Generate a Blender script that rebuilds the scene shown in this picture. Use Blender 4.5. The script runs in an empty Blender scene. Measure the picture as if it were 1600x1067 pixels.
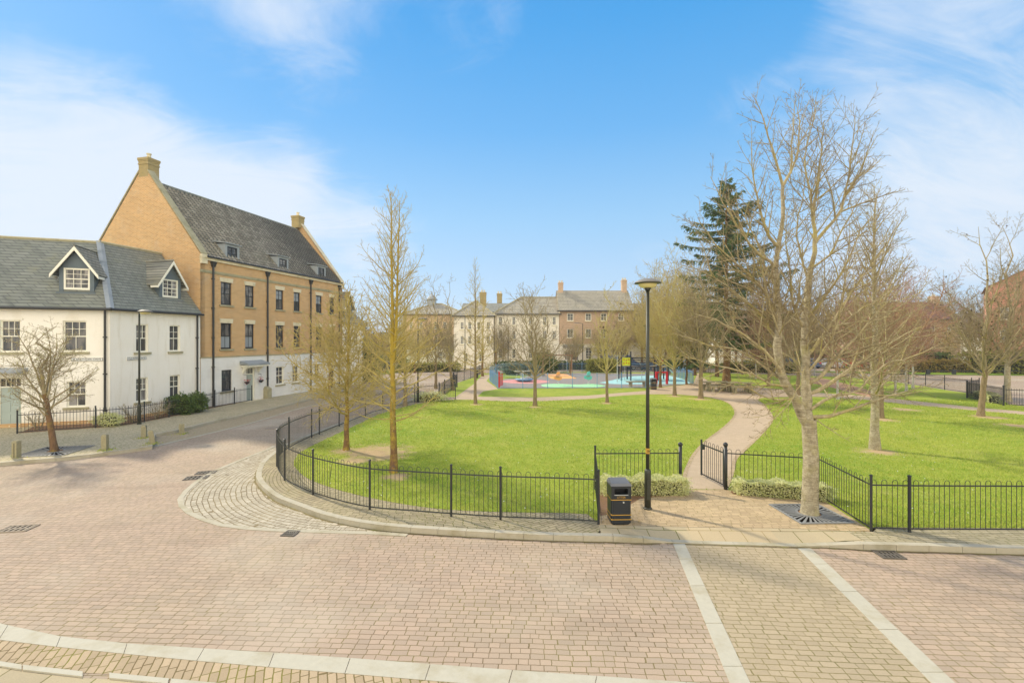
import bpy, math, random
import numpy as np
from mathutils import Vector, Matrix

C = bpy.context.scene.collection
R = math.radians
H, F = 4.2, 740.0            # eye height, focal length in photo pixels (1600 wide)
RNG = random.Random(7)

# ------------------------------------------------------------------ camera
cam = bpy.data.cameras.new('camera'); co = bpy.data.objects.new('camera', cam); C.objects.link(co)
co.location = (0, 0, H); co.rotation_euler = (R(90), 0, 0)
cam.sensor_width = 36.0; cam.lens = 36.0 * F / 1600.0; cam.shift_y = -2.5 / 1600.0
cam.clip_start = 0.05; cam.clip_end = 3000
bpy.context.scene.camera = co

# ------------------------------------------------------------------ world
SUN_AZ = Vector((-0.80, 0.60, 0)); SUN_EL = 38.0
w = bpy.data.worlds.new('World'); bpy.context.scene.world = w; w.use_nodes = True
nt = w.node_tree; nt.nodes.clear(); N = nt.nodes; L = nt.links
def wn(t, **k):
    n = N.new(t)
    for a, b in k.items(): setattr(n, a, b)
    return n
out = wn('ShaderNodeOutputWorld'); bg = wn('ShaderNodeBackground'); L.new(bg.outputs[0], out.inputs[0])
sky = wn('ShaderNodeTexSky', sky_type='NISHITA', sun_disc=False)
sky.sun_elevation = R(SUN_EL); sky.sun_rotation = math.atan2(SUN_AZ.x, SUN_AZ.y)
sky.air_density = 1.0; sky.dust_density = 0.6; sky.ozone_density = 1.5
bg.inputs['Strength'].default_value = 0.1
tc = wn('ShaderNodeTexCoord'); nrm = wn('ShaderNodeVectorMath', operation='NORMALIZE'); L.new(tc.outputs['Generated'], nrm.inputs[0])
sep = wn('ShaderNodeSeparateXYZ'); L.new(nrm.outputs[0], sep.inputs[0])
def M(op, a, b=None, c=None, clamp=False):
    n = wn('ShaderNodeMath', operation=op, use_clamp=clamp)
    for i, v in enumerate((a, b, c)):
        if v is None: continue
        if isinstance(v, (int, float)): n.inputs[i].default_value = v
        else: L.new(v, n.inputs[i])
    return n.outputs[0]
def MR(v, a, b, c=0.0, d=1.0, t='SMOOTHSTEP'):
    n = wn('ShaderNodeMapRange', interpolation_type=t)
    L.new(v, n.inputs[0])
    for i, q in enumerate((a, b, c, d)): n.inputs[i + 1].default_value = q
    return n.outputs[0]
def blob(px, py, r, amp):
    d = Vector((px - 800, F, 531 - py)).normalized()
    n = wn('ShaderNodeVectorMath', operation='DOT_PRODUCT'); L.new(nrm.outputs[0], n.inputs[0]); n.inputs[1].default_value = d
    return MR(n.outputs['Value'], math.cos(R(r)), 1.0, 0.0, amp)
grad = wn('ShaderNodeValToRGB'); L.new(sep.outputs['Z'], grad.inputs[0])
cr = grad.color_ramp; cr.elements[0].position = 0.0; cr.elements[0].color = (.68, .82, .97, 1)
cr.elements[1].position = 1.0; cr.elements[1].color = (.03, .20, .66, 1)
for p_, c_ in ((.10, (.54, .75, .98, 1)), (.24, (.37, .67, .98, 1)), (.40, (.17, .51, .95, 1)), (.56, (.075, .41, .89, 1))):
    e = cr.elements.new(p_); e.color = c_
nis = wn('ShaderNodeMix', data_type='RGBA', blend_type='MULTIPLY'); nis.inputs[0].default_value = 1.0
L.new(sky.outputs[0], nis.inputs[6]); nis.inputs[7].default_value = (.9, 1.0, 1.15, 1)
g10 = wn('ShaderNodeMix', data_type='RGBA', blend_type='MULTIPLY'); g10.inputs[0].default_value = 1.0
L.new(grad.outputs[0], g10.inputs[6]); g10.inputs[7].default_value = (8.3, 8.3, 8.3, 1)
base = wn('ShaderNodeMix', data_type='RGBA'); base.inputs[0].default_value = 0.86
L.new(nis.outputs[2], base.inputs[6]); L.new(g10.outputs[2], base.inputs[7])
# clouds: plane projection of the view direction, domain warped noise
zz = M('ADD', M('MAXIMUM', sep.outputs['Z'], 0.0), 0.35)
cx = M('DIVIDE', sep.outputs['X'], zz); cy = M('DIVIDE', sep.outputs['Y'], zz)
cmb = wn('ShaderNodeCombineXYZ'); L.new(M('ADD', cx, M('MULTIPLY', cy, 0.55)), cmb.inputs[0]); L.new(M('MULTIPLY', cy, 0.75), cmb.inputs[1])
def noise(sc, det, ro=0.55, dist=0.0, vec=None):
    n = wn('ShaderNodeTexNoise'); n.inputs['Scale'].default_value = sc; n.inputs['Detail'].default_value = det
    n.inputs['Roughness'].default_value = ro; n.inputs['Distortion'].default_value = dist
    L.new(vec or cmb.outputs[0], n.inputs['Vector']); return n.outputs['Fac']
cm2 = wn('ShaderNodeCombineXYZ'); L.new(M('MULTIPLY', M('ADD', cx, M('MULTIPLY', cy, .6)), .55), cm2.inputs[0]); L.new(M('MULTIPLY', M('SUBTRACT', cy, M('MULTIPLY', cx, .25)), 1.5), cm2.inputs[1]); wn_s = cm2.outputs[0]
n1 = noise(1.1, 7, .58, .9); n2 = noise(3.2, 8, .66, 1.2, wn_s)
cov = None
for b in ((-60, 60, 20, .34), (0, 200, 15, .40), (190, 280, 13, .36), (330, 310, 14, .46), (490, 350, 12, .45), (620, 370, 9, .35), (60, 440, 24, .42),
          (450, 10, 12, .52), (330, 15, 8, .3), (720, -5, 11, .5), (1560, 40, 18, .30), (1650, 200, 20, .26), (1400, 300, 14, .25), (1500, 430, 18, .22),
          (1150, 190, 8, .26), (1260, 140, 9, .2), (230, 110, 14, -.5), (60, 110, 8, -.25), (100, 330, 10, -.15), (700, 190, 18, -.35), (1060, 60, 18, -.3), (820, 420, 16, -.2)):
    o_ = blob(*b); cov = o_ if cov is None else M('ADD', cov, o_)
behind = MR(sep.outputs['Y'], 0.1, -0.5, 0.0, 0.75)  # extra cloud cover added in the unseen sky behind the camera
tot = M('ADD', M('ADD', cov, behind), M('ADD', M('MULTIPLY', n1, 1.5), M('MULTIPLY', n2, 1.5)))
mask = MR(tot, 1.50, 2.58, 0.0, .88)
cw = wn('ShaderNodeMix', data_type='RGBA'); L.new(MR(sep.outputs['Y'], 0.15, -0.35), cw.inputs[0])
cw.inputs[6].default_value = (6.7, 7.3, 8.1, 1); cw.inputs[7].default_value = (23, 20.2, 15.6, 1)  # second colour: over-bright warm cloud behind the camera, added to light the facades
fin = wn('ShaderNodeMix', data_type='RGBA'); L.new(mask, fin.inputs[0]); L.new(base.outputs[2], fin.inputs[6]); L.new(cw.outputs[2], fin.inputs[7])
L.new(fin.outputs[2], bg.inputs['Color'])

# ------------------------------------------------------------------ sun
sl = bpy.data.lights.new('sun', 'SUN'); so = bpy.data.objects.new('sun', sl); C.objects.link(so)
sl.energy = 3.8; sl.angle = R(2.6); sl.color = (1.0, .90, .72)
sd = Vector((SUN_AZ.x * math.cos(R(SUN_EL)), SUN_AZ.y * math.cos(R(SUN_EL)), math.sin(R(SUN_EL))))
so.rotation_euler = sd.to_track_quat('Z', 'Y').to_euler(); so.location = (-20, 15, 30)

sc = bpy.context.scene
sc.view_settings.view_transform = 'Standard'; sc.view_settings.look = 'None'
sc.view_settings.exposure = 0.30; sc.view_settings.gamma = 1.0
sc.cycles.max_bounces = 6; sc.cycles.diffuse_bounces = 3; sc.cycles.transparent_max_bounces = 8

# ------------------------------------------------------------------ survey: photo pixel -> point on the ground
def G(px, py, z=0.0):
    Y = (H - z) * F / (py - 531.0)
    return ((px - 800) * Y / F, Y)
def GG(pts, z=0.0): return [G(p[0], p[1], z) for p in pts]
def at(px, py, Y): return Vector(((px - 800) * Y / F, Y, H + (531 - py) * Y / F))

# ------------------------------------------------------------------ materials
class NT:
    def __init__(s, name):
        s.m = bpy.data.materials.new(name); s.m.use_nodes = True; s.t = s.m.node_tree; s.t.nodes.clear()
        s.out = s.n('ShaderNodeOutputMaterial'); s.b = s.n('ShaderNodeBsdfPrincipled'); s.l(s.b.outputs[0], s.out.inputs[0])
        s.pos = s.n('ShaderNodeTexCoord').outputs['Object']
    def n(s, t, **k):
        x = s.t.nodes.new(t)
        for a, b in k.items(): setattr(x, a, b)
        return x
    def l(s, a, b): s.t.links.new(a, b)
    def put(s, sock, v):
        if isinstance(v, (int, float)): sock.default_value = v
        elif isinstance(v, (tuple, list, Vector)): sock.default_value = tuple(v) if len(v) == len(sock.default_value) else tuple(v) + (1,)
        else: s.l(v, sock)
    def math(s, op, a, b=0.0, clamp=False):
        x = s.n('ShaderNodeMath', operation=op, use_clamp=clamp); s.put(x.inputs[0], a); s.put(x.inputs[1], b); return x.outputs[0]
    def noise(s, sc, det=3, ro=.6, vec=None, dist=0.0, col=False):
        x = s.n('ShaderNodeTexNoise'); x.inputs['Scale'].default_value = sc; x.inputs['Detail'].default_value = det
        x.inputs['Roughness'].default_value = ro; x.inputs['Distortion'].default_value = dist
        s.l(vec if vec is not None else s.pos, x.inputs['Vector']); return x.outputs['Color' if col else 'Fac']
    def mix(s, f, a, b, mode='MIX'):
        x = s.n('ShaderNodeMix', data_type='RGBA', blend_type=mode); s.put(x.inputs[0], f); s.put(x.inputs[6], a); s.put(x.inputs[7], b); return x.outputs[2]
    def rng(s, v, a, b, c=0.0, d=1.0, t='LINEAR'):
        x = s.n('ShaderNodeMapRange', interpolation_type=t); s.put(x.inputs[0], v)
        for i, q in enumerate((a, b, c, d)): x.inputs[i + 1].default_value = q
        return x.outputs[0]
    def mapping(s, vec, loc=(0, 0, 0), rot=(0, 0, 0), sca=(1, 1, 1)):
        x = s.n('ShaderNodeMapping'); s.l(vec, x.inputs[0]); x.inputs[1].default_value = loc; x.inputs[2].default_value = rot; x.inputs[3].default_value = sca; return x.outputs[0]
    def sepx(s, v): x = s.n('ShaderNodeSeparateXYZ'); s.l(v, x.inputs[0]); return x.outputs
    def comb(s, x_, y_, z_=0.0):
        x = s.n('ShaderNodeCombineXYZ'); s.put(x.inputs[0], x_); s.put(x.inputs[1], y_); s.put(x.inputs[2], z_); return x.outputs[0]
    def bump(s, h, st=.3, d=.02):
        x = s.n('ShaderNodeBump'); x.inputs['Strength'].default_value = st; x.inputs['Distance'].default_value = d; s.l(h, x.inputs['Height']); s.l(x.outputs[0], s.b.inputs['Normal'])
    def brick(s, vec, c1, c2, mo, bw, rh, ms, off=.5):
        x = s.n('ShaderNodeTexBrick'); x.offset = off; x.inputs['Scale'].default_value = 1.0; s.l(vec, x.inputs['Vector'])
        s.put(x.inputs['Color1'], c1); s.put(x.inputs['Color2'], c2); s.put(x.inputs['Mortar'], mo)
        x.inputs['Mortar Size'].default_value = ms; x.inputs['Mortar Smooth'].default_value = .3
        x.inputs['Brick Width'].default_value = bw; x.inputs['Row Height'].default_value = rh
        return x.outputs['Color'], x.outputs['Fac']
def rgb(r, g, b):
    f = lambda c: (c / 255 / 12.92) if c / 255 <= .04045 else ((c / 255 + .055) / 1.055) ** 2.4
    return (f(r), f(g), f(b), 1)

def plain(name, col, rough=.6, var=.15, nsc=6.0, metal=0.0, bump=0.0, spec=.4, dirt=None, dsc=1.2):
    s = NT(name); c = col if len(col) == 4 else tuple(col) + (1,)
    k = tuple(v * (1 - var) for v in c[:3]) + (1,); k2 = tuple(min(1, v * (1 + var)) for v in c[:3]) + (1,)
    o = s.mix(s.noise(nsc, 4), k, k2)
    if dirt: o = s.mix(s.rng(s.noise(dsc, 5, .65), .5, .75, 0, .75), o, dirt)
    s.put(s.b.inputs['Base Color'], o); s.b.inputs['Roughness'].default_value = rough; s.b.inputs['Metallic'].default_value = metal
    s.b.inputs['Specular IOR Level'].default_value = spec
    if bump: s.bump(s.noise(nsc * 4, 4), bump, .01)
    return s.m

def setts(name, c1, c2, mo, mo2, bw, rh, ms, rot=0.0, polar=None, jit=.05, light=None, big=.35, patch=None, soft=.25):
    s = NT(name); v = s.pos
    if polar:
        q = s.sepx(s.mapping(v, loc=(-polar[0], -polar[1], 0)))
        rad = s.math('SQRT', s.math('ADD', s.math('MULTIPLY', q[0], q[0]), s.math('MULTIPLY', q[1], q[1])))
        ang = s.math('MULTIPLY', s.math('ARCTAN2', q[1], q[0]), polar[2]); X, Y = ang, rad
    else:
        q = s.sepx(s.mapping(v, rot=(0, 0, rot))); X, Y = q[0], q[1]
    nz = s.sepx(s.noise(2.6, 2, .5, col=True)); nz2 = s.sepx(s.noise(9.0, 2, .5, col=True))
    Yj = s.math('ADD', s.math('ADD', Y, s.math('MULTIPLY', nz[1], jit * .7)), s.math('MULTIPLY', nz2[1], jit * .28))
    row = s.math('FLOOR', s.math('DIVIDE', Yj, rh))
    wn_ = s.n('ShaderNodeTexWhiteNoise', noise_dimensions='1D'); s.l(row, wn_.inputs['W'])
    nrow = s.n('ShaderNodeTexNoise', noise_dimensions='2D'); s.l(s.comb(s.math('MULTIPLY', X, 1.0), s.math('MULTIPLY', row, 3.7)), nrow.inputs['Vector']); nrow.inputs['Scale'].default_value = 1.9; nrow.inputs['Detail'].default_value = 1
    Xj = s.math('ADD', s.math('ADD', X, s.math('MULTIPLY', wn_.outputs['Value'], bw)), s.math('ADD', s.math('MULTIPLY', nrow.outputs['Fac'], jit * 5.5), s.math('MULTIPLY', nz2[0], jit * .4)))
    moc = s.mix(s.rng(s.noise(.9, 4), .4, .62), mo, mo2)
    colr, fac = s.brick(s.comb(Xj, Yj), c1, c2, moc, bw, rh, ms)
    if patch:
        colr = s.mix(s.rng(s.noise(.13, 3, .5), .42, .60, 0, .55, 'SMOOTHSTEP'), colr, s.mix(1.0, colr, (1.02, 1.07, 1.02, 1), 'MULTIPLY'))
        tw = s.noise(.8, 5, .6, vec=s.mapping(v, rot=(0, 0, R(12)), sca=(.22, 1.5, 1))); colr = s.mix(s.rng(tw, .54, .74, 0, .35), colr, s.mix(1.0, colr, (.62, .60, .58, 1), 'MULTIPLY')); st = s.noise(1.7, 6, .75); colr = s.mix(s.rng(st, .64, .74, 0, .35), colr, (.22, .19, .15, 1))
    if patch: colr = s.mix(s.rng(s.noise(.35, 3, .5), .5, .72, 0, .7), colr, s.mix(.5, colr, patch))
    colr = s.mix(1.0, colr, s.mix(s.noise(.55, 5, .6), (1 - big, 1 - big, 1 - big, 1), (1 + big * .55,) * 3 + (1,)), 'MULTIPLY')
    grit = s.mix(s.noise(60, 3, .8), (.74, .74, .74, 1), (1.22, 1.22, 1.22, 1)); colr = s.mix(1.0, colr, grit, 'MULTIPLY')
    s.put(s.b.inputs['Base Color'], colr); s.b.inputs['Roughness'].default_value = .88; s.b.inputs['Specular IOR Level'].default_value = .25
    hgt = s.math('ADD', s.math('MULTIPLY', s.math('SUBTRACT', 1.0, fac), 1.0), s.math('MULTIPLY', s.noise(25, 3), soft))
    s.bump(hgt, .45, .012)
    return s.m

def wallbrick(name, c1, c2, mo, stain=None, bump=.25):
    s = NT(name); q = s.sepx(s.pos); u = s.math('ADD', q[0], q[1]); vec = s.comb(u, q[2])
    c, f = s.brick(vec, c1, c2, mo, .225, .075, .009)
    c = s.mix(1.0, c, s.mix(s.noise(.8, 5, .6), (.80, .80, .80, 1), (1.15, 1.15, 1.12, 1)), 'MULTIPLY')
    c = s.mix(s.rng(s.noise(1.1, 4), .55, .7, 0, .22), c, (.55, .48, .36, 1))
    if stain: c = s.mix(s.rng(s.noise(.6, 4, .7, vec=s.mapping(s.pos, sca=(1, 1, .35))), .55, .75, 0, .5), c, stain)
    s.put(s.b.inputs['Base Color'], c); s.b.inputs['Roughness'].default_value = .9; s.bump(s.math('SUBTRACT', 1.0, f), bump, .006); return s.m

def slateroof(name, c1, c2, moss, rowh=.16, w_=.3, sw=1.0, gap=(.05, .055, .05, 1)):
    s = NT(name); q = s.sepx(s.pos); vec = s.comb(s.math('ADD', q[0], s.math('MULTIPLY', q[1], .02)), s.math('MULTIPLY', q[2], sw))
    c, f = s.brick(vec, c1, c2, gap, w_, rowh, .012)
    c = s.mix(1.0, c, s.mix(s.noise(1.4, 5, .65), (.84, .85, .84, 1), (1.12, 1.12, 1.10, 1)), 'MULTIPLY')
    st = s.noise(1.6, 4, .6, vec=s.mapping(s.pos, sca=(1.6, .25, .22))); c = s.mix(s.rng(st, .52, .70, 0, .4), c, (.075, .08, .07, 1))
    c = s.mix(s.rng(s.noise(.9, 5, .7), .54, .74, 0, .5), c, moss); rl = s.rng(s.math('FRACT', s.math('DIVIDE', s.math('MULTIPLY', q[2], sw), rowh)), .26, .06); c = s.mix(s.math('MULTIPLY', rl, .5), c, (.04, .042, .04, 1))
    s.put(s.b.inputs['Base Color'], c); s.b.inputs['Roughness'].default_value = .62; s.b.inputs['Specular IOR Level'].default_value = .35
    saw = s.math('FRACT', s.math('DIVIDE', s.math('MULTIPLY', q[2], sw), rowh)); s.bump(s.math('SUBTRACT', s.math('MULTIPLY', s.math('SUBTRACT', 1.0, f), .6), s.math('MULTIPLY', saw, .7)), .6, .02); return s.m

def pantile(name, c, hi):
    s = NT(name); q = s.sepx(s.pos)
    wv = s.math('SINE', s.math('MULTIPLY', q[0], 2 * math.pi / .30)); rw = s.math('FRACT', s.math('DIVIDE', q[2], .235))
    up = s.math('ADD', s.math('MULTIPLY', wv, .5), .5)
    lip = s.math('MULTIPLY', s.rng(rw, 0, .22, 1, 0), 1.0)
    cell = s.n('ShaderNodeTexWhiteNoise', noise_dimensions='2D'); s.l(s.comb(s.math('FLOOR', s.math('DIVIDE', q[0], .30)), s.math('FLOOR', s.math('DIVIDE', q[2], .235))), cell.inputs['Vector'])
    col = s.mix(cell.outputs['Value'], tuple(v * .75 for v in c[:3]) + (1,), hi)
    trough_shade = s.math('MAXIMUM', s.rng(up, .42, .10), s.rng(rw, .16, .02))  # shade of tile troughs and course laps, painted into the colour
    col = s.mix(s.rng(s.noise(1.2, 5, .7), .5, .75, 0, .45), col, rgb(146, 144, 126)); col = s.mix(s.math('MULTIPLY', trough_shade, .85), col, (.022, .024, .024, 1))
    s.put(s.b.inputs['Base Color'], col); s.b.inputs['Roughness'].default_value = .5; s.b.inputs['Specular IOR Level'].default_value = .5
    s.bump(s.math('SUBTRACT', s.math('MULTIPLY', up, 1.0), s.math('MULTIPLY', rw, .9)), 1.0, .05); return s.m

def bark(name, c1, c2, lich=None, band=False, lf=.5, zl=None):
    s = NT(name); v = s.mapping(s.pos, sca=(1, 1, .25) if not band else (1.2, 1.2, 9))
    c = s.mix(s.rng(s.noise(14 if not band else 5, 5, .7, vec=v), .3, .7), c1, c2)
    if band: c = s.mix(s.rng(s.noise(9, 5, .75), .42, .66, 0, .6), c, tuple(x * .62 for x in c2[:3]) + (1,)); c = s.mix(s.rng(s.noise(3.5, 4, .7), .52, .7, 0, .5), c, tuple(min(1, x * 1.15) for x in c1[:3]) + (1,))
    if lich: c = s.mix(s.rng(s.noise(2.2, 5, .7), lf - .06, lf + .12, 0, .85), c, lich)
    if zl: c = s.mix(s.rng(s.math('ADD', s.sepx(s.pos)[2], s.math('MULTIPLY', s.noise(5, 4), 1.4)), zl[0] + .7, zl[1] + .7, 0, .8), c, lich)
    c = s.mix(s.rng(s.noise(40, 3), .3, .7), s.mix(.25, c, (0, 0, 0, 1)), c)
    s.put(s.b.inputs['Base Color'], c); s.b.inputs['Roughness'].default_value = .92; s.b.inputs['Specular IOR Level'].default_value = .15
    s.bump(s.noise(22, 4, .7, vec=v), .5, .02); return s.m

def streaky(name, c, d):
    s = NT(name); q = s.sepx(s.pos); st = s.noise(1.0, 5, .7, vec=s.comb(s.math('MULTIPLY', s.math('ADD', q[0], q[1]), 3.2), s.math('MULTIPLY', q[2], .35)))
    o = s.mix(s.rng(st, .52, .78, 0, .55), c, d); o = s.mix(s.rng(s.math('ADD', q[2], s.math('MULTIPLY', s.noise(2.5, 5, .7), 1.0)), 1.15, .55, 0, .5), o, rgb(196, 186, 146))
    o = s.mix(s.rng(s.noise(.6, 4), .4, .7, 0, .3), o, rgb(236, 226, 204))
    s.put(s.b.inputs['Base Color'], o); s.b.inputs['Roughness'].default_value = .92; s.b.inputs['Specular IOR Level'].default_value = .2; s.bump(s.noise(30, 4), .15, .01); return s.m
def leafmat(name, c1, c2, c3=None, tr=.3, sc_=3.0):
    s = NT(name); c = s.mix(s.rng(s.noise(sc_, 4, .7), .3, .7), c1, c2)
    g = s.n('ShaderNodeNewGeometry'); c = s.mix(s.math('MULTIPLY', g.outputs['Random Per Island'], .7), c, c3 or c2)
    s.put(s.b.inputs['Base Color'], c); s.b.inputs['Roughness'].default_value = .65; s.b.inputs['Specular IOR Level'].default_value = .25
    t = s.n('ShaderNodeBsdfTranslucent'); s.l(c, t.inputs['Color']); mx = s.n('ShaderNodeMixShader'); mx.inputs[0].default_value = tr
    s.l(s.b.outputs[0], mx.inputs[1]); s.l(t.outputs[0], mx.inputs[2]); s.l(mx.outputs[0], s.out.inputs[0]); return s.m

def glassmat(name, c=(.035, .042, .05), c2=(.16, .15, .14), rough=.05):
    s = NT(name); v = s.noise(1.3, 3, .6, vec=s.mapping(s.pos, sca=(2.5, 2.5, .6)))
    s.put(s.b.inputs['Base Color'], s.mix(s.rng(v, .45, .62), c, c2)); s.b.inputs['Roughness'].default_value = rough; s.b.inputs['Specular IOR Level'].default_value = .6
    s.b.inputs['IOR'].default_value = 1.45; s.bump(s.noise(.9, 1), .04, .05); return s.m

SOIL = ((588, 706, 1.5), (606, 713, .8), (555, 720, .7), (1374, 706, .8), (1545, 652, .9), (1380, 656, .8), (620, 745, .5), (836, 636, .5), (948, 630, .5), (743, 632, .5), (1054, 619, .6), (1095, 624, .8), (541, 704, .55), (1415, 640, .9), (1590, 665, .9))
def grassmat():
    s = NT('lawn_grass'); v = s.pos
    big = s.noise(.22, 4, .6); mid = s.noise(1.7, 5, .7); fine = s.noise(45, 4, .8, vec=s.mapping(v, sca=(1, .6, 1)))
    c = s.mix(s.rng(big, .35, .65), (.225, .325, .034, 1), (.345, .39, .056, 1))
    c = s.mix(s.rng(s.noise(.7, 5, .65), .48, .70, 0, .55), c, (.15, .27, .02, 1))
    c = s.mix(s.rng(mid, .42, .72, 0, .75), c, (.42, .42, .09, 1)); c = s.mix(s.rng(s.noise(.33, 5, .7), .56, .72, 0, .5), c, (.44, .40, .15, 1))
    c = s.mix(s.rng(s.noise(3.6, 5, .7), .55, .75, 0, .6), c, (.085, .185, .012, 1))
    c = s.mix(1.0, c, s.mix(fine, (.55, .6, .5, 1), (1.42, 1.36, 1.4, 1)), 'MULTIPLY')
    soil = None; nz = s.noise(2.2, 5, .7)
    for (px, py, r) in SOIL:
        g = G(px, py, .12); d = s.n('ShaderNodeVectorMath', operation='DISTANCE'); s.l(v, d.inputs[0]); d.inputs[1].default_value = (g[0], g[1], .12)
        m = s.rng(s.math('ADD', d.outputs['Value'], s.math('MULTIPLY', s.math('SUBTRACT', nz, .5), 2.4 * r)), r * .3, r * 1.05, 1, 0); soil = m if soil is None else s.math('MAXIMUM', soil, m)
    c = s.mix(s.math('MULTIPLY', soil, .92), c, s.mix(fine, (.38, .25, .13, 1), (.62, .45, .27, 1)))
    s.put(s.b.inputs['Base Color'], c); s.b.inputs['Roughness'].default_value = .9; s.b.inputs['Specular IOR Level'].default_value = .1
    s.bump(s.math('ADD', fine, s.math('MULTIPLY', mid, .5)), .7, .03); return s.m

MAT = {}
def mats():
    m = MAT
    moss, tan = rgb(120, 112, 62), rgb(112, 96, 74)
    m['road'] = setts('pink_setts', rgb(184, 161, 139), rgb(170, 151, 131), rgb(126, 109, 82), rgb(132, 120, 78), .186, .108, .0068, rot=R(2.5), patch=rgb(200, 192, 172), big=.16)
    m['buff_setts'] = setts('buff_setts', rgb(180, 163, 134), rgb(170, 154, 126), rgb(138, 126, 84), rgb(126, 118, 76), .19, .108, .0075, rot=R(4), big=.10)
    m['band_setts'] = setts('tan_brick_setts', rgb(190, 168, 136), rgb(170, 150, 120), rgb(120, 104, 70), rgb(128, 124, 52), .23, .105, .009, rot=R(68), big=.2)
    m['forecourt'] = setts('brown_block_paving', rgb(200, 176, 138), rgb(178, 156, 122), rgb(140, 118, 84), rgb(136, 124, 74), .2, .1, .006, rot=R(4), big=.28)
    m['footway'] = setts('footway_blocks', rgb(178, 164, 132), rgb(154, 142, 114), rgb(104, 94, 66), rgb(112, 112, 50), .2, .1, .009, polar=(-3.0, 15.9, 5.5), jit=.02, big=.22)
    m['footway2'] = setts('footway_blocks_straight', rgb(204, 190, 156), rgb(186, 174, 142), rgb(132, 122, 90), rgb(108, 106, 50), .2, .1, .009, rot=R(-76), jit=.03, big=.25)
    m['footway3'] = setts('footway_blocks_right', rgb(178, 166, 136), rgb(156, 146, 118), rgb(112, 104, 72), rgb(116, 116, 58), .2, .1, .008, rot=R(1.5), jit=.03, big=.2)
    m['cobble'] = setts('granite_cobbles', rgb(196, 186, 164), rgb(172, 162, 140), rgb(120, 106, 80), rgb(136, 120, 80), .16, .125, .012, polar=(-3.4, 15.4, 6.5), jit=.10, big=.2, soft=.5)
    m['slab'] = setts('grey_flagstones', rgb(190, 174, 140), rgb(172, 158, 128), rgb(116, 106, 66), rgb(112, 116, 44), .62, .45, .010, rot=R(2), jit=.006, big=.15)
    m['tactile'] = setts('buff_tactile_slabs', rgb(190, 172, 138), rgb(182, 164, 130), rgb(150, 128, 84), rgb(140, 128, 66), .45, .45, .007, rot=R(2), jit=.004, big=.12)
    m['kerb'] = plain('pale_kerb_stone', rgb(178, 170, 148), .85, .12, 9, bump=.3, dirt=rgb(140, 130, 92), dsc=1.3)
    m['band'] = plain('pale_concrete_band', rgb(184, 178, 158), .85, .1, 12, bump=.2, dirt=rgb(160, 148, 116), dsc=1.6)
    m['path'] = setts('path_aggregate', rgb(196, 174, 144), rgb(188, 166, 136), rgb(182, 160, 130), rgb(168, 150, 118), .2, .1, .003, jit=.02, big=.12)
    m['soil'] = plain('bare_soil', rgb(128, 98, 70), .95, .3, 8, bump=.6)
    m['dirtpath'] = plain('worn_dirt', rgb(176, 138, 106), .95, .2, 2.5, bump=.5)
    m['rubber'] = plain('dark_rubber_surface', rgb(146, 136, 128), .9, .08, 8)
    m['grass'] = grassmat()
    m['verge'] = plain('verge_grass', (.19, .27, .035), .95, .3, .8, bump=.6, spec=.1)
    m['land'] = plain('land_grass', (.17, .19, .08), .95, .3, .05, spec=.1)
    m['white'] = streaky('white_render', rgb(250, 245, 233), rgb(214, 204, 178))
    m['cream'] = plain('cream_render', rgb(246, 238, 220), .9, .04, .9, dirt=rgb(224, 212, 186), dsc=.5)
    m['whitebrick'] = wallbrick('painted_white_brick', rgb(243, 241, 235), rgb(238, 236, 230), rgb(228, 226, 220), bump=.12)
    m['buff'] = wallbrick('buff_brick', rgb(212, 166, 108), rgb(192, 146, 94), rgb(222, 204, 166), stain=rgb(206, 186, 140))
    m['buff2'] = wallbrick('olive_brick', rgb(180, 158, 104), rgb(164, 146, 96), rgb(150, 138, 104))
    m['brown'] = wallbrick('brown_brick', rgb(206, 172, 142), rgb(184, 152, 124), rgb(200, 184, 160))
    m['redbrick'] = wallbrick('red_brick', rgb(206, 142, 112), rgb(184, 120, 94), rgb(206, 170, 146))
    m['peach'] = wallbrick('peach_brick', rgb(226, 190, 150), rgb(214, 178, 140), rgb(220, 196, 164))
    m['stone'] = plain('pale_stone', rgb(224, 212, 180), .85, .08, 6, dirt=rgb(170, 160, 116), dsc=2)
    m['mossstone'] = plain('mossy_stone', rgb(172, 164, 132), .9, .2, 6, dirt=rgb(120, 118, 74), dsc=2)
    m['slate'] = slateroof('weathered_slate', rgb(142, 144, 132), rgb(128, 131, 119), rgb(144, 142, 98), rowh=.16, w_=.3, gap=(.14, .145, .13, 1))
    m['slate2'] = slateroof('pale_slate', rgb(160, 156, 140), rgb(142, 140, 126), rgb(150, 144, 110))
    m['farslate'] = slateroof('brown_slate', rgb(180, 170, 148), rgb(164, 156, 136), rgb(170, 160, 124), rowh=.25, w_=.4)
    m['redtile'] = slateroof('red_roof_tiles', rgb(156, 112, 92), rgb(134, 96, 80), rgb(120, 104, 80), rowh=.25, w_=.3)
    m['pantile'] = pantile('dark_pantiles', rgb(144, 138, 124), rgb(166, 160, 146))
    m['lead'] = plain('lead_sheet', rgb(158, 164, 166), .55, .12, 4, dirt=rgb(110, 120, 122), dsc=2)
    m['leaddark'] = plain('dark_lead_sheet', rgb(98, 110, 116), .6, .12, 3)
    m['wframe'] = plain('white_painted_wood', rgb(244, 240, 222), .5, .02, 3)
    m['dframe'] = plain('dark_painted_wood', rgb(44, 48, 52), .4, .05, 3)
    m['glass'] = glassmat('window_glass'); m['glass2'] = glassmat('window_glass_curtained', (.07, .07, .07), (.34, .32, .30))
    m['sage'] = plain('sage_green_paint', rgb(172, 184, 176), .5, .04, 2)
    m['navy'] = plain('navy_paint', rgb(38, 52, 120), .4, .05, 2)
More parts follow.
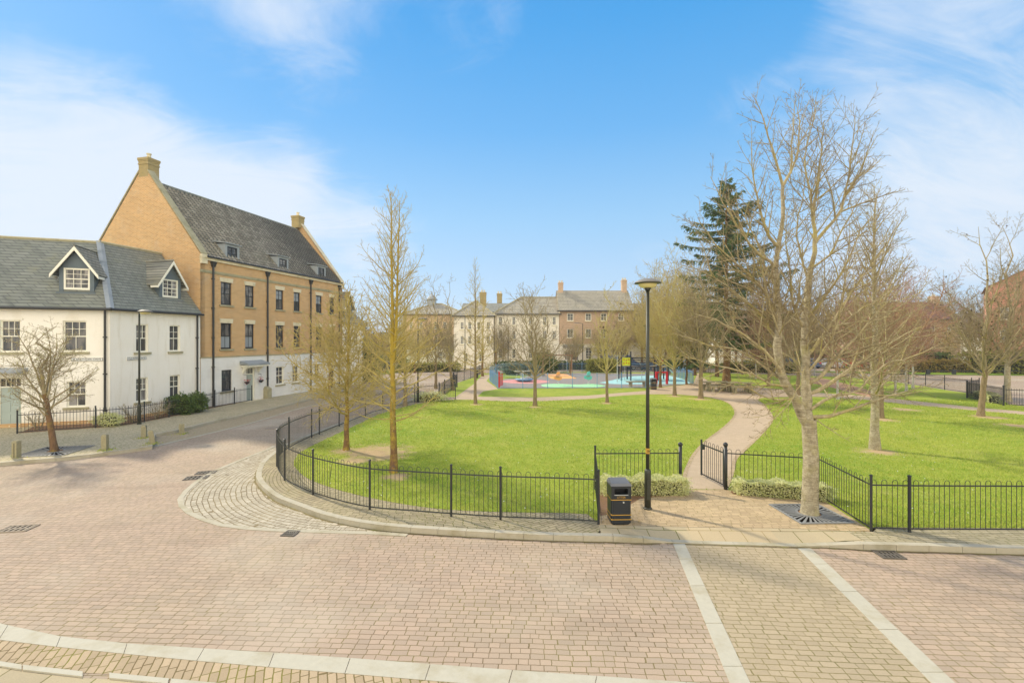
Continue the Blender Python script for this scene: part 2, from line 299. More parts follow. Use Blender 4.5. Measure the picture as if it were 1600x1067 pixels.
    m['gutter'] = plain('black_gutter_plastic', rgb(52, 52, 50), .4, .1, 4)
    m['iron'] = plain('black_painted_iron', rgb(44, 46, 46), .42, .15, 9, spec=.5)
    m['iron2'] = plain('weathered_black_iron', rgb(56, 58, 54), .5, .2, 9, spec=.5)
    m['post_iron'] = plain('mossy_black_lamp_post', rgb(54, 56, 44), .5, .25, 14, spec=.5)
    m['binblack'] = plain('black_plastic', rgb(38, 42, 46), .38, .1, 5, spec=.5)
    m['binlid'] = plain('weathered_grey_plastic', rgb(112, 112, 112), .6, .12, 14)
    m['gold'] = plain('gold_paint', rgb(186, 144, 58), .45, .08, 8)
    m['grate'] = plain('cast_iron', rgb(132, 132, 128), .6, .2, 20)
    m['lampglass'] = plain('diffuser_plastic', rgb(226, 214, 150), .3, .05, 5)
    m['lamptop'] = plain('grey_lamp_cover', rgb(128, 124, 116), .6, .15, 10)
    m['timber'] = plain('weathered_timber', rgb(156, 148, 116), .9, .3, 14, bump=.8, dirt=rgb(116, 122, 66), dsc=3)
    m['timber2'] = plain('grey_timber', rgb(150, 136, 108), .9, .25, 10, bump=.5)
    m['wood'] = plain('brown_timber', rgb(132, 104, 76), .9, .2, 8)
    m['blue'] = plain('blue_painted_steel', rgb(110, 152, 190), .45, .06, 4)
    m['red'] = plain('red_painted_steel', rgb(206, 30, 44), .45, .06, 4)
    m['yellow'] = plain('lime_yellow_panel', rgb(214, 216, 28), .5, .05, 4)
    m['orange'] = plain('orange_plastic', rgb(238, 160, 84), .6, .06, 4)
    m['teal'] = plain('teal_plastic', rgb(96, 186, 180), .5, .06, 4)
    m['s_pink'] = plain('pink_rubber', rgb(216, 146, 138), .9, .05, 4); m['s_green'] = plain('mint_rubber', rgb(166, 226, 164), .9, .05, 4)
    m['s_orange'] = plain('orange_rubber', rgb(246, 180, 104), .9, .05, 4); m['s_cyan'] = plain('cyan_rubber', rgb(168, 214, 212), .9, .05, 4)
    m['steel'] = plain('pale_steel', rgb(196, 200, 196), .4, .05, 4, metal=.3)
    m['signwhite'] = plain('sign_white', rgb(240, 240, 234), .5, .02, 4); m['signblack'] = plain('sign_black', rgb(22, 22, 24), .5, .02, 4)
    m['bark_hero'] = bark('pale_grey_bark', rgb(214, 202, 172), rgb(140, 128, 100), rgb(166, 158, 104), band=True, lf=.57)
    m['twig_hero'] = bark('olive_grey_twigs', rgb(206, 192, 152), rgb(150, 136, 102), rgb(184, 170, 92), lf=.56)
    m['bark_brown'] = bark('brown_bark', rgb(150, 118, 86), rgb(104, 80, 58), rgb(160, 142, 60), lf=.56)
    m['twig_yellow'] = bark('lichen_yellow_twigs', rgb(200, 184, 122), rgb(164, 146, 98), rgb(204, 182, 80), lf=.52)
    m['bark_lichen'] = bark('lichened_bark', rgb(150, 116, 84), rgb(108, 82, 58), rgb(190, 166, 66), lf=.5, zl=(1.5, 3.2))
    m['bark_grey'] = bark('grey_bark', rgb(164, 146, 114), rgb(118, 102, 76), rgb(150, 140, 80), lf=.6)
    m['twig_tan'] = bark('tan_twigs', rgb(186, 172, 136), rgb(148, 134, 104), rgb(182, 168, 96), lf=.58)
    m['twig_pale'] = bark('pale_lime_twigs', rgb(208, 196, 144), rgb(176, 162, 110), rgb(204, 192, 98), lf=.52)
    m['twig_red'] = bark('reddish_twigs', rgb(196, 156, 130), rgb(160, 124, 100))
    m['fine_grey'] = bark('fine_grey_twigs', rgb(178, 160, 122), rgb(128, 112, 84)); m['fine_yellow'] = bark('fine_yellow_twigs', rgb(214, 196, 130), rgb(172, 152, 98)); m['fine_red'] = bark('fine_reddish_twigs', rgb(186, 146, 120), rgb(140, 106, 86))
    m['mossline'] = plain('mossy_gutter_dirt', rgb(124, 112, 76), .95, .3, 3, bump=.4, dirt=rgb(112, 118, 44), dsc=2.5)
    m['birch'] = bark('white_birch_bark', rgb(236, 232, 222), rgb(150, 142, 130), band=True)
    m['conif'] = leafmat('dark_needles', (.04, .095, .022, 1), (.09, .16, .035, 1), (.19, .21, .08, 1), .15, 1.2)
    m['hedge'] = leafmat('variegated_leaves', (.44, .50, .10, 1), (.84, .82, .40, 1), (.90, .88, .60, 1), .35, 5)
    m['dkleaf'] = leafmat('dark_green_leaves', (.035, .085, .018, 1), (.09, .16, .03, 1), (.20, .26, .06, 1), .2, 4)
    m['yleaf'] = leafmat('golden_green_leaves', (.22, .24, .05, 1), (.40, .36, .08, 1), (.30, .30, .06, 1), .25, 4)
    m['oleaf'] = leafmat('orange_brown_leaves', (.34, .22, .06, 1), (.20, .22, .04, 1), (.42, .26, .06, 1), .25, 2)
    m['bleaf'] = leafmat('blue_grey_leaves', (.13, .19, .16, 1), (.24, .32, .30, 1), (.32, .40, .36, 1), .2, 4)
    m['bud'] = leafmat('spring_buds', (.38, .38, .12, 1), (.55, .52, .28, 1), (.62, .58, .34, 1), .3, 4)
    m['blade'] = leafmat('grass_blades', (.25, .38, .03, 1), (.40, .48, .06, 1), (.58, .56, .14, 1), .3, 1.5)
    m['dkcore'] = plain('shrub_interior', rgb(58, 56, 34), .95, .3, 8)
    m['cone'] = plain('dark_seed_cones', rgb(70, 52, 38), .9, .2, 8)
    m['drain_iron'] = plain('dull_drain_iron', rgb(96, 90, 80), .75, .25, 14)
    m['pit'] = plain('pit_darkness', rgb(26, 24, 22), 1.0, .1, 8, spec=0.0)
    m['tyre'] = plain('tyre_rubber', rgb(34, 34, 34), .8, .1, 8); m['rim'] = plain('alloy_rim', rgb(170, 172, 174), .35, .05, 8, metal=.7)
    m['flower'] = plain('red_flowers', rgb(190, 70, 70), .8, .3, 20)
mats()
def paint(name, c, rough=.28):
    if name not in MAT: MAT[name] = plain(name, c, rough, .03, 3, spec=.6)
    return MAT[name]

# ------------------------------------------------------------------ mesh builder
class MB:
    def __init__(s): s.v = []; s.f = []
    def add(s, vs, fs): o = len(s.v); s.v += [tuple(p) for p in vs]; s.f += [tuple(i + o for i in f) for f in fs]; return s
    def box(s, x0, x1, y0, y1, z0, z1):
        return s.add([(x0, y0, z0), (x1, y0, z0), (x1, y1, z0), (x0, y1, z0), (x0, y0, z1), (x1, y0, z1), (x1, y1, z1), (x0, y1, z1)],
                     [(0, 3, 2, 1), (4, 5, 6, 7), (0, 1, 5, 4), (1, 2, 6, 5), (2, 3, 7, 6), (3, 0, 4, 7)])
    def hexa(s, p): return s.add(p, [(0, 3, 2, 1), (4, 5, 6, 7), (0, 1, 5, 4), (1, 2, 6, 5), (2, 3, 7, 6), (3, 0, 4, 7)])
    def bar(s, a, b, wx, wz=None):      # rectangular bar from a to b
        a, b = Vector(a), Vector(b); d = (b - a).normalized(); u = d.cross(Vector((0, 0, 1)))
        if u.length < 1e-4: u = Vector((1, 0, 0))
        u.normalize(); v = u.cross(d).normalized(); wz = wz or wx; u = u * wx / 2; v = v * wz / 2
        return s.hexa([a - u - v, a + u - v, a + u + v, a - u + v, b - u - v, b + u - v, b + u + v, b - u + v])
    def tube(s, pts, rad, n=8, cap=True):
        P = [Vector(p) for p in pts]; k = len(P); rr = rad if isinstance(rad, (list, tuple)) else [rad] * k; o = len(s.v)
        for i, p in enumerate(P):
            d = (P[min(i + 1, k - 1)] - P[max(i - 1, 0)]).normalized(); ref = Vector((1, 0, 0)) if abs(d.z) > .5 else Vector((0, 0, 1))
            u = d.cross(ref).normalized(); v = d.cross(u).normalized()
            for j in range(n):
                a = 2 * math.pi * j / n; s.v.append(tuple(p + (u * math.cos(a) + v * math.sin(a)) * rr[i]))
        for i in range(k - 1):
            for j in range(n):
                a, b = o + i * n + j, o + i * n + (j + 1) % n; s.f.append((a, b, b + n, a + n))
        if cap: s.f.append(tuple(o + j for j in range(n))[::-1]); s.f.append(tuple(o + (k - 1) * n + j for j in range(n)))
        return s
    def lathe(s, prof, n=16, c=(0, 0, 0)):
        return s.tube([(c[0], c[1], c[2] + z) for r, z in prof], [max(r, 1e-3) for r, z in prof], n) if all(prof[i][1] < prof[i + 1][1] for i in range(len(prof) - 1)) else s._lathe(prof, n, c)
    def _lathe(s, prof, n, c):
        o = len(s.v)
        for r, z in prof:
            for j in range(n): a = 2 * math.pi * j / n; s.v.append((c[0] + r * math.cos(a), c[1] + r * math.sin(a), c[2] + z))
        for i in range(len(prof) - 1):
            for j in range(n): a, b = o + i * n + j, o + i * n + (j + 1) % n; s.f.append((a, b, b + n, a + n))
        return s
    def poly(s, pts): o = len(s.v); s.v += [tuple(p) for p in pts]; s.f.append(tuple(range(o, o + len(pts)))); return s
    def prism(s, pts, vec):             # closed polygon extruded by vec
        n = len(pts); o = len(s.v); vec = Vector(vec); P = [Vector(p) for p in pts]
        s.v += [tuple(p) for p in P] + [tuple(p + vec) for p in P]
        s.f.append(tuple(range(o, o + n))); s.f.append(tuple(range(o + 2 * n - 1, o + n - 1, -1)))
        for i in range(n): j = (i + 1) % n; s.f.append((o + j, o + i, o + i + n, o + j + n))
        return s
    def build(s, name, mat, parent=None, smooth=False, fix=True):
        me = bpy.data.meshes.new(name); me.from_pydata(s.v, [], s.f)
        if fix:
            import bmesh
            bm = bmesh.new(); bm.from_mesh(me); bmesh.ops.recalc_face_normals(bm, faces=bm.faces); bm.to_mesh(me); bm.free()
        me.materials.append(MAT[mat] if isinstance(mat, str) else mat)
        if smooth: me.polygons.foreach_set('use_smooth', [True] * len(me.polygons))
        me.update(); o = bpy.data.objects.new(name, me); C.objects.link(o)
        if parent: o.parent = parent
        return o
def npmesh(name, V, Q, mat, parent=None, smooth=False):
    me = bpy.data.meshes.new(name); V = np.asarray(V, dtype=np.float32); Q = np.asarray(Q, dtype=np.int32); k = Q.shape[1]
    me.vertices.add(len(V)); me.vertices.foreach_set('co', V.ravel()); me.loops.add(Q.size); me.loops.foreach_set('vertex_index', Q.ravel())
    me.polygons.add(len(Q)); me.polygons.foreach_set('loop_start', np.arange(0, Q.size, k, dtype=np.int32)); me.polygons.foreach_set('loop_total', np.full(len(Q), k, dtype=np.int32))
    if smooth: me.polygons.foreach_set('use_smooth', np.ones(len(Q), dtype=bool))
    me.update(calc_edges=True); me.validate(); me.materials.append(MAT[mat] if isinstance(mat, str) else mat)
    o = bpy.data.objects.new(name, me); C.objects.link(o)
    if parent: o.parent = parent
    return o
def tag(o, label, cat, group=None):
    o['label'] = label; o['category'] = cat
    if group: o['group'] = group
    return o
def thing(name, label, cat, loc=(0, 0, 0), rz=0.0, group=None):
    o = bpy.data.objects.new(name, None); C.objects.link(o); o.location = loc; o.rotation_euler = (0, 0, rz); o.empty_display_size = .3
    return tag(o, label, cat, group)
def struct(o): o['kind'] = 'structure'; return o
def stuff(o, label, cat): o['kind'] = 'stuff'; return tag(o, label, cat)
def dup(root, loc, rz=None, label=None, scale=None):
    r = root.copy(); C.objects.link(r); r.location = loc
    if rz is not None: r.rotation_euler = (0, 0, rz)
    if label: r['label'] = label
    if scale: r.scale = (scale,) * 3
    for ch in list(root.children):
        c = ch.copy(); C.objects.link(c); c.parent = r
        for g in ch.children: d = g.copy(); C.objects.link(d); d.parent = c
    return r
def smoothline(pts, step=.3):
    P = [Vector(p) for p in pts]; o = []
    for i in range(len(P) - 1):
        a, b, c, d = P[max(i - 1, 0)], P[i], P[i + 1], P[min(i + 2, len(P) - 1)]
        k = max(1, int((c - b).length / step))
        for j in range(k):
            t = j / k; o.append(.5 * ((2 * b) + (c - a) * t + (2 * a - 5 * b + 4 * c - d) * t * t + (3 * b - a - 3 * c + d) * t ** 3))
    o.append(P[-1]); return o
def resample(pts, ds):
    P = [Vector(p) for p in pts]; o = [(P[0].copy(), 0.0)]; acc = 0.0; nxt = ds; tot = 0.0
    for a, b in zip(P, P[1:]):
        l = (b - a).length
        while l > 0 and nxt <= tot + l + 1e-9: o.append((a.lerp(b, (nxt - tot) / l), nxt)); nxt += ds
        tot += l
    return [p for p, s_ in o], tot
def offset2(pts, d):                     # left-hand offset in XY
    o = []
    for i, p in enumerate(pts):
        t = (pts[min(i + 1, len(pts) - 1)] - pts[max(i - 1, 0)]); n = Vector((-t.y, t.x)).normalized(); q = Vector((p.x + n.x * d, p.y + n.y * d))
        o.append(q)
    return o
# ================================================================== GROUND
Z1 = 0.12                                       # height of the footways and the park
def sheet(name, pts, z, mat, kind='structure', drop=0.0):
    b = MB(); P = [(p[0], p[1], z) for p in pts]
    if drop: b.prism([(p[0], p[1], z - drop) for p in pts], (0, 0, drop))
    else: b.poly(P)
    o = b.build(name, mat, fix=bool(drop))
    if not drop and o.data.polygons[0].normal.z < 0: o.data.flip_normals()
    o['kind'] = kind; return o
S2 = lambda px, z=0.0, st=.3: [tuple(p) for p in smoothline(GG(px, z), st)]

sheet('ground', [(-900, -60), (900, -60), (900, 1800), (-900, 1800)], -.03, 'land')
sheet('road', [(-75, -12), (110, -12), (110, 72), (60, 76), (-75, 76)], 0.0, 'road')

# kerb line of the park (photo px, py, height), right to left then up the left road
KL = [(1760, 858, .12), (1600, 857, .12), (1460, 853, .12), (1361, 850.6, .12), (1328, 850, .10), (1290, 852.5, .04), (1262, 854, .012), (1150, 851, .012), (1062, 848.5, .012),
      (1035, 845.5, .03), (1010, 842, .09), (985, 839.2, .12), (953, 837.5, .12), (880, 836.5, .12), (790, 833, .12), (700, 828, .12), (592, 820, .12), (512, 805.4, .12), (458, 786.6, .12),
      (431, 776, .12), (410, 759.8, .12), (400, 746, .12), (402, 733, .12), (410, 719.4, .12), (431, 703, .12), (453, 690.5, .12), (477, 681, .12), (530, 661, .12), (585, 643, .12), (640, 624.5, .12), (690, 607, .12), (722, 594, .12), (740, 586, .12)]
KP = [(*G(a, b, z), z) for a, b, z in KL]
KP = [tuple(p) for p in smoothline(KP, .3)]
# fence line of the park, front corner to the left and up the road
FL = [(935.3, 818.7), (880, 815.5), (782, 811.5), (705, 806.5), (640, 801.5), (577.7, 796), (530, 785.5), (489, 773), (463, 762), (444.7, 750.3), (434.5, 736), (433, 724), (438.5, 712), (451.4, 702), (467, 693), (487, 683.7), (530, 666), (571, 650), (598, 641), (648, 629), (686, 624.7)]
FP = [tuple(p) for p in smoothline([(*G(a, b, Z1), Z1) for a, b in FL], .2)]

def stones(name, line, width, depth, gap, mat, length=.9, side=1, lift=0.0):
    """a row of separate stones laid along a line: width to one side, depth down"""
    b = MB(); pts, tot = resample(line, length)
    if tot - length * (len(pts) - 1) > .15: pts.append(Vector(line[-1]))
    fine, _ = resample(line, .15); nn = offset2(pts, width * side)
    for i in range(len(pts) - 1):
        p, q, r, s_ = Vector(pts[i]), Vector(pts[i + 1]), nn[i + 1], nn[i]; d = (q - p).normalized() * gap * .5
        z0, z1 = p.z + lift, q.z + lift
        tp = [(p.x + d.x, p.y + d.y, z0), (q.x - d.x, q.y - d.y, z1), (r.x - d.x, r.y - d.y, z1), (s_.x + d.x, s_.y + d.y, z0)]
        b.hexa([(x, y, z - depth) for x, y, z in tp] + tp)
    return struct(b.build(name, mat))
stones('park_kerb', KP, .15, .16, .008, 'kerb', .62, side=-1, lift=.006)

# the park island: lawn sheet, footway round it
north = [(-3.6, 57.5), (10, 60.5), (25, 59), (36.5, 52)]
east = [G(1380, 594, Z1), G(1440, 603, Z1), G(1482, 610, Z1), G(1530, 616.5, Z1), (34.3, 33.5), (31.5, 30), (31, 20), (31, 8.9)]
inner = GG([(935.3, 817), (917.5, 803), (880, 801), (800, 800), (700, 796), (619, 785.5), (539, 768), (485, 749.5), (464, 733.5), (459, 722), (469, 707), (501, 690), (560, 662.5), (598, 645.5), (648, 632), (688, 626)], Z1)
lawn = [tuple(p) for p in smoothline(inner, .4)] + [G(690, 622, Z1), G(709, 600, Z1), G(738, 590.5, Z1)] + north + east
front_r = [(p[0], p[1]) for p in GG([(1700, 826), (1600, 825), (1421, 824), (1370, 823), (1361, 828)], Z1)]
lawn += front_r + GG([(1277, 776), (1133, 765), (1063, 765), (930, 765)], Z1)
sheet('lawn', lawn, Z1 + .004, 'grass')
# curved footway: between kerb and a line inside the fence
KB = [p for p in KP if p[0] < 1.95 and p[2] > .119]
sheet('curved_footway', [(p[0], p[1]) for p in KB] + [G(742, 590, Z1), G(712, 601, Z1), G(693, 624, Z1)] + [(p[0], p[1]) for p in reversed(smoothline(inner, .4))] + [G(935, 819, Z1), G(940, 822, Z1)], Z1, 'footway')
sheet('right_footway', [(p[0], p[1]) for p in KP if p[0] > 7.2] + [(7.12, 9.47), (7.12, 10.14)] + GG([(1364, 830.5), (1372, 822.5), (1421, 823.5), (1600, 824.5), (1780, 826)], Z1), Z1, 'footway3')
# entrance forecourt and the sloping slabs down to the dropped kerb
sheet('forecourt', GG([(935.3, 819.5), (929, 764), (1063, 762), (1133, 762), (1277, 773), (1363, 830), (1290, 828), (1255, 826), (1150, 824), (1060, 822.5), (990, 821)], Z1), Z1 + .002, 'forecourt')
def ramp(name, xs, mat):
    b = MB(); T = [(p[0], p[1], p[2]) for p in KP]
    def kz(x):
        x = max(x, -99)
        for p, q in zip(T, T[1:]):
            if q[0] <= x <= p[0]: t = (x - p[0]) / (q[0] - p[0]); return (x, p[1] + t * (q[1] - p[1]), p[2] + t * (q[2] - p[2]))
    top = smoothline([(*G(a, c, Z1), Z1 + .001) for a, c in ((935, 819.3), (990, 821.2), (1060, 822.8), (1150, 824.3), (1255, 826.3), (1290, 828.3), (1368, 830.5))], .1)
    def tz(x):
        for p, q in zip(top, top[1:]):
            if p.x <= x <= q.x: return p.lerp(q, (x - p.x) / max(1e-6, q.x - p.x))
        return top[-1] if x > top[-1].x else top[0]
    n = 24; x0, x1 = xs; prev = None
    for i in range(n + 1):
        x = x0 + (x1 - x0) * i / n; k = Vector(kz(x)); t = tz(x); k.y += .146; k.z += .003; cur = [k, k.lerp(t, .5), t]
        if prev:
            for j in range(2): b.poly([prev[j], cur[j], cur[j + 1], prev[j + 1]])
        prev = cur
    o = b.build(name, mat, fix=False); return struct(o)
xa = G(940, 835, Z1)[0]; xb = G(1078, 836, .06)[0]; xc = G(1212, 838, .06)[0]; xd = 7.14
ramp('crossing_slabs', (xa, xb), 'slab'); ramp('crossing_tactile_paving', (xb + .001, xc), 'tactile'); ramp('crossing_slabs', (xc + .001, xd), 'slab')
sheet('planting_bed', GG([(938, 806), (933, 766), (1064, 766), (1066, 771), (1000, 779), (965, 800)], Z1), Z1 + .006, 'soil')
sheet('planting_bed', GG([(1140, 767), (1277, 778), (1300, 792), (1290, 786), (1230, 773), (1145, 772)], Z1), Z1 + .006, 'soil')

# paths through the park
PZ = Z1 + .008
path = [(1064, 764), (1067, 742), (1073, 726), (1083, 708), (1100, 690), (1130, 667), (1145, 652), (1147, 642), (1140, 632), (1125, 625), (1100, 620), (1060, 616.5), (1000, 616.5), (950, 620), (920, 623), (836, 627), (780, 626.5), (747, 625), (711, 624.5), (690, 626)]
back = [(692, 620.5), (711.6, 620.5), (739, 601), (750, 590), (754, 586), (768, 585.5), (760, 595), (774.5, 605), (778, 607.8), (755, 611.5), (745.6, 619.7), (836, 621), (920, 618), (965, 614), (1009, 610.7), (1026, 606), (1060, 602.5), (1083, 599.8), (1087, 590), (1090, 583), (1096, 583), (1098, 590), (1106, 595), (1125, 600), (1180, 604), (1240, 611), (1273, 613.5), (1360, 619), (1400, 623.5), (1536, 637.5), (1600, 643), (1640, 648), (1640, 655), (1600, 648), (1536, 642.5), (1400, 630), (1354, 625), (1273, 620), (1190, 622), (1195.5, 633), (1205, 645), (1208, 657.5), (1193, 677), (1169, 701), (1152, 718), (1147, 740), (1137, 765)]
sheet('park_path', S2(path, Z1, .4) + GG(back[:27], Z1) + S2(back[27:], Z1, .4), PZ, 'path')
# brick edging of the path
def ribbon(name, line, wd, z, mat):
    pts, _ = resample([(p[0], p[1], z) for p in line], .35); o2 = offset2(pts, wd); b = MB()
    for i in range(len(pts) - 1): b.poly([pts[i], pts[i + 1], (*o2[i + 1], z), (*o2[i], z)])
    o = b.build(name, mat, fix=False)
    return struct(o)
ribbon('path_edging', S2(path[:12], Z1, .3), -.12, PZ + .005, 'forecourt')
ribbon('path_edging', S2(back[-10:], Z1, .3), -.12, PZ + .005, 'forecourt')
sheet('worn_path', S2([(1265, 590), (1290, 592), (1318, 599), (1348, 607), (1378, 618), (1372, 622), (1335, 615), (1305, 607), (1280, 601), (1258, 597), (1265, 590)], Z1, .5)[:-1], Z1 + .012, 'dirtpath')

# playground floor and its coloured patches
sheet('playground_surface', GG([(778, 606.8), (1009, 606), (1060, 602), (1083, 599.4), (1056, 588), (1030, 584), (900, 582.5), (840, 583.5), (812, 591.5), (790, 592), (778, 596)], Z1), PZ + .004, 'rubber')
def ell(cx, cy, rx, ry, n=40, wob=0): return GG([(cx + rx * math.cos(2 * math.pi * i / n) * (1 + wob * math.cos(4 * math.pi * i / n)), cy + ry * math.sin(2 * math.pi * i / n)) for i in range(n)], Z1)
sheet('playground_patch', ell(821, 596.2, 37, 3.3), PZ + .008, 's_pink')
sheet('playground_patch', S2([(845, 602), (852, 600.4), (872, 599.9), (893, 600.8), (905, 601), (925, 600), (940, 601.4), (946, 602.8), (938, 604.6), (915, 605.2), (895, 604.6), (870, 605.3), (850, 604.3), (845, 602)], Z1, .4)[:-1], PZ + .008, 's_green')
sheet('playground_patch', GG([(851, 585.4), (880, 584.2), (886, 584.8), (901, 591.4), (862, 592.2)], Z1), PZ + .008, 's_orange')
sheet('playground_patch', S2([(936, 598), (955, 594.5), (975, 589.5), (1000, 587.5), (1040, 587), (1062, 591), (1078, 599), (1050, 600.2), (1000, 600.6), (960, 600.2), (936, 598)], Z1, .6)[:-1], PZ + .008, 's_cyan')

# bands and strips in the road
ZB = .005
def polyband(name, up, lo, z, mat): return sheet(name, GG(up) + GG(lo)[::-1], z, mat)
U1 = [(-140, 944), (-60, 960), (0, 974), (62.5, 989), (156, 1002), (312, 1013), (500, 1025), (750, 1043.5), (1000, 1061), (1200, 1075)]
L1 = [(-140, 962), (-60, 983), (0, 1000), (125, 1014.5), (312, 1033), (500, 1049), (750, 1070), (1000, 1090), (1200, 1106)]
U2 = [(-140, 1014), (0, 1035), (60, 1044), (130, 1051), (170, 1053), (312, 1066.5), (600, 1094), (1000, 1130)]
L2 = [(-140, 1020), (0, 1042), (60, 1052), (130, 1059), (170, 1061), (312, 1075), (600, 1104), (1000, 1142)]
polyband('tan_sett_band', L1, U2, .004, 'band_setts')
polyband('near_footway', L2, [(-140, 1300), (1000, 1300)], .004, 'slab')
def bandstones(name, A, B, n_len, z):
    gap_ = z / 2
    a, ta = resample([(*p, 0) for p in smoothline(GG(A), .3)], 1); b_, tb = resample([(*p, 0) for p in smoothline(GG(B), .3)], 1)
    la = smoothline(GG(A), .1); lb = smoothline(GG(B), .1); n = max(3, int(ta / n_len)); b = MB()
    def pick(l, t): i = t * (len(l) - 1); k = int(i); return l[k].lerp(l[min(k + 1, len(l) - 1)], i - k)
    for i in range(n):
        t0, t1 = i / n + gap_ / ta, (i + 1) / n - gap_ / ta
        p, q, r, s_ = pick(la, t0), pick(la, t1), pick(lb, t1), pick(lb, t0)
        tp = [(v.x, v.y, z) for v in (s_, r, q, p)]; b.hexa([(x, y, z - .03) for x, y, zz in tp] + tp)
    return struct(b.build(name, 'band'))
bandstones('pale_band', U1, L1, 1.0, .010)
bandstones('thin_pale_band', U2[:4], L2[:4], .9, .024)
bandstones('thin_pale_band', U2[4:], L2[4:], .9, .024)
bandstones('crossing_band', [(1052, 850), (1140, 1067), (1210, 1240)], [(1070, 850), (1172, 1067), (1254, 1240)], .8, .012)
bandstones('crossing_band', [(1247, 857), (1455, 1067), (1640, 1254)], [(1267, 857), (1492, 1067), (1688, 1254)], .8, .012)
sheet('crossing_setts', GG([(1070, 851), (1150, 853.5), (1247, 857), (1455, 1067), (1640, 1254), (1254, 1240), (1172, 1067)]), .005, 'buff_setts')
# cobbled apron outside the curved kerb
AO = [(431, 697), (420, 703), (391, 714), (364, 725), (324, 743.6), (297, 765), (288, 775), (286, 783), (292, 794), (312, 806), (350.6, 819), (404, 825), (485, 828.5), (592, 831.5), (638, 834.5)]
AOs = smoothline(GG(AO), .2)
kin = [(p[0], p[1]) for p in KP if -8.9 < p[0] < G(640, 826, Z1)[0] and p[1] < 18.2]
sheet('cobbled_apron', [tuple(p) for p in AOs] + kin[:], .006, 'cobble')
stones('apron_edging', [(p.x, p.y, .014) for p in AOs], .13, .05, .006, 'kerb', .7, side=-1)

# dirt and moss gathered against the kerbs
def gutterline(line, off, wd, z=.009):
    pts, _ = resample([(p[0], p[1], z) for p in line], .12); rr_ = random.Random(4); b = MB(); a = offset2(pts, off); c = offset2(pts, off + wd); ws = [rr_.uniform(.25, 1) for _ in pts]
    for i in range(len(pts) - 1):
        p, q = a[i], a[i + 1]; r, s_ = a[i + 1].lerp(c[i + 1], ws[i + 1]), a[i].lerp(c[i], ws[i]); b.poly([(p.x, p.y, z), (q.x, q.y, z), (r.x, r.y, z), (s_.x, s_.y, z)])
    return b
o = gutterline([p for p in KP if p[1] < 30], .002, .075).build('gutter_moss', 'mossline', fix=False); stuff(o, 'line of moss and dirt along the foot of the park kerb', 'moss')
# ---- left side: footway, building strip, parking bay
KLL = [(-330, 745), (-150, 737), (0, 722.5), (103, 714), (179.4, 705), (238, 697)]
KL2 = [(243, 678), (289, 669), (330, 658.6), (393, 645), (494, 621), (530, 612), (548, 606)]
kl = smoothline([(*G(a, b, Z1), Z1) for a, b in KLL], .3); kl2 = smoothline([(*G(a, b, Z1), Z1) for a, b in KL2], .3)
edge = [(p.x, p.y) for p in kl] + [(p.x, p.y) for p in kl2]
sheet('left_footway', edge + [(-18, 50), (-40, 60), (-75, 60), (-75, 8)], Z1, 'footway2')
stones('left_kerb', kl, .14, .16, .008, 'kerb', .9, side=1, lift=.005); stones('left_kerb', kl2, .14, .16, .008, 'kerb', .9, side=1, lift=.005)
stones('left_kerb', [(kl[-1].x, kl[-1].y, Z1), (kl2[0].x, kl2[0].y, Z1)], .14, .16, .008, 'kerb', .8, side=1, lift=.006)
BE = [(238, 699), (264, 692.6), (290, 687), (330, 677), (393, 661.5), (475.6, 636.7), (513, 629.5), (545, 618), (560, 610)]
bl = smoothline(GG(BE), .3)
stones('bay_edging', [(p.x, p.y, .012) for p in bl], .16, .05, .008, 'kerb', .9, side=1)
sheet('parking_bay', [(p.x, p.y) for p in bl] + [(p.x, p.y) for p in reversed(kl2)], .006, 'buff_setts')
sheet('verge', GG([(250, 700), (200, 590), (560, 588), (600, 585), (636, 581), (700, 575), (745, 567), (745, 562)]) [2:] + [(-6, 82), (-50, 82), (-60, 60)], .05, 'verge')
sheet('verge', [(39, 61), (47, 57.2), (58, 55.6), (95, 54), (95, 62.6), (39, 62.6)], .05, 'verge')
sheet('pale_path', [(44, 63.2), (95, 63.2), (95, 71), (44, 71)], .02, 'path')
sheet('verge', [(20, 69.5), (44, 69.5), (44, 80), (20, 80)], .04, 'verge')

# ---- grass tufts on the near lawn
rs = np.random.RandomState(3)
def inpoly(X, Y, P):
    r = np.zeros(len(X), bool); n = len(P)
    for i in range(n):
        (x1, y1), (x2, y2) = P[i], P[(i + 1) % n]; c = ((y1 > Y) != (y2 > Y)) & (X < (x2 - x1) * (Y - y1) / (y2 - y1 + 1e-12) + x1); r ^= c
    return r
pth = S2(path, Z1, .4) + GG(back[:27], Z1) + S2(back[27:], Z1, .4)
n = 200000; yy = 10.2 + (rs.rand(n) ** 1.6) * 22; xx = (rs.rand(n) * 2 - 1) * yy * 1.12
lw = [(p[0], p[1]) for p in lawn]; k = inpoly(xx, yy, lw) & ~inpoly(xx, yy, [(p[0], p[1]) for p in pth])
xx, yy = xx[k], yy[k]; n = len(xx); an = rs.rand(n) * 6.28; h = .018 + rs.rand(n) * .035 + yy * .0008; wd = .004 + .0006 * yy
dx, dy = np.cos(an) * wd, np.sin(an) * wd; bare = np.zeros(n, bool)
for (px, py, r) in SOIL:
    g = G(px, py, .12); bare |= np.hypot((xx - g[0]) * (1 + .3 * np.sin(yy * 5)), yy - g[1]) < r * (.45 + .5 * rs.rand(n))
xx, yy, an, h, wd = xx[~bare], yy[~bare], an[~bare], h[~bare], wd[~bare]; n = len(xx); dx, dy = np.cos(an) * wd, np.sin(an) * wd
lx, ly = rs.randn(n) * .018, rs.randn(n) * .018; z = np.full(n, Z1 + .004)
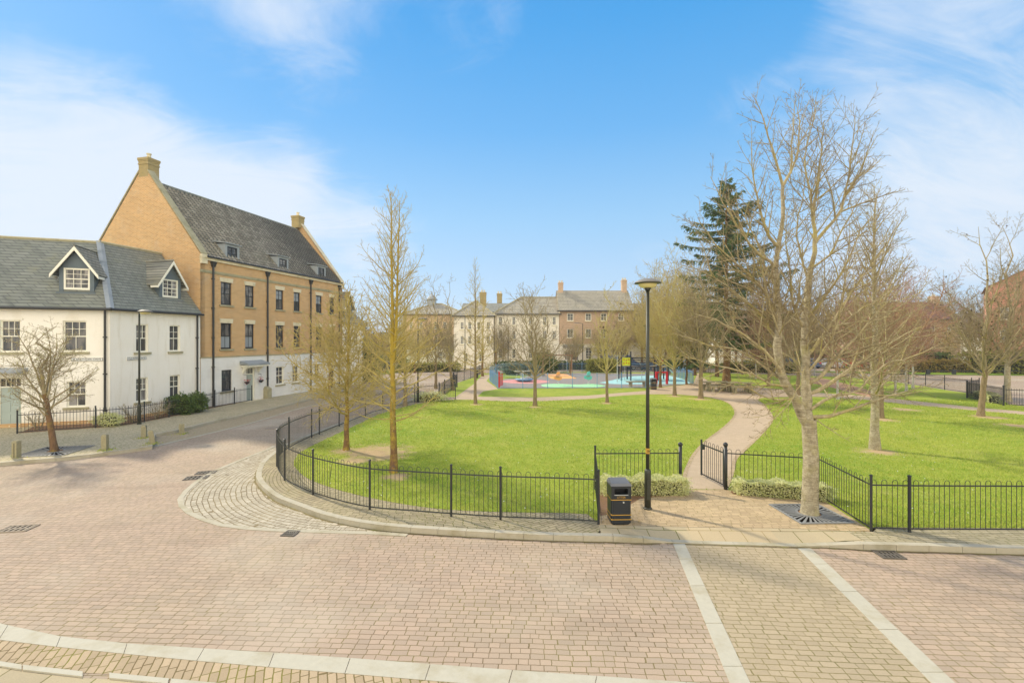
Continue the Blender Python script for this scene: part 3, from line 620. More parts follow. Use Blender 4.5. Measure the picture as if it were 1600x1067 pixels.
V = np.stack([np.stack([xx - dx, yy - dy, z], 1), np.stack([xx + dx, yy + dy, z], 1), np.stack([xx + lx, yy + ly, z + h], 1)], 1).reshape(-1, 3)
g = npmesh('lawn_grass_blades', V, np.arange(3 * n).reshape(-1, 3), 'blade'); stuff(g, 'short bright green grass blades growing over the park lawn', 'grass')
# daisies
n = 500; yy = 11 + rs.rand(n) * 22; xx = (rs.rand(n) * 2 - 1) * yy; k = inpoly(xx, yy, lw) & ~inpoly(xx, yy, [(p[0], p[1]) for p in pth]); xx, yy = xx[k], yy[k]
V = []; Q = []
for i, (x, y) in enumerate(zip(xx, yy)):
    V += [(x - .012, y - .012, .165), (x + .012, y - .012, .165), (x + .012, y + .012, .168), (x - .012, y + .012, .168)]; Q.append((4 * i, 4 * i + 1, 4 * i + 2, 4 * i + 3))
stuff(npmesh('daisies', V, Q, 'signwhite'), 'tiny white daisies sprinkled across the green lawn', 'flowers')
# fallen leaves and twigs on the pavement by the entrance
V = []; Q = []; rr = random.Random(5)
for i in range(420):
    if i < 160: px, py = rr.uniform(938, 1000), rr.uniform(775, 820)
    elif i < 300: t = rr.random(); px, py = 450 + t * 480, 800 - (1 - t) ** 2 * 40 + rr.uniform(-4, 10)
    else: px, py = rr.uniform(1290, 1500), rr.uniform(815, 832)
    x, y = G(px, py, Z1); a = rr.random() * 6.28; l = rr.uniform(.012, .03); c_, s_ = math.cos(a) * l, math.sin(a) * l; z = Z1 + .012 + rr.random() * .006
    V += [(x - c_, y - s_, z), (x + s_ * .5, y - c_ * .5, z + .004), (x + c_, y + s_, z + .002), (x - s_ * .5, y + c_ * .5, z)]; Q.append((4 * i, 4 * i + 1, 4 * i + 2, 4 * i + 3))
stuff(npmesh('leaf_litter', V, Q, 'oleaf'), 'dry brown leaf litter scattered along the base of the railings', 'leaf litter')

# ================================================================== DRAINS
def drain(px, py, label, w_=.45, d=.45, rz=0.0, solid=False, bars=5, z=.008, mat='drain_iron'):
    x, y = G(px, py); t = thing('drain_cover' if not solid else 'access_cover', label, 'drain' if not solid else 'manhole cover', (x, y, z), rz)
    f = MB(); e = .035
    for a in ((-w_ / 2, w_ / 2, -d / 2, -d / 2 + e), (-w_ / 2, w_ / 2, d / 2 - e, d / 2), (-w_ / 2, -w_ / 2 + e, -d / 2 + e, d / 2 - e), (w_ / 2 - e, w_ / 2, -d / 2 + e, d / 2 - e)): f.box(a[0], a[1], a[2], a[3], -.03, .012)
    f.build('frame', mat, t); g_ = MB()
    if solid: g_.box(-w_ / 2 + e, w_ / 2 - e, -d / 2 + e, d / 2 - e, -.03, .008)
    else:
        for i in range(bars): x_ = -w_ / 2 + e + (w_ - 2 * e) * (i + .25) / bars; g_.box(x_, x_ + (w_ - 2 * e) / bars * .5, -d / 2 + e, d / 2 - e, -.02, .008)
        g_.box(-w_ / 2 + e, w_ / 2 - e, -.02, .02, -.02, .006)
    g_.build('grille', mat, t)
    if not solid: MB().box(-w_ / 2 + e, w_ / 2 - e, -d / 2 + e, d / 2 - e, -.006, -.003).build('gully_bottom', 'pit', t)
    return t
drain(454, 833.6, 'dark grated road drain beside the tip of the cobbled apron', .30, .30, R(-6))
drain(1389, 867, 'brown grated road drain by the kerb right of the crossing', .44, .34, R(-4))
paint('covermat', rgb(146, 132, 112), .85)
drain(307, 746.5, 'nearer of two dark covers left of the cobbled apron', .62, .4, R(15), False); drain(322, 738.5, 'farther of two dark covers left of the cobbled apron', .55, .35, R(15), False)
drain(28, 826, 'worn grated cover set in the road at the left edge of the photo', .6, .4, R(8), False, mat='covermat')
drain(426, 669, 'faint worn cover in the left road beyond the curved fence', .6, .6, R(20), True, mat='covermat')

# ================================================================== FENCES
def fence(name, label, pts, height=1.1, pitch=.105, posts=(), mat='iron', pmat=None, hoop=True, cat='fence', group=None, bar=.0062, prad=.027, rail2=None, ball=False, posth=.08, skew=None):
    pts = [Vector((p[0], p[1], p[2] if len(p) > 2 else Z1)) for p in pts]; o = pts[0]
    t = thing(name, label, cat, o, 0, group); L_ = [p - o for p in pts]; bars, tot = resample(L_, pitch); b = MB(); up = Vector((0, 0, 1)); zr = height - pitch * .5 - .06
    def at_(s_):
        acc = 0
        for a, c in zip(L_, L_[1:]):
            l = (c - a).length
            if acc + l >= s_ - 1e-6: return a.lerp(c, (s_ - acc) / max(l, 1e-9)), (c - a).normalized()
            acc += l
        return L_[-1], (L_[-1] - L_[-2]).normalized()
    n = len(bars)
    if hoop:
        i = 0
        while i + 1 < n:
            a, c = bars[i], bars[i + 1]; r = (c - a).length / 2; m = (a + c) / 2; d = (c - a).normalized(); jx = 0
            arc = [a + up * .06] + [m - d * r * math.cos(k * math.pi / 6) + up * (height - r + r * math.sin(k * math.pi / 6)) for k in range(7)] + [c + up * .06]
            if skew and i in skew: arc[0] = arc[0] + d * skew[i]; arc.insert(1, a + up * height * .45 + d * .12)
            b.tube(arc, bar, 5, cap=False); i += 2
    else:
        for p in bars[1:-1]: b.tube([p + up * .06, p + up * height], bar, 5)
    rp, _ = resample(L_, .3); rp.append(L_[-1])
    for z in (zr, .07):
        for p, q in zip(rp, rp[1:]):
            if (q - p).length > .01: b.bar(p + up * z, q + up * z, .008, .03)
    b.build('railing', mat, t)
    for s_ in posts:
        p, d = at_(min(s_, tot)); q = MB(); hh = height + posth
        q.tube([p + up * -.03, p + up * hh], prad, 8)
        if ball: q.lathe([(prad * .6, hh), (prad * 1.2, hh + .015), (prad * 1.75, hh + .045), (prad * 1.75, hh + .06), (prad * 1.2, hh + .09), (.004, hh + .105)], 10, p)
        else: q.lathe([(prad * 1.25, hh), (prad * 1.25, hh + .02), (.006, hh + .035)], 8, p)
        q.build('post', pmat or mat, t, smooth=False)
    return t, tot
def seglen(pl, upto):
    s_ = 0; best = (1e9, 0)
    for a, c in zip(pl, pl[1:]):
        d = (Vector(a[:2]) - Vector(upto)).length
        if d < best[0]: best = (d, s_)
        s_ += (Vector(c[:2]) - Vector(a[:2])).length
    if (Vector(pl[-1][:2]) - Vector(upto)).length < best[0]: best = (0, s_)
    return best[1]
pp = [G(a, b, Z1) for a, b in ((935.3, 818.7), (782, 811.5), (705, 806.5), (577.7, 796), (489, 773), (444.7, 750.3), (433.5, 728), (451.4, 702), (487, 683.7), (498.4, 679), (530, 665.6), (571, 650), (598, 641), (648, 629), (686, 624.7))]
fence('hooped_fence', 'black hooped railing curving round the front left of the park lawn', FP, 1.1, .108, [seglen(FP, q) for q in pp], mat='iron2', pmat='iron', skew={62: .1})
ce, cw = G(1277, 775, Z1), G(1361, 829.5, Z1); hp = G(1133.6, 764.5, Z1); lp = G(1063, 764, Z1); lc = G(930, 765, Z1); fc = G(935.3, 818.7, Z1)
def line(a, b, n=8): return [(a[0] + (b[0] - a[0]) * i / n, a[1] + (b[1] - a[1]) * i / n, Z1) for i in range(n + 1)]
dl = lambda a, b: math.dist(a, b)
fence('hooped_fence', 'short hooped railing returning from the kerb behind the litter bin', line(fc, lc), 1.1, .108, [dl(fc, lc)], group=None)
t, _ = fence('hooped_fence', 'hooped railing behind the low hedge left of the park gate', line(lc, lp), 1.1, .108, [], ball=True)
q = MB(); q.tube([(0, 0, -.03), (0, 0, 1.16)], .045, 12); q.lathe([(.03, 1.16), (.05, 1.18), (.066, 1.22), (.055, 1.26), (.02, 1.285)], 12)
o = q.build('gate_post', 'iron', t, True); o.location = (lp[0] - lc[0], lp[1] - lc[1], 0)
t, _ = fence('hooped_fence', 'hooped railing behind the low hedge right of the park gate', line((hp[0] + .05, hp[1]), ce), 1.1, .108, [])
o = q.build('gate_post', 'iron', t, True); o.location = (-.05, 0, 0)
fence('hooped_fence', 'hooped railing slanting forward from behind the big bare tree', line(ce, cw), 1.1, .104, [0, dl(ce, cw)])
FR = [(*cw, Z1)] + [(*G(a, b, Z1), Z1) for a, b in ((1421, 831), (1600, 832), (1760, 833.5))]
fence('hooped_fence', 'hooped railing along the kerb at the right edge of the photo', [tuple(p) for p in smoothline(FR, .5)], 1.1, .108, [seglen(FR, G(1421, 831, Z1)), 3.7, 5.5], prad=.032)
# gate, standing ajar
fr = G(1096, 745, Z1); gv = Vector((fr[0] - hp[0], fr[1] - hp[1])); gl = gv.length; ga = math.atan2(gv.y, gv.x)
t = thing('park_gate', 'open hooped iron gate swung back over the park path', 'gate', (hp[0], hp[1], Z1), ga)
b = MB(); n = int(gl / .108)
for z in (.1, .98): MB().bar((.08, 0, z), (gl, 0, z), .012, .035).build('rail', 'iron', t)
b = MB()
for i in range(0, 10, 2):
    x0, x1 = .12 + (gl - .2) * i / 10, .12 + (gl - .2) * (i + 1) / 10; r = (x1 - x0) / 2
    b.tube([(x0, 0, .1)] + [((x0 + x1) / 2 - r * math.cos(k * math.pi / 6), 0, 1.07 + r * math.sin(k * math.pi / 6) * 1) for k in range(7)] + [(x1, 0, .1)], .007, 5, cap=False)
b.build('hoops', 'iron', t)
MB().box(.055, .09, -.02, .02, .06, 1.08).build('hinge_stile', 'iron', t); MB().box(gl - .02, gl + .02, -.02, .02, .06, 1.12).build('latch_stile', 'iron', t)
MB().box(gl - .12, gl - .02, -.03, .03, .84, .95).build('latch', 'iron', t)
# road side gate and railings beyond (left)
g0, g1, g2 = G(686, 624.7, Z1), G(693, 618, Z1), G(709, 600, Z1)
fence('hooped_fence', 'black railing beside the far left park gate near the hedge', line(g0, (g1[0] + .3, g1[1] + 6)), 1.1, .11, [0, 2.2, dl(g0, (g1[0] + .3, g1[1] + 6))], prad=.035)
b0 = (g1[0] + .3, g1[1] + 6)
fence('hooped_fence', 'black railing running along the left road beyond the far gate', [tuple(p) for p in smoothline([(*b0, Z1), (*g2, Z1), (*G(738, 590.5, Z1), Z1), (-3.6, 57.2, Z1)], .6)], 1.1, .11, [2, 4.5, 7, 9.5, 12, 14.5, 17, 19.5])
t = thing('park_gate', 'black railed gate at the far left park entrance', 'gate', (g0[0] + .15, g0[1], Z1), R(4))
b = MB()
for z in (.1, .98): MB().bar((0, 0, z), (.95, 0, z), .012, .035).build('rail', 'iron', t)
b = MB()
for i in range(10): b.tube([(.03 + i * .1, 0, .1), (.03 + i * .1, 0, 1.08)], .008, 5)
b.build('bars', 'iron', t)
MB().box(.93, .98, -.025, .025, 0, 1.12).build('latch_stile', 'iron', t)
# back and right boundary
fence('hooped_fence', 'grey railing along the back of the park behind the playground', [tuple(p) for p in smoothline([(*p, Z1) for p in north], 1.2)], 1.1, .13, [i * 2.6 for i in range(16)], mat='iron2')
rt = [(*north[-1], Z1)] + [(*G(a, b, Z1), Z1) for a, b in ((1380, 594), (1440, 603), (1482, 610), (1530, 616.5))]
fence('hooped_fence', 'black railing between the right lawn and the side road', [tuple(p) for p in smoothline(rt, 1)], 1.1, .12, [i * 2.75 for i in range(8)])
a0, a1, a2, a3 = G(1530, 616.5, Z1), (31.9, 33.2), G(1568, 634, Z1), G(1600, 638, Z1)
fence('hooped_fence', 'black upright railings set back beside the right park gate', line(a1, a2), 1.15, .12, [0, dl(a1, a2)], hoop=False, prad=.05, bar=.016)
fence('hooped_fence', 'short railing returning to the road by the right park gate', line(a0, a1), 1.15, .12, [0], hoop=False, bar=.007)
t = thing('park_gate', 'dark railed gate at the right edge beyond the lawn', 'gate', (a2[0] + .12, a2[1] - .02, Z1), math.atan2(-.6, 1))
b = MB()
for z in (.1, 1.0): MB().bar((0, 0, z), (1.2, 0, z), .014, .04).build('rail', 'iron', t)
b = MB()
for i in range(11): b.tube([(.03 + i * .114, 0, .1), (.03 + i * .114, 0, 1.1)], .01, 5)
b.build('bars', 'iron', t); MB().box(1.2, 1.27, -.035, .035, 0, 1.2).build('latch_stile', 'iron', t)
# blue playground fence
bl0 = [(1056, 587.5), (1083, 599.4)]; bf = [(1009, 606.2), (964, 606.5), (922, 606.7), (880, 606.8), (840, 606.9), (799, 607), (778, 607)]; bs = [(778, 606.8), (770, 600), (765.6, 596), (767, 590), (780, 584), (795, 583)]; bb = [(795, 583), (812, 582.5), (841, 582), (900, 581.5), (965, 581.5), (1010, 583), (1056, 587.5)]
for lab, pl, ps in (('blue playground railing along the right side of the play area', bl0, 5), ('long blue playground railing facing the lawn', bf, 6), ('blue railing at the left end of the playground by the red gate', bs, 5), ('blue railing at the back of the playground in front of the shrubs', bb, 12)):
    P_ = [(*G(a, b, Z1), Z1) for a, b in pl]; P_ = [tuple(p) for p in smoothline(P_, .6)]; tot = sum(math.dist(a, b) for a, b in zip(P_, P_[1:]))
    fence('playground_fence', lab, P_, 1.2, .11, [tot * i / ps for i in range(ps + 1)], mat='blue', hoop=False, bar=.0055, prad=.03)

# ================================================================== BUILDINGS
def wall(par, x0, x1, z0, z1, ops=(), y=0.0, mat='white', depth=.12, name='wall', along='x', flip=1):
    """wall face in the local xz plane with real openings (x0,x1,z0,z1) and their reveals"""
    b = MB(); P = (lambda u, v, d: (u, y + d, v)) if along == 'x' else (lambda u, v, d: (y + d * flip, u, v))
    xs = sorted({x0, x1} | {o[0] for o in ops} | {o[1] for o in ops}); zs = sorted({z0, z1} | {o[2] for o in ops} | {o[3] for o in ops})
    for i in range(len(xs) - 1):
        for j in range(len(zs) - 1):
            cx_, cz = (xs[i] + xs[i + 1]) / 2, (zs[j] + zs[j + 1]) / 2
            if any(o[0] < cx_ < o[1] and o[2] < cz < o[3] for o in ops): continue
            b.poly([P(xs[i], zs[j], 0), P(xs[i + 1], zs[j], 0), P(xs[i + 1], zs[j + 1], 0), P(xs[i], zs[j + 1], 0)])
    for o in ops:
        a, c, d, e = o[:4]
        for q in (((a, d), (a, e)), ((a, e), (c, e)), ((c, e), (c, d)), ((c, d), (a, d))):
            b.poly([P(*q[0], 0), P(*q[1], 0), P(*q[1], depth), P(*q[0], depth)])
    return b.build(name, mat, par, fix=False)
def sash(par, x0, x1, z0, z1, y=.07, fm='wframe', gm='glass', cols=2, rt=2, rb=1, fw=.06, bar=.022, sill=None, arch=False):
    """sash window: box frame, meeting rail, glazing bars; pane and sill below it"""
    b = MB(); zm = (z0 + z1) / 2
    b.box(x0, x0 + fw, y, y + .08, z0, z1); b.box(x1 - fw, x1, y, y + .08, z0, z1); b.box(x0 + fw, x1 - fw, y, y + .08, z0, z0 + fw * 1.3); b.box(x0 + fw, x1 - fw, y, y + .08, z1 - fw, z1)
    b.box(x0 + fw, x1 - fw, y + .01, y + .07, zm - .025, zm + .025)
    for k in range(1, cols): xx_ = x0 + fw + (x1 - x0 - 2 * fw) * k / cols; b.box(xx_ - bar / 2, xx_ + bar / 2, y + .025, y + .05, zm + .025, z1 - fw)
    cb = max(1, cols - 1) if rb == 1 and cols > 2 else cols
    for k in range(1, cb): xx_ = x0 + fw + (x1 - x0 - 2 * fw) * k / cb; b.box(xx_ - bar / 2, xx_ + bar / 2, y + .035, y + .06, z0 + fw * 1.3, zm - .025)
    for k in range(1, rt): z = zm + .025 + (z1 - fw - zm - .025) * k / rt; b.box(x0 + fw, x1 - fw, y + .028, y + .048, z - bar / 2, z + bar / 2)
    for k in range(1, rb): z = z0 + fw + (zm - z0 - fw) * k / rb; b.box(x0 + fw, x1 - fw, y + .038, y + .058, z - bar / 2, z + bar / 2)
    o = b.build('window', fm, par)
    MB().poly([(x0 + fw, y + .055, z0 + fw), (x1 - fw, y + .055, z0 + fw), (x1 - fw, y + .055, z1 - fw), (x0 + fw, y + .055, z1 - fw)]).build('pane', gm, o, fix=False)
    if sill: MB().box(x0 - .12, x1 + .12, -.09, y, z0 - .11, z0 - .002).build('sill', sill, o)
    return o
def pipe(par, x, z0, z1, y=-.07, mat='gutter', hopper=False, r=.045):
    b = MB(); b.tube([(x, y, z0), (x, y, z1)], r, 8)
    for z in np.arange(z0 + .6, z1 - .2, 1.8): b.box(x - r * 1.5, x + r * 1.5, y - r * .6, y + r * 1.3, z, z + .06)
    if hopper: b.hexa([(x - .08, y - .07, z1 - .1), (x + .08, y - .07, z1 - .1), (x + .08, y + .07, z1 - .1), (x - .08, y + .07, z1 - .1), (x - .17, y - .13, z1 + .22), (x + .17, y - .13, z1 + .22), (x + .17, y + .07, z1 + .22), (x - .17, y + .07, z1 + .22)])
    return b.build('downpipe', mat, par)
def slope(par, x0, x1, y0, z0, y1, z1, mat, name='roof', xr0=None, xr1=None, th=.06):
    """one roof slope: eaves (x0..x1, y0, z0) to ridge (xr0..xr1, y1, z1)"""
    xr0 = x0 if xr0 is None else xr0; xr1 = x1 if xr1 is None else xr1
    p = [(x0, y0, z0), (x1, y0, z0), (xr1, y1, z1), (xr0, y1, z1)]
    return MB().prism(p, (0, 0, -th)).build(name, mat, par)
def chimney(par, x0, x1, y0, y1, z0, z1, mat, pots=1, potm='stone'):
    b = MB(); b.box(x0, x1, y0, y1, z0, z1 - .42); e = .03
    b.box(x0 - e, x1 + e, y0 - e, y1 + e, z1 - .42, z1 - .34); b.box(x0 - .01, x1 + .01, y0 - .01, y1 + .01, z1 - .34, z1 - .22)
    b.box(x0 - e, x1 + e, y0 - e, y1 + e, z1 - .22, z1 - .14); b.box(x0 - .055, x1 + .055, y0 - .055, y1 + .055, z1 - .14, z1)
    c = b.build('chimney', mat, par)
    for i in range(pots):
        xx_ = (x0 + x1) / 2 + (i - (pots - 1) / 2) * .4
        MB().lathe([(.13, z1), (.11, z1 + .28), (.14, z1 + .3), (.14, z1 + .36)], 10, (xx_, (y0 + y1) / 2, 0)).build('chimney_pot', potm, c)
    return c

# ---------------- tall brick house
paint('blindmat', rgb(150, 158, 164), .12)
D = Vector((184.0, F)).normalized(); A0 = math.atan2(D.y, D.x); CX, CY = -18.56, 28.2
def sx(px, off=0.0):
    p = px - 800; ox, oy = CX + D.y * off, CY - D.x * off
    return (p * oy - F * ox) / (F * D.x - p * D.y)
def sz(px, py): return H + (531 - py) / F * (CY + D.y * sx(px))
LB = 14.37; DEP = 8.64; RY = DEP / 2; EZ, RZ_ = 9.22, 14.15
bh = thing('brick_house', 'tall buff brick house with white ground floor and dark pantile roof on the left', 'house', (CX, CY, 0), A0)
w2 = [(345, 362), (383, 397), (431, 443), (459, 469), (493.6, 503), (515, 522.5)]
ops_b, lints = [], []
for a, b_ in w2:
    x0, x1 = sx(a), sx(b_)
    for z0, z1 in ((6.40, 7.84), (3.62, 5.26)):
        ops_b.append((x0, x1, z0, z1))
        lints.append([(x0 - .07, -.03, z1 + .002), (x1 + .07, -.03, z1 + .002), (x1 + .07, .06, z1 + .002), (x0 - .07, .06, z1 + .002), (x0 - .1, -.03, z1 + .27), (x1 + .1, -.03, z1 + .27), (x1 + .1, .06, z1 + .27), (x0 - .1, .06, z1 + .27)])
wall(bh, 0, LB, 3.13, 9.2, ops_b, 0, 'buff')
for q in lints: MB().hexa(q).build('lintel', 'stone', bh)
for ii, a in enumerate(ops_b): sash(bh, *a, y=.07, fm='dframe', gm='glass2' if ii in (0, 2, 3, 5) else 'glass', cols=2, rt=2 if a[2] > 6 else 1, rb=1, sill='mossstone')
og = [(sx(345.5), sx(361.8), .95, 2.3), (sx(384.7), sx(397.6), .02, 2.35), (sx(431), sx(443), .95, 2.25), (sx(456.5), sx(467), .95, 2.25), (sx(491), sx(500), .95, 2.25), (sx(514), sx(523), .02, 2.2)]
wall(bh, 0, LB, 0, 3.1, og, -.03, 'whitebrick', depth=.15)
MB().box(-.03, LB + .02, -.07, .0, 3.10, 3.17).build('string_course', 'mossstone', bh)
MB().box(-.03, LB + .03, -.05, -.001, 8.30, 8.42).box(-.03, LB + .03, -.025, -.001, 8.24, 8.30).build('string_course', 'mossstone', bh)
MB().box(-.05, LB + .05, -.14, -.001, 9.0, 9.2).box(-.05, LB + .05, -.2, -.001, 9.12, 9.22).build('cornice', 'stone', bh)
for ii, a in enumerate(ops_b):
    if ii in (1, 3, 4, 6, 8, 11): zb, zt_ = ((a[2] + .1, (a[2] + a[3]) / 2 - .03) if ii % 2 else ((a[2] + a[3]) / 2 + .05, a[3] - .08)); MB().poly([(a[0] + .07, .118, zb), (a[1] - .07, .118, zb), (a[1] - .07, .118, zt_), (a[0] + .07, .118, zt_)]).build('blind', 'blindmat', bh, fix=False)
for i in (0, 2, 3, 4): sash(bh, *og[i], y=.05, fm='dframe' if i == 0 else 'wframe', gm='glass' if i != 3 else 'glass2', cols=1 if i == 0 else 2, rt=1 if i == 0 else 2, sill='mossstone')
def door(par, x0, x1, z0, z1, y, mat, fan=.42, fm='wframe'):
    b = MB(); b.box(x0, x0 + .06, y, y + .08, z0, z1); b.box(x1 - .06, x1, y, y + .08, z0, z1); b.box(x0 + .06, x1 - .06, y, y + .08, z1 - .06, z1); b.box(x0 + .06, x1 - .06, y, y + .08, z1 - fan - .06, z1 - fan)
    o = b.build('door_frame', fm, par); d = MB(); xa_, xb_ = x0 + .06, x1 - .06; zt = z1 - fan - .06
    d.box(xa_, xb_, y + .04, y + .08, z0 + .02, zt); k = (xb_ - xa_)
    for cxx in (0.08, .54):
        for (u, v) in ((.06, .36), (.42, .66), (.72, .95)): d.box(xa_ + k * cxx, xa_ + k * (cxx + .38), y + .025, y + .04, z0 + (zt - z0) * u, z0 + (zt - z0) * v)
    dd = d.build('door', mat, par); MB().box(xb_ - .12, xb_ - .08, y - .02, y + .025, z0 + .95, z0 + 1.05).build('handle', 'steel', dd)
    MB().poly([(xa_, y + .06, z1 - fan), (xb_, y + .06, z1 - fan), (xb_, y + .06, z1 - .06), (xa_, y + .06, z1 - .06)]).build('fanlight', 'glass', o, fix=False)
    f = MB()
    for k_ in range(1, 4): xx_ = xa_ + (xb_ - xa_) * k_ / 4; f.box(xx_ - .012, xx_ + .012, y + .035, y + .055, z1 - fan, z1 - .06)
    f.build('glazing_bars', fm, o); return dd
door(bh, *og[1], .06, 'sage'); door(bh, *og[5], .06, 'dframe')
xm = (og[1][0] + og[1][1]) / 2
b = MB(); b.hexa([(xm - .95, -.75, 2.52), (xm + .95, -.75, 2.52), (xm + .95, -.04, 2.62), (xm - .95, -.04, 2.62), (xm - .95, -.75, 2.62), (xm + .95, -.75, 2.62), (xm + .95, -.04, 2.82), (xm - .95, -.04, 2.82)])
cn = b.build('door_canopy', 'lead', bh); b = MB(); b.box(xm - .88, xm + .88, -.7, -.035, 2.42, 2.52)
for s_ in (-1, 1): b.prism([(xm + s_ * .62, -.04, 1.95), (xm + s_ * .62, -.04, 2.42), (xm + s_ * .62, -.5, 2.42), (xm + s_ * .62, -.2, 2.2)], (s_ * .1, 0, 0))
b.build('brackets', 'wframe', cn)
MB().box(xm - .7, xm + .7, -.45, -.035, .0, .14).build('doorstep', 'stone', bh)
pxs = [(333, 8.75, True), (418, 8.75, True), (485.5, 8.75, True), (530, 8.75, True)]
for px, z1, h_ in pxs: pipe(bh, sx(px, .07), .1 if px != 418 else .85, z1, -.09, 'gutter', h_, .06)
MB().box(sx(418, .2) - .2, sx(418, .2) + .2, -.38, -.035, 0, .8).hexa([(sx(418, .2) - .2, -.38, .8), (sx(418, .2) + .2, -.38, .8), (sx(418, .2) + .2, -.035, .8), (sx(418, .2) - .2, -.035, .8), (sx(418, .2) - .1, -.2, .95), (sx(418, .2) + .1, -.2, .95), (sx(418, .2) + .1, -.035, .95), (sx(418, .2) - .1, -.035, .95)]).build('pipe_pier', 'mossstone', bh)
# roof slopes between parapet gables
def pantiles(par, x0, x1, y0, z0, y1, z1, name='roof'):
    # real corrugated, stepped tile courses
    per, rows = .30, 27; nx = int((x1 - x0) / per) * 8; V = []; Q = []; ux = (x1 - x0) / nx; dy, dz = (y1 - y0) / rows, (z1 - z0) / rows; ln = math.hypot(dy, dz); ny, nz_ = -dz / ln, dy / ln
    for r in range(rows):
        for e in (0, 1):
            for i in range(nx + 1):
                a = (i % 8) / 8 * 2 * math.pi; h = .034 * math.sin(a) + .012 * math.sin(2 * a) + (.050 if e == 0 else .010) + .004 * math.sin(i * 1.7 + r * 2.3); q = r + (0 if e == 0 else 1.02)
                V.append((x0 + i * ux, y0 + dy * q + ny * h, z0 + dz * q + nz_ * h))
            if e == 0:
                pass
        o = r * 2 * (nx + 1)
        for i in range(nx): Q.append((o + i, o + i + 1, o + nx + 2 + i, o + nx + 1 + i))
        if r:
            p = (r * 2 - 1) * (nx + 1)
            for i in range(nx): Q.append((p + i, p + i + 1, o + i + 1, o + i))
    return npmesh(name, V, Q, 'pantile', par)
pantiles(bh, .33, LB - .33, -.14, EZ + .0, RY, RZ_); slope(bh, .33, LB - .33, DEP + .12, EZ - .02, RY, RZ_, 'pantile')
b = MB()
for i in range(30): x = .4 + i * (LB - .8) / 30; b.tube([(x, RY, RZ_ - .02), (x + (LB - .8) / 30 - .03, RY, RZ_ - .02)], .12, 8)
b.build('ridge_tiles', 'slate', bh)
b = MB(); b.tube([(.3, -.2, EZ - .02), (LB - .3, -.2, EZ - .02)], .055, 8)
for i in range(70): x = .35 + i * .195; b.tube([(x, -.22, EZ + .03), (x + .08, -.02, EZ + .07)], .035, 5)
b.build('gutter', 'gutter', bh)
rise = (RZ_ - EZ) / RY
for x0 in (0.0, LB - .33):
    b = MB(); zt = RZ_ + .42
    b.prism([(x0, 0, 0.0), (x0, DEP, 0.0), (x0, DEP, EZ + .12), (x0, RY + .3, zt), (x0, RY - .3, zt), (x0, 0, EZ + .12)], (.33, 0, 0)); g = b.build('gable_wall', 'buff', bh)
    b = MB()
    for s_ in (-1, 1):
        ya, yb = (RY + s_ * (RY + .12)), (RY + s_ * .36)
        b.hexa([(x0 - .05, ya, EZ + .10), (x0 + .38, ya, EZ + .10), (x0 + .38, yb, zt + .02), (x0 - .05, yb, zt + .02), (x0 - .05, ya, EZ + .19), (x0 + .38, ya, EZ + .19), (x0 + .38, yb, zt + .12), (x0 - .05, yb, zt + .12)])
    b.build('coping', 'mossstone' if x0 == 0 else 'stone', g)
    b = MB(); b.box(x0 - .03, x0 + .36, -.16, .0, EZ - .45, EZ + .1); b.build('kneeler', 'stone', g)
chimney(bh, -.012, .70, RY - .37, RY + .37, RZ_ + .12, 15.45, 'buff2'); chimney(bh, LB - .72, LB + .012, RY - .37, RY + .37, RZ_ + .12, 15.35, 'buff2')
# white lower part of near gable is hidden by the cottage; dormers
for px in (359.2, 438.8, 499.0):
    x = sx(px, -.3); y0 = .10; w_ = .80
    b = MB(); b.box(x - w_ / 2 - .16, x - w_ / 2, y0, y0 + .1, 9.24, 10.32); b.box(x + w_ / 2, x + w_ / 2 + .16, y0, y0 + .1, 9.24, 10.32); b.box(x - w_ / 2, x + w_ / 2, y0, y0 + .1, 10.18, 10.32)
    yb = (10.32 - EZ) / rise + .15
    for s_ in (-1, 1):
        xx_ = x + s_ * (w_ / 2 + .13); b.prism([(xx_, y0 + .1, 9.24), (xx_, y0 + .1, 10.32), (xx_, yb, 10.32)], (s_ * .028, 0, 0))
    dm = b.build('dormer', 'lead', bh)
    MB().hexa([(x - w_ / 2 - .26, y0 - .12, 10.33), (x + w_ / 2 + .26, y0 - .12, 10.33), (x + w_ / 2 + .26, yb + .2, 10.50), (x - w_ / 2 - .26, yb + .2, 10.50), (x - w_ / 2 - .26, y0 - .12, 10.39), (x + w_ / 2 + .26, y0 - .12, 10.39), (x + w_ / 2 + .26, yb + .2, 10.57), (x - w_ / 2 - .26, yb + .2, 10.57)]).build('dormer_roof', 'lead', dm)
    o = sash(bh, x - w_ / 2, x + w_ / 2, 9.3, 10.18, y=y0 + .02, fm='dframe', gm='glass2', fw=.07, cols=2, rt=2, rb=2); o.name = 'dormer_window'
MB().poly([(0, DEP, 0), (LB, DEP, 0), (LB, DEP, EZ), (0, DEP, EZ)]).build('back_wall', 'buff', bh, fix=False)

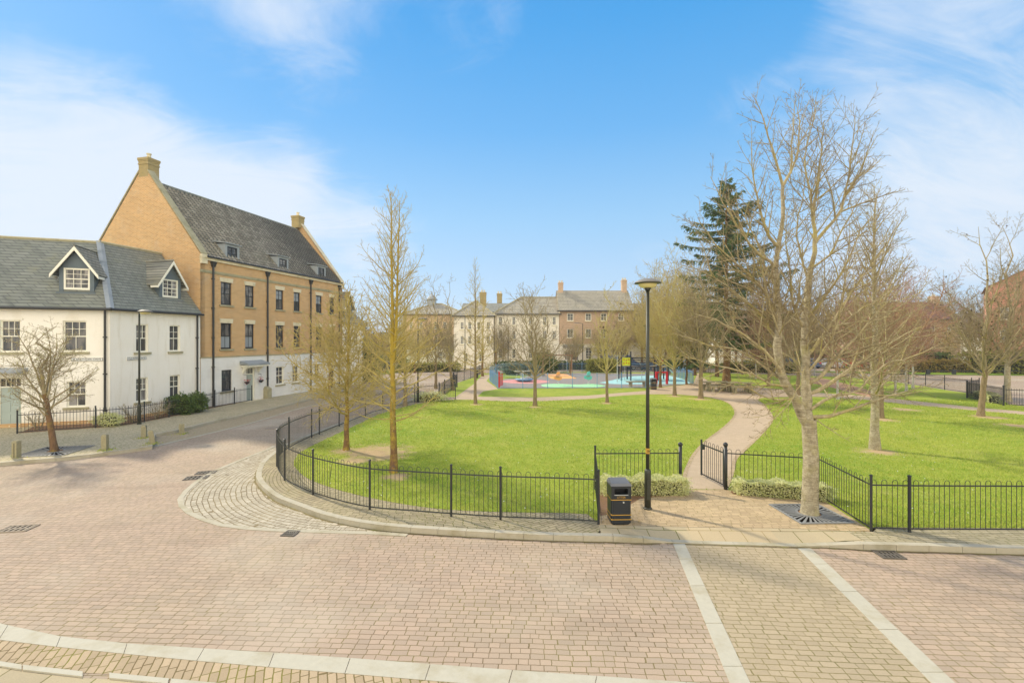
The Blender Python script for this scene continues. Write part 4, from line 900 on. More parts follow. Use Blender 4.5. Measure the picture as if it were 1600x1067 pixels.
# hanging baskets beside the sage door
for dx_, lab in ((-.62, 'hanging flower basket left of the pale green door'), (.62, 'hanging flower basket right of the pale green door')):
    p = Vector((CX, CY, 0)) + Matrix.Rotation(A0, 3, 'Z') @ Vector((xm + dx_, -.3, 1.45)); t = thing('hanging_basket', lab, 'flower basket', p, A0, 'flower baskets by the door')
    MB().lathe([(.03, -.18), (.13, -.1), (.17, .0)], 10).build('basket', 'iron', t); MB().bar((0, .26, .42), (0, 0, .42), .02).bar((0, 0, .42), (0, 0, 0), .012).build('bracket', 'iron', t)
    rs_ = np.random.RandomState(int(abs(dx_ * 100 + 5))); b = MB()
    for i in range(70):
        c = Vector(rs_.randn(3) * .09) + Vector((0, 0, .04)); u, v = Vector(rs_.randn(3)).normalized() * .03, Vector(rs_.randn(3)).normalized() * .03; b.poly([c - u, c + v, c + u, c - v])
    b.build('flowers', 'flower', t, fix=False)

# ---------------- white cottage, bent: right part in line with the brick house, left part turned
U2 = -5.05; P1 = Vector((CX + D.x * U2, CY + D.y * U2)); E1 = Vector((2200.0, F)).normalized(); A1 = math.atan2(E1.y, E1.x); bend = A0 - A1; mt = math.tan(bend / 2)
wh = thing('white_cottage', 'white rendered cottage with grey slate roof and gabled dormers on the far left', 'house', (CX, CY, 0), A0)
hub = bpy.data.objects.new('left_wing', None); C.objects.link(hub); hub.parent = wh
lw_ = Matrix.Rotation(-A0, 3, 'Z') @ Vector((P1.x - CX, P1.y - CY, 0)); M1 = Matrix.Translation(lw_) @ Matrix.Rotation(A1 - A0, 4, 'Z')
bpy.data.objects.remove(hub)
class Sub:                                        # run builders in the turned frame, then bake into the cottage frame
    def __enter__(s): s.before = set(bpy.data.objects.keys()); return s
    def __exit__(s, *a):
        for k in set(bpy.data.objects.keys()) - s.before:
            o = bpy.data.objects[k]
            if o.type == 'MESH': o.data.transform(M1)
CEZ, CRZ, CRY = 5.80, 9.45, 2.885; cs = (CRZ - CEZ) / CRY
def s1(px, off=0.0):                              # local x on the left wing front
    p = px - 800; ox, oy = P1.x + E1.y * off, P1.y - E1.x * off
    return (p * oy - F * ox) / (F * E1.x - p * E1.y)
LW = 14.0
w1 = [(s1(0), s1(32), 3.62, 5.12), (s1(98), s1(135.5), 3.62, 5.12), (s1(104), s1(134.5), .95, 2.2), (s1(-4), s1(33.5), .02, 2.45)]
w1 += [(-9.2, -8.1, 3.62, 5.12), (-9.2, -8.1, .95, 2.2), (-12, -10.9, 3.62, 5.12), (-12, -10.9, .95, 2.2)]
with Sub():
    wall(wh, -LW, 0, 0.3, CEZ - .17, w1, 0, 'white', depth=.14); MB().box(-LW, -.02, -.04, -.001, 0, .3).build('brick_plinth', 'buff', wh)
    MB().box(-LW, .0, -.03, .0, CEZ - .17, CEZ - .05).build('brick_eaves_course', 'buff', wh)
    for i, a in enumerate(w1):
        if i == 3: door(wh, *a, .08, 'sage', fan=.42)
        else: sash(wh, *a, y=.07, fm='wframe', gm='glass2' if i in (2,) else 'glass', cols=3, rt=2, rb=1, sill='mossstone')
    x0, x1 = w1[3][0], w1[3][1]; MB().hexa([(x0 - .25, -.55, 2.66), (x1 + .25, -.55, 2.66), (x1 + .25, 0, 2.72), (x0 - .25, 0, 2.72), (x0 - .25, -.55, 2.72), (x1 + .25, -.55, 2.72), (x1 + .25, 0, 2.9), (x0 - .25, 0, 2.9)]).build('door_canopy', 'lead', wh)
    pipe(wh, s1(164, .08), .1, CEZ - .1, -.09, 'gutter', False, .05)
    ov = .22
    slope(wh, -LW, ov * mt, -ov, CEZ - ov * cs * .35, CRY, CRZ, 'slate', xr1=-CRY * mt)
    slope(wh, -LW, -2 * CRY * mt, 2 * CRY, CEZ, CRY, CRZ, 'slate', xr1=-CRY * mt)
    MB().tube([(-LW, CRY, CRZ), (-CRY * mt, CRY, CRZ)], .08, 8).build('ridge_tiles', 'mossstone', wh)
    b = MB(); b.tube([(-LW, -ov - .05, CEZ - .12), ((ov + .05) * mt, -ov - .05, CEZ - .12)], .06, 8); b.build('gutter', 'gutter', wh)
w0 = [(sx(212.5), sx(231.5), 3.55, 5.02), (sx(265), sx(281.5), 3.55, 5.02), (sx(212.5), sx(231.5), .95, 2.22), (sx(265.5), sx(281.5), .95, 2.22)]
w0 = [(a, b_, c, d) for a, b_, c, d in w0]
wall(wh, U2, -.01, 0.3, CEZ - .17, w0, 0, 'white', depth=.14); MB().box(U2 + .02, -.02, -.04, -.001, 0, .3).build('brick_plinth', 'buff', wh)
MB().box(U2, -.01, -.03, .0, CEZ - .17, CEZ - .05).build('brick_eaves_course', 'buff', wh)
for i, a in enumerate(w0): sash(wh, *a, y=.07, fm='wframe', gm='glass' if i % 2 else 'glass2', cols=3 if i % 2 == 0 else 2, rt=2, rb=1, sill='mossstone')
pipe(wh, sx(308.3, .08), .1, CEZ - .1, -.09, 'gutter', False, .05)
slope(wh, U2 - ov * mt, -.06, -ov, CEZ - ov * cs * .35, CRY, CRZ, 'slate', xr0=U2 + CRY * mt); slope(wh, U2 + 2 * CRY * mt, -.06, 2 * CRY, CEZ, CRY, CRZ, 'slate', xr0=U2 + CRY * mt)
MB().tube([(U2 + CRY * mt, CRY, CRZ), (-.06, CRY, CRZ)], .08, 8).build('ridge_tiles', 'mossstone', wh)
MB().tube([(U2 - (ov + .05) * mt, -ov - .05, CEZ - .12), (-.02, -ov - .05, CEZ - .12)], .06, 8).build('gutter', 'gutter', wh)
# lead over the hip
a = Vector((U2 - ov * mt, -ov, CEZ - ov * cs * .35 + .03)); c = Vector((U2 + CRY * mt, CRY, CRZ + .03)); n = 6; b = MB()
for i in range(n):
    p, q = a.lerp(c, i / n), a.lerp(c, (i + 1) / n + .01)
    b.poly([p + Vector((-.14, .10, .02 - .14 * 0)), p + Vector((0, 0, .04)), q + Vector((0, 0, .04)), q + Vector((-.14, .10, .02))]); b.poly([p + Vector((0, 0, .04)), p + Vector((.17, 0.0, .015)), q + Vector((.17, 0.0, .015)), q + Vector((0, 0, .04))])
b.build('lead_hip', 'lead', wh, fix=False)
def gdormer(par, xc, y0, z0, zt, apex, ww, slope_m, ez, bw=.33):
    """gabled dormer: window, lead cheeks, white barge boards, slate roof running back into the main roof"""
    hw = ww / 2 + .17; b = MB()
    b.box(xc - hw, xc - ww / 2, y0, y0 + .1, z0 - .12, zt); b.box(xc + ww / 2, xc + hw, y0, y0 + .1, z0 - .12, zt)
    b.prism([(xc - hw, y0 + .01, zt), (xc + hw, y0 + .01, zt), (xc, y0 + .01, apex - .12)], (0, .08, 0))
    yb = (zt - ez) / slope_m
    for s_ in (-1, 1): b.prism([(xc + s_ * (hw - .03), y0 + .1, z0 - .12), (xc + s_ * (hw - .03), y0 + .1, zt), (xc + s_ * (hw - .03), yb, zt)], (s_ * .028, 0, 0))
    b.box(xc - hw - .08, xc + hw + .08, y0 - .1, y0, z0 - .2, z0 - .12)
    dm = b.build('dormer', 'leaddark', par)
    ya = (apex - ez) / slope_m + .05; ro = MB(); oh = .27; zo = zt - oh * (apex - zt) / hw
    for s_ in (-1, 1):
        yo = (zo - ez) / slope_m + .05
        ro.prism([(xc, y0 - .22, apex + .02), (xc + s_ * (hw + oh), y0 - .22, zo + .02), (xc + s_ * (hw + oh), yo, zo + .02), (xc, ya, apex + .02)], (0, 0, .06))
    ro.tube([(xc, y0 - .22, apex + .09), (xc, ya, apex + .09)], .05, 6)
    ro.build('dormer_roof', 'slate2', dm); bb_ = MB()
    for s_ in (-1, 1): bb_.prism([(xc, y0 - .25, apex + .04), (xc, y0 - .25, apex - .15), (xc + s_ * (hw + oh), y0 - .25, zo - .14), (xc + s_ * (hw + oh), y0 - .25, zo + .03)], (0, .04, 0)); bb_.box(*sorted((xc + s_ * (hw + oh - .03), xc + s_ * (hw + oh))), y0 - .2, (zo - ez) / slope_m - .3, zo - .12, zo + .0)
    bb_.build('barge_boards', 'wframe', dm)
    o = sash(par, xc - ww / 2, xc + ww / 2, z0, zt, y=y0 + .02, fm='wframe', gm='glass2', cols=3, rt=2, rb=2, fw=.08); o.name = 'dormer_window'
with Sub():
    gdormer(wh, (s1(102.5, -.5) + s1(137, -.5)) / 2, .5, 6.66, 7.72, 8.72, 1.05, cs, CEZ)
    gdormer(wh, -9.5, .5, 6.66, 7.72, 8.72, 1.05, cs, CEZ)
gdormer(wh, (sx(256.5, -.5) + sx(276, -.5)) / 2, .5, 6.60, 7.62, 8.62, .95, cs, CEZ)
for nm, f in (('end_wall', -LW),):
    with Sub(): MB().poly([(f, 0, 0), (f, 2 * CRY, 0), (f, 2 * CRY, CEZ), (f, CRY, CRZ), (f, 0, CEZ)]).build(nm, 'white', wh, fix=False)
with Sub(): MB().poly([(-LW, 2 * CRY, 0), (-2 * CRY * mt, 2 * CRY, 0), (-2 * CRY * mt, 2 * CRY, CEZ), (-LW, 2 * CRY, CEZ)]).build('back_wall', 'white', wh, fix=False)
MB().poly([(U2 + 2 * CRY * mt, 2 * CRY, 0), (0, 2 * CRY, 0), (0, 2 * CRY, CEZ), (U2 + 2 * CRY * mt, 2 * CRY, CEZ)]).build('back_wall', 'white', wh, fix=False)

def text(s_, size, mat, parent, loc, rot, name='lettering', ext=.004):
    cu = bpy.data.curves.new(name, 'FONT'); cu.body = s_; cu.size = size; cu.extrude = ext; cu.align_x = 'CENTER'; cu.align_y = 'CENTER'
    o = bpy.data.objects.new(name, cu); C.objects.link(o); dg = bpy.context.evaluated_depsgraph_get(); me = bpy.data.meshes.new_from_object(o.evaluated_get(dg)); bpy.data.objects.remove(o)
    o = bpy.data.objects.new(name, me); C.objects.link(o); me.materials.clear(); me.materials.append(MAT[mat]); o.parent = parent; o.location = loc; o.rotation_euler = rot; return o
def nameplate(word, label, org, ang, x0, x1, z0, z1, part_black=False):
    p = Vector((org[0], org[1], 0)) + Matrix.Rotation(ang, 3, 'Z') @ Vector(((x0 + x1) / 2, -.03, (z0 + z1) / 2)); w_, h_ = x1 - x0, z1 - z0
    t = thing('street_sign', label, 'street sign', p, ang); MB().box(-w_ / 2, w_ / 2, -.012, .028, -h_ / 2, h_ / 2).build('plate', 'signwhite', t)
    b = MB(); e = .012
    b.box(-w_ / 2, w_ / 2, -.016, -.0125, h_ / 2 - e, h_ / 2); b.box(-w_ / 2, w_ / 2, -.016, -.0125, -h_ / 2, -h_ / 2 + e); b.box(-w_ / 2, -w_ / 2 + e, -.016, -.0125, -h_ / 2 + e, h_ / 2 - e); b.box(w_ / 2 - e, w_ / 2, -.016, -.0125, -h_ / 2 + e, h_ / 2 - e)
    b.build('border', 'signblack', t); o = text(word, h_ * .78, 'signblack', t, (0, -.0165, 0), (R(90), 0, 0), ext=.002)
    k = o.dimensions.x if o.dimensions.x > 0 else 1; o.scale = (min(1.6, (w_ * .9) / k), 1, 1)
nameplate('BLACKTHORN DRIVE', 'long white street nameplate ending in DRIVE left of the corner downpipe', P1, A1, s1(112), s1(161), 3.17, 3.33)
nameplate('TUCKERS PLACE', 'short white street nameplate below the window behind the lamp post', (CX, CY), A0, sx(197.5), sx(227.5), 3.17, 3.32)

# ---------------- small white house beyond the brick one
sh = thing('small_house', 'small white house with brown roof just beyond the tall brick house', 'house', (CX, CY, 0), A0)
x1_ = sx(567); wall(sh, LB + .05, x1_, 0, 5.75, [(sx(540), sx(547), 3.6, 4.9), (sx(554), sx(561), 3.6, 4.9), (sx(543), sx(550), .9, 2.1)], .05, 'white')
for a in ((sx(540), sx(547), 3.6, 4.9), (sx(554), sx(561), 3.6, 4.9), (sx(543), sx(550), .9, 2.1)): sash(sh, *a, y=.12, sill='stone')
slope(sh, LB + .1, x1_ + .3, -.2, 5.7, 3.2, 9.3, 'farslate', xr1=x1_ - 1.6); slope(sh, LB + .1, x1_ + .3, 6.6, 5.7, 3.2, 9.3, 'farslate', xr1=x1_ - 1.6)
MB().prism([(x1_ + .3, -.2, 5.7), (x1_ + .3, 6.6, 5.7), (x1_ - 1.6, 3.2, 9.3)], (0, 0, -.06)).build('roof', 'farslate', sh)
wall(sh, .05, 6.4, 0, 5.75, [], x1_, 'white', along='y', flip=-1, name='side_wall')
gdormer(sh, (LB + x1_) / 2 - .3, .3, 6.3, 7.4, 8.5, .95, 3.6 / 3.4, 5.9)

# ---------------- buildings across the far side
def block(name, label, cat, X0, X1, Y, dep, ez, ry, mat, roof='gable', rmat='farslate', wins=(), low=None, lowmat='cream', ang=0.0, chim=(), wf='wframe', extra=None, hip=(True, True), winlab=None):
    t = thing(name, label, cat, (X0, Y, 0), ang); Lx = (X1 - X0) / math.cos(ang)
    def lx(px): p = px - 800; ca, sa = math.cos(ang), math.sin(ang); return (p * Y - F * X0) / (F * ca - p * sa)
    def lz(px, py): return H + (531 - py) / F * (Y + math.sin(ang) * lx(px))
    ops = []
    for q in wins:
        a, b_, c, d = q[:4]; ops.append((lx(a), lx(b_), lz((a + b_) / 2, d), lz((a + b_) / 2, c), *q[4:]))
    if low:
        wall(t, 0, Lx, low, ez, [o for o in ops if o[2] > low - .05], 0, mat); wall(t, 0, Lx, 0, low - .002, [o for o in ops if o[2] <= low - .05], -.03, lowmat)
        MB().box(0, Lx, -.08, -.031, low - .1, low + .04).build('string_course', 'stone', t)
    else: wall(t, 0, Lx, 0, ez, ops, 0, mat)
    wall(t, 0, dep, 0, ez, [], 0, mat, along='y', name='side_wall'); wall(t, 0, dep, 0, ez, [], Lx, mat, along='y', name='side_wall'); wall(t, 0, Lx, 0, ez, [], dep, mat, name='back_wall')
    for o in ops:
        kind = o[4] if len(o) > 4 else 'w'
        if kind == 'door': door(t, o[0], o[1], o[2], o[3], .06, 'navy', fan=.6)
        elif kind == 'shop': sash(t, *o[:4], y=.06, fm='wframe', gm='glass2', cols=2, rt=1, rb=1)
        elif kind == 'dark': sash(t, *o[:4], y=.06, fm='wframe', gm='glass', cols=2, rt=2, rb=2)
        else: sash(t, *o[:4], y=.06, fm=wf, gm='glass2' if kind == 'c' else 'glass', cols=2, rt=2, rb=2, fw=.09, bar=.035, sill='stone')
    e = .35; h = dep / 2
    if roof == 'gable':
        slope(t, -e * .3, Lx + e * .3, -e, ez - .1, h, ry, rmat); slope(t, -e * .3, Lx + e * .3, dep + e, ez - .1, h, ry, rmat)
        for x in (0, Lx - .02): MB().prism([(x, 0, ez), (x, dep, ez), (x, h, ry - .1)], (.02, 0, 0)).build('gable_wall', mat, t)
    else:
        xl = h if hip[0] else -e * .3; xr = Lx - h if hip[1] else Lx + e * .3
        if xl > xr: xl = xr = Lx / 2
        a0 = -e if hip[0] else -e * .3; a1_ = Lx + e if hip[1] else Lx + e * .3
        slope(t, a0, a1_, -e, ez - .1, h, ry, rmat, xr0=xl, xr1=xr); slope(t, a0, a1_, dep + e, ez - .1, h, ry, rmat, xr0=xl, xr1=xr)
        if hip[0]: MB().prism([(a0, -e, ez - .1), (a0, dep + e, ez - .1), (xl, h, ry)], (0, 0, -.06)).build('roof', rmat, t)
        if hip[1]: MB().prism([(a1_, -e, ez - .1), (a1_, dep + e, ez - .1), (xr, h, ry)], (0, 0, -.06)).build('roof', rmat, t)
        rr_ = MB()
        for (p, q) in (((a0, -e, ez - .06), (xl, h, ry + .03)), ((a1_, -e, ez - .06), (xr, h, ry + .03)), ((xl, h, ry + .03), (xr, h, ry + .03))):
            if math.dist(p, q) > .5: rr_.tube([p, q], .11, 6)
        rr_.build('hip_tiles', 'mossstone', t)
    MB().tube([(-e, -e - .06, ez - .12), (Lx + e, -e - .06, ez - .12)], .08, 6).build('gutter', 'gutter', t)
    for c in chim:
        px, ptop, wd = c[:3]; x = lx(px) * 1.0; zt = H + (531 - ptop) / F * (Y + h); xx_ = x if len(c) < 4 else c[3]
        chimney(t, xx_ - wd / 2, xx_ + wd / 2, h - .45, h + .45, ry - .9, zt, c[4] if len(c) > 4 else mat, 2, 'stone')
    return t, lx, lz
WT = [(886, 896, 489.5, 501.5), (914.5, 924, 489.5, 501.5), (938.5, 948, 489.5, 501.5), (966, 975, 489.5, 501.5), (886, 896, 514, 528), (914.5, 924, 514, 528), (938.5, 948, 514, 528), (966, 975, 514, 528)]
bD, lxD, _ = block('brown_brick_house', 'brown brick three storey house with two chimneys and cream ground floor beyond the playground', 'house', 7.2, 18.5, 72, 8, 8.7, 12.1, 'brown', wins=WT + [(882.5, 891, 550, 563, 'shop'), (893, 904, 550, 563, 'shop'), (915, 925, 543, 561, 'c'), (937.5, 946, 547, 571, 'door'), (957, 966, 545, 561, 'c'), (971, 981, 541, 556, 'dark')], low=3.55, chim=[(0, 442, .75, .6), (0, 438, .75, 10.75)])
for x in (2.1,): MB().box(x - 1.6, x + 1.6, -.14, -.035, 3.0, 3.5).build('fascia_board', 'lead', bD)
WC = [(779, 785, 495, 508), (800, 806, 495, 508), (826, 832, 495, 508), (848, 854, 495, 508), (863, 869, 495, 508), (779, 785, 517, 530), (800, 806, 517, 530), (826, 832, 517, 530), (848, 854, 517, 530), (863, 869, 517, 530), (779, 785, 545, 560), (800, 806, 545, 560), (826, 832, 545, 560), (853, 860, 545, 558)]
block('cream_house', 'cream rendered three storey house with hipped roof left of the brown brick one', 'house', -2.6, 7.15, 72, 8, 8.2, 11.0, 'cream', 'hip', wins=WC, hip=(True, False), chim=[(0, 459, .8, .6, 'buff2')])
WB = [(719, 725, 503, 515), (731, 737, 503, 515), (745, 751, 503, 515), (760, 766, 503, 515), (719, 725, 525, 538), (731, 737, 525, 538), (745, 751, 525, 538), (760, 766, 525, 538), (724, 731, 551, 565), (748, 756, 551, 565)]
block('cream_house', 'cream house with a pointed hipped roof and one chimney at its peak', 'house', -8.6, -2.7, 70, 7.5, 7.8, 10.3, 'cream', 'hip', wins=WB, chim=[(0, 457, .95, 4.1, 'buff2')])
WA = [(640, 645, 503, 514), (655, 660, 503, 514), (678, 684, 503, 514), (692, 698, 503, 514), (640, 645, 526, 538), (655, 660, 526, 538), (678, 684, 526, 538), (692, 698, 526, 538), (684, 691, 550, 562)]
bA, _, _ = block('peach_brick_building', 'peach brick building with a small roof cupola seen through the left trees', 'building', -18.5, -8.0, 80, 9, 8.6, 10.6, 'peach', 'hip', rmat='farslate', wins=WA, lowmat='cream', low=3.2)
cu = MB(); cx_ = 4.2; cu.box(cx_ - .7, cx_ + .7, 3.8, 5.2, 10.2, 11.3); cu.prism([(cx_ - .9, 3.6, 11.3), (cx_ + .9, 3.6, 11.3), (cx_ + .9, 5.4, 11.3), (cx_ - .9, 5.4, 11.3)], (0, 0, .1)); cu.build('cupola', 'lead', bA)
MB().lathe([(1.0, 11.4), (.6, 11.9), (.2, 12.3), (.04, 12.9)], 8, (cx_, 4.5, 0)).build('cupola_roof', 'lead', bA)
block('long_terrace', 'long grey roofed terrace standing behind the cream houses', 'terrace', -9, 1, 84, 8, 9.2, 11.0, 'cream', 'gable', rmat='slate2')
WE = [(x, x + 6, 512, 523) for x in (1003, 1022, 1041, 1060, 1079, 1096)] + [(x, x + 6, 536, 548) for x in (1003, 1022, 1041, 1060, 1079, 1096)] + [(1010, 1018, 558, 566, 'dark'), (1050, 1058, 558, 566, 'dark')]
block('brown_terrace', 'brown terrace with white ground floor behind the yellow bare trees', 'terrace', 18.6, 31.5, 76, 8, 7.4, 10.4, 'brown', 'gable', wins=WE, low=3.2, lowmat='white')
WE2 = [(x, x + 5, 515, 526) for x in (1126, 1150, 1174, 1198, 1222, 1246)] + [(x, x + 5, 540, 551) for x in (1126, 1150, 1174, 1198, 1222, 1246)]
block('white_terrace', 'long white terrace glimpsed behind the big bare tree', 'terrace', 36, 52, 84, 8, 6.6, 9.6, 'white', 'gable', rmat='farslate', wins=WE2)
WF = [(x, x + 6, 508, 518) for x in (1355, 1380, 1405, 1430, 1455, 1480)] + [(x, x + 6, 532, 543) for x in (1355, 1380, 1405, 1430, 1455, 1480)]
block('red_roofed_house', 'grey walled house with red tiled roof and end chimney on the right', 'house', 62, 80.5, 85, 8, 8.0, 11.3, 'brown', 'gable', rmat='redtile', wins=WF, chim=[(0, 463, 1.3, 17.2, 'brown')])
block('low_terrace', 'low pale roofed terrace between the red roof and the red brick house', 'terrace', 82, 100, 92, 8, 7.2, 9.6, 'cream', 'gable', rmat='slate2', wins=[(1500, 1506, 505, 515), (1525, 1531, 505, 515)])
t = thing('red_brick_house', 'red brick gabled house at the right edge of the photo', 'house', (62.3, 62, 0), R(-43))
paint('blindmat2', rgb(200, 200, 196), .3)
oo = [(1.1, 1.9, 6.8, 8.4), (1.1, 1.9, 3.9, 5.5), (4.4, 5.3, 6.8, 8.4), (4.4, 5.3, 3.9, 5.5), (8.4, 9.3, 6.8, 8.4), (8.4, 9.3, 3.9, 5.5)]
wall(t, 0, 14, 0, 11.1, oo, 0, 'redbrick'); MB().prism([(0, 0, 11.102), (14, 0, 11.102), (7, 0, 15.1)], (0, .02, 0)).build('gable_wall', 'redbrick', t)
for o in oo[:6]: sash(t, *o, y=.06, cols=2, sill='stone', fw=.09)
for s_ in (0, 1):
    p = [(-.3, -.2, 10.97), (7, -.2, 15.15), (7, 12, 15.15), (-.3, 12, 10.97)]; p = [((14 - q[0]) if s_ else q[0], q[1], q[2]) for q in p]; MB().prism(p, (0, 0, .08)).build('roof', 'redtile', t)
wall(t, 0, 12, 0, 11.1, [], 0, 'redbrick', along='y', name='side_wall')

# ================================================================== STREET FURNITURE
def post_light(px, py, label, arm=False, h=5.6, hang=None, z=Z1, rz=0.0):
    x, y = G(px, py, z); t = thing('street_lamp', label, 'street lamp', (x, y, z), rz); hh = h - z
    b = MB(); b.tube([(0, 0, -.03), (0, 0, .85), (0, 0, .93), (0, 0, .97)], [.078, .078, .078, .05], 14); b.tube([(0, 0, .97), (0, 0, hh - .22)], [.046, .040], 12)
    b.lathe([(.10, -.02), (.10, .03), (.084, .05)], 14); b.build('pole', 'post_iron', t, True)
    d = MB(); d.box(-.035, .035, -.092, -.080, .25, .72); d.build('access_door', 'post_iron', t)
    if not arm: c = (0, 0, hh)
    else:
        c = (.28, 0, hh); MB().bar((0, 0, hh - .22), (0, 0, hh - .02), .05).bar((0, 0, hh - .03), (.1, 0, hh - .02), .05).build('arm', 'post_iron', t)
    MB()._lathe([(.16, -.06), (.305, -.055), (.31, -.035), (.27, -.005), (.19, .03), (.11, .055), (.0, .063)], 28, c).build('lamp_cover', 'lamptop', t, True)
    MB()._lathe([(.315, -.062), (.28, -.068), (.215, -.075), (.215, -.06), (.315, -.05)], 28, c).build('lamp_rim', 'iron', t, True)
    MB()._lathe([(.22, -.075), (.20, -.12), (.14, -.16), (.05, -.175), (.0, -.178)], 24, c).build('diffuser', 'lampglass', t, True)
    if not arm: MB().tube([(0, 0, hh - .24), (0, 0, hh - .16)], [.05, .09], 12).build('collar', 'iron', t, True)
    return t
lt = post_light(1012, 795, 'tall black lamp post with a saucer shaped lantern behind the litter bin', h=5.62)
b = MB(); b.tube([(0, 0, 1.34), (0, 0, 1.47)], .0505, 12); b.build('number_band', 'gold', lt); text('20', .07, 'signblack', lt, (0, -.052, 1.405), (R(90), 0, 0), 'number', .001)
post_light(217.6, 662.7, 'lamp post with side lantern in front of the white cottage', True)
post_light(653, 628.6, 'slim black lamp post by the left road behind the tall yellow twigged tree', True)
def tall_lamp(x, y, label, h=7.5, rz=0): 
    t = thing('street_lamp', label, 'street lamp', (x, y, 0), rz); b = MB(); b.tube([(0, 0, 0), (0, 0, 1.2), (0, 0, 1.25), (0, 0, h)], [.09, .09, .06, .045], 8); b.bar((0, 0, h - .03), (.7, 0, h + .05), .05); b.build('pole', 'post_iron', t)
    MB().hexa([(.55, -.14, h), (1.25, -.1, h + .05), (1.25, .1, h + .05), (.55, .14, h), (.55, -.12, h + .12), (1.2, -.08, h + .14), (1.2, .08, h + .14), (.55, .12, h + .12)]).build('lantern', 'lamptop', t)
tall_lamp(-.55, 68, 'grey street lamp with a left pointing arm before the cream house', 6.3, R(180)); tall_lamp(10.3, 69, 'grey street lamp standing before the brown brick house', 6.6, R(180)); tall_lamp(-17.5, 60, 'distant street lamp on the verge left of the tall tree', 6.2)
tall_lamp(-6.6, 66.5, 'slim street lamp before the pointed roof cream house', 7.6, R(0))

# litter bin
def bin_(x, y, label, z=Z1, s=1.0, word=True, rz=0.0):
    t = thing('litter_bin', label, 'litter bin', (x, y, z), rz); w_, d = .222, .21; e = .045
    def ring(w_, d, c, zz): return [(w_ - c, -d, zz), (w_, -d + c, zz), (w_, d - c, zz), (w_ - c, d, zz), (-w_ + c, d, zz), (-w_, d - c, zz), (-w_, -d + c, zz), (-w_ + c, -d, zz)]
    def loft(b, rings):
        for r0, r1 in zip(rings, rings[1:]):
            for i in range(8): j = (i + 1) % 8; b.poly([r0[i], r0[j], r1[j], r1[i]])
        b.poly(rings[0][::-1]); b.poly(rings[-1])
    b = MB(); loft(b, [ring(w_ - .02, d - .02, e, 0), ring(w_, d, e, .04), ring(w_, d, e, .56)]); b.build('body', 'binblack', t)
    b = MB(); b.box(-w_ + .02, w_ - .02, -d + .004, -d + .03, .06, .52); b.build('door_panel', 'binblack', t)
    b = MB(); ht = .86   # hood with aperture
    b.box(-w_, -.15, -d, d, .562, ht); b.box(.15, w_, -d, d, .562, ht); b.box(-.15, .15, -d, d, .562, .665); b.box(-.15, .15, -d, d, .80, ht); b.box(-.15, .15, d - .04, d, .665, .80); b.build('hood', 'binblack', t)
    MB().box(-.15, .15, -.02, 0, .665, .80).build('inner_liner', 'signblack', t)
    b = MB(); b.hexa([(-w_ - .012, -d - .02, ht), (w_ + .012, -d - .02, ht), (w_ + .012, d + .01, ht), (-w_ - .012, d + .01, ht), (-w_ + .01, -d + .03, ht + .05), (w_ - .01, -d + .03, ht + .05), (w_ - .03, d - .03, ht + .085), (-w_ + .03, d - .03, ht + .085)]); b.build('lid', 'binlid', t)
    for z0 in (.115, .215, .548): MB().box(-w_ - .003, w_ + .003, -d - .004, d + .003, z0, z0 + .016).build('gold_band', 'gold', t)
    MB().box(-.155, .155, -d - .005, -d - .001, .655, .668).build('aperture_lip', 'steel', t)
    if word: text('LITTER', .062, 'gold', t, (0, -d - .002, .61), (R(90), 0, 0), 'lettering', .001)
    b = MB(); b.tube([(.05, -d - .006, .50), (.05, -d + .01, .50)], .018, 10); b.build('lock', 'steel', t)
    return t
bx, by = G(970.5, 820.5, Z1); bin_(bx, by + .22, 'black litter bin with gold bands beside the near footway', rz=R(2))
bx, by = G(1021, 608.5, Z1); bin_(bx, by, 'distant black litter bin by the playground bench')
bx, by = G(744, 590.5, Z1); bin_(bx, by, 'dark bin beside the road railing left of the playground')

# bollards
for i, (px, py, h, tilt, lab) in enumerate(((25.8, 715, .62, 0, 'leftmost weathered timber bollard on the left footway, split down its front'), (164, 703, .60, 0, 'timber bollard with mossy foot right of the leaning footway tree'), (225, 684, .55, 0, 'mossy timber bollard standing behind the leaning one'), (239, 693, .56, -9, 'leaning mossy timber bollard at the tip of the parking bay'), (283.6, 678, .5, 0, 'timber bollard standing out in the parking bay'))):
    x, y = G(px, py, Z1 if i < 4 else 0); t = thing('timber_bollard', lab, 'bollard', (x, y, (Z1 if i < 4 else 0) - .02), R(12 + 7 * i), 'timber bollards'); t.rotation_euler = (0, R(tilt), R(12 * i))
    b = MB(); w_ = .085; b.box(-w_, w_, -w_, w_, 0, h - .05); b.hexa([(-w_, -w_, h - .05), (w_, -w_, h - .05), (w_, w_, h - .05), (-w_, w_, h - .05), (-w_ + .03, -w_ + .03, h), (w_ - .03, -w_ + .03, h), (w_ - .03, w_ - .03, h), (-w_ + .03, w_ - .03, h)])
    b.build('post', 'timber', t)
    if i == 0: MB().box(-.012, .012, -w_ - .002, -w_ + .01, .05, h - .08).build('split', 'dkcore', t)
    rs_ = random.Random(i)
    if i == 0: mossb = MB()
    for k in range(90 if i else 10):
        a = rs_.random() * 6.28; r = .09 + abs(rs_.gauss(0, .14)); p = Vector((x + math.cos(a) * r, y + math.sin(a) * r, t.location.z + .025)); u = Vector((rs_.uniform(-.02, .02), rs_.uniform(-.02, .02), 0)); mossb.poly([p - u, p + u, p + Vector((0, 0, rs_.uniform(.02, .06)))])
    if i == 4: stuff(mossb.build('moss', 'blade', None, fix=False), 'green moss and grass tufts at the feet of the timber bollards', 'moss')
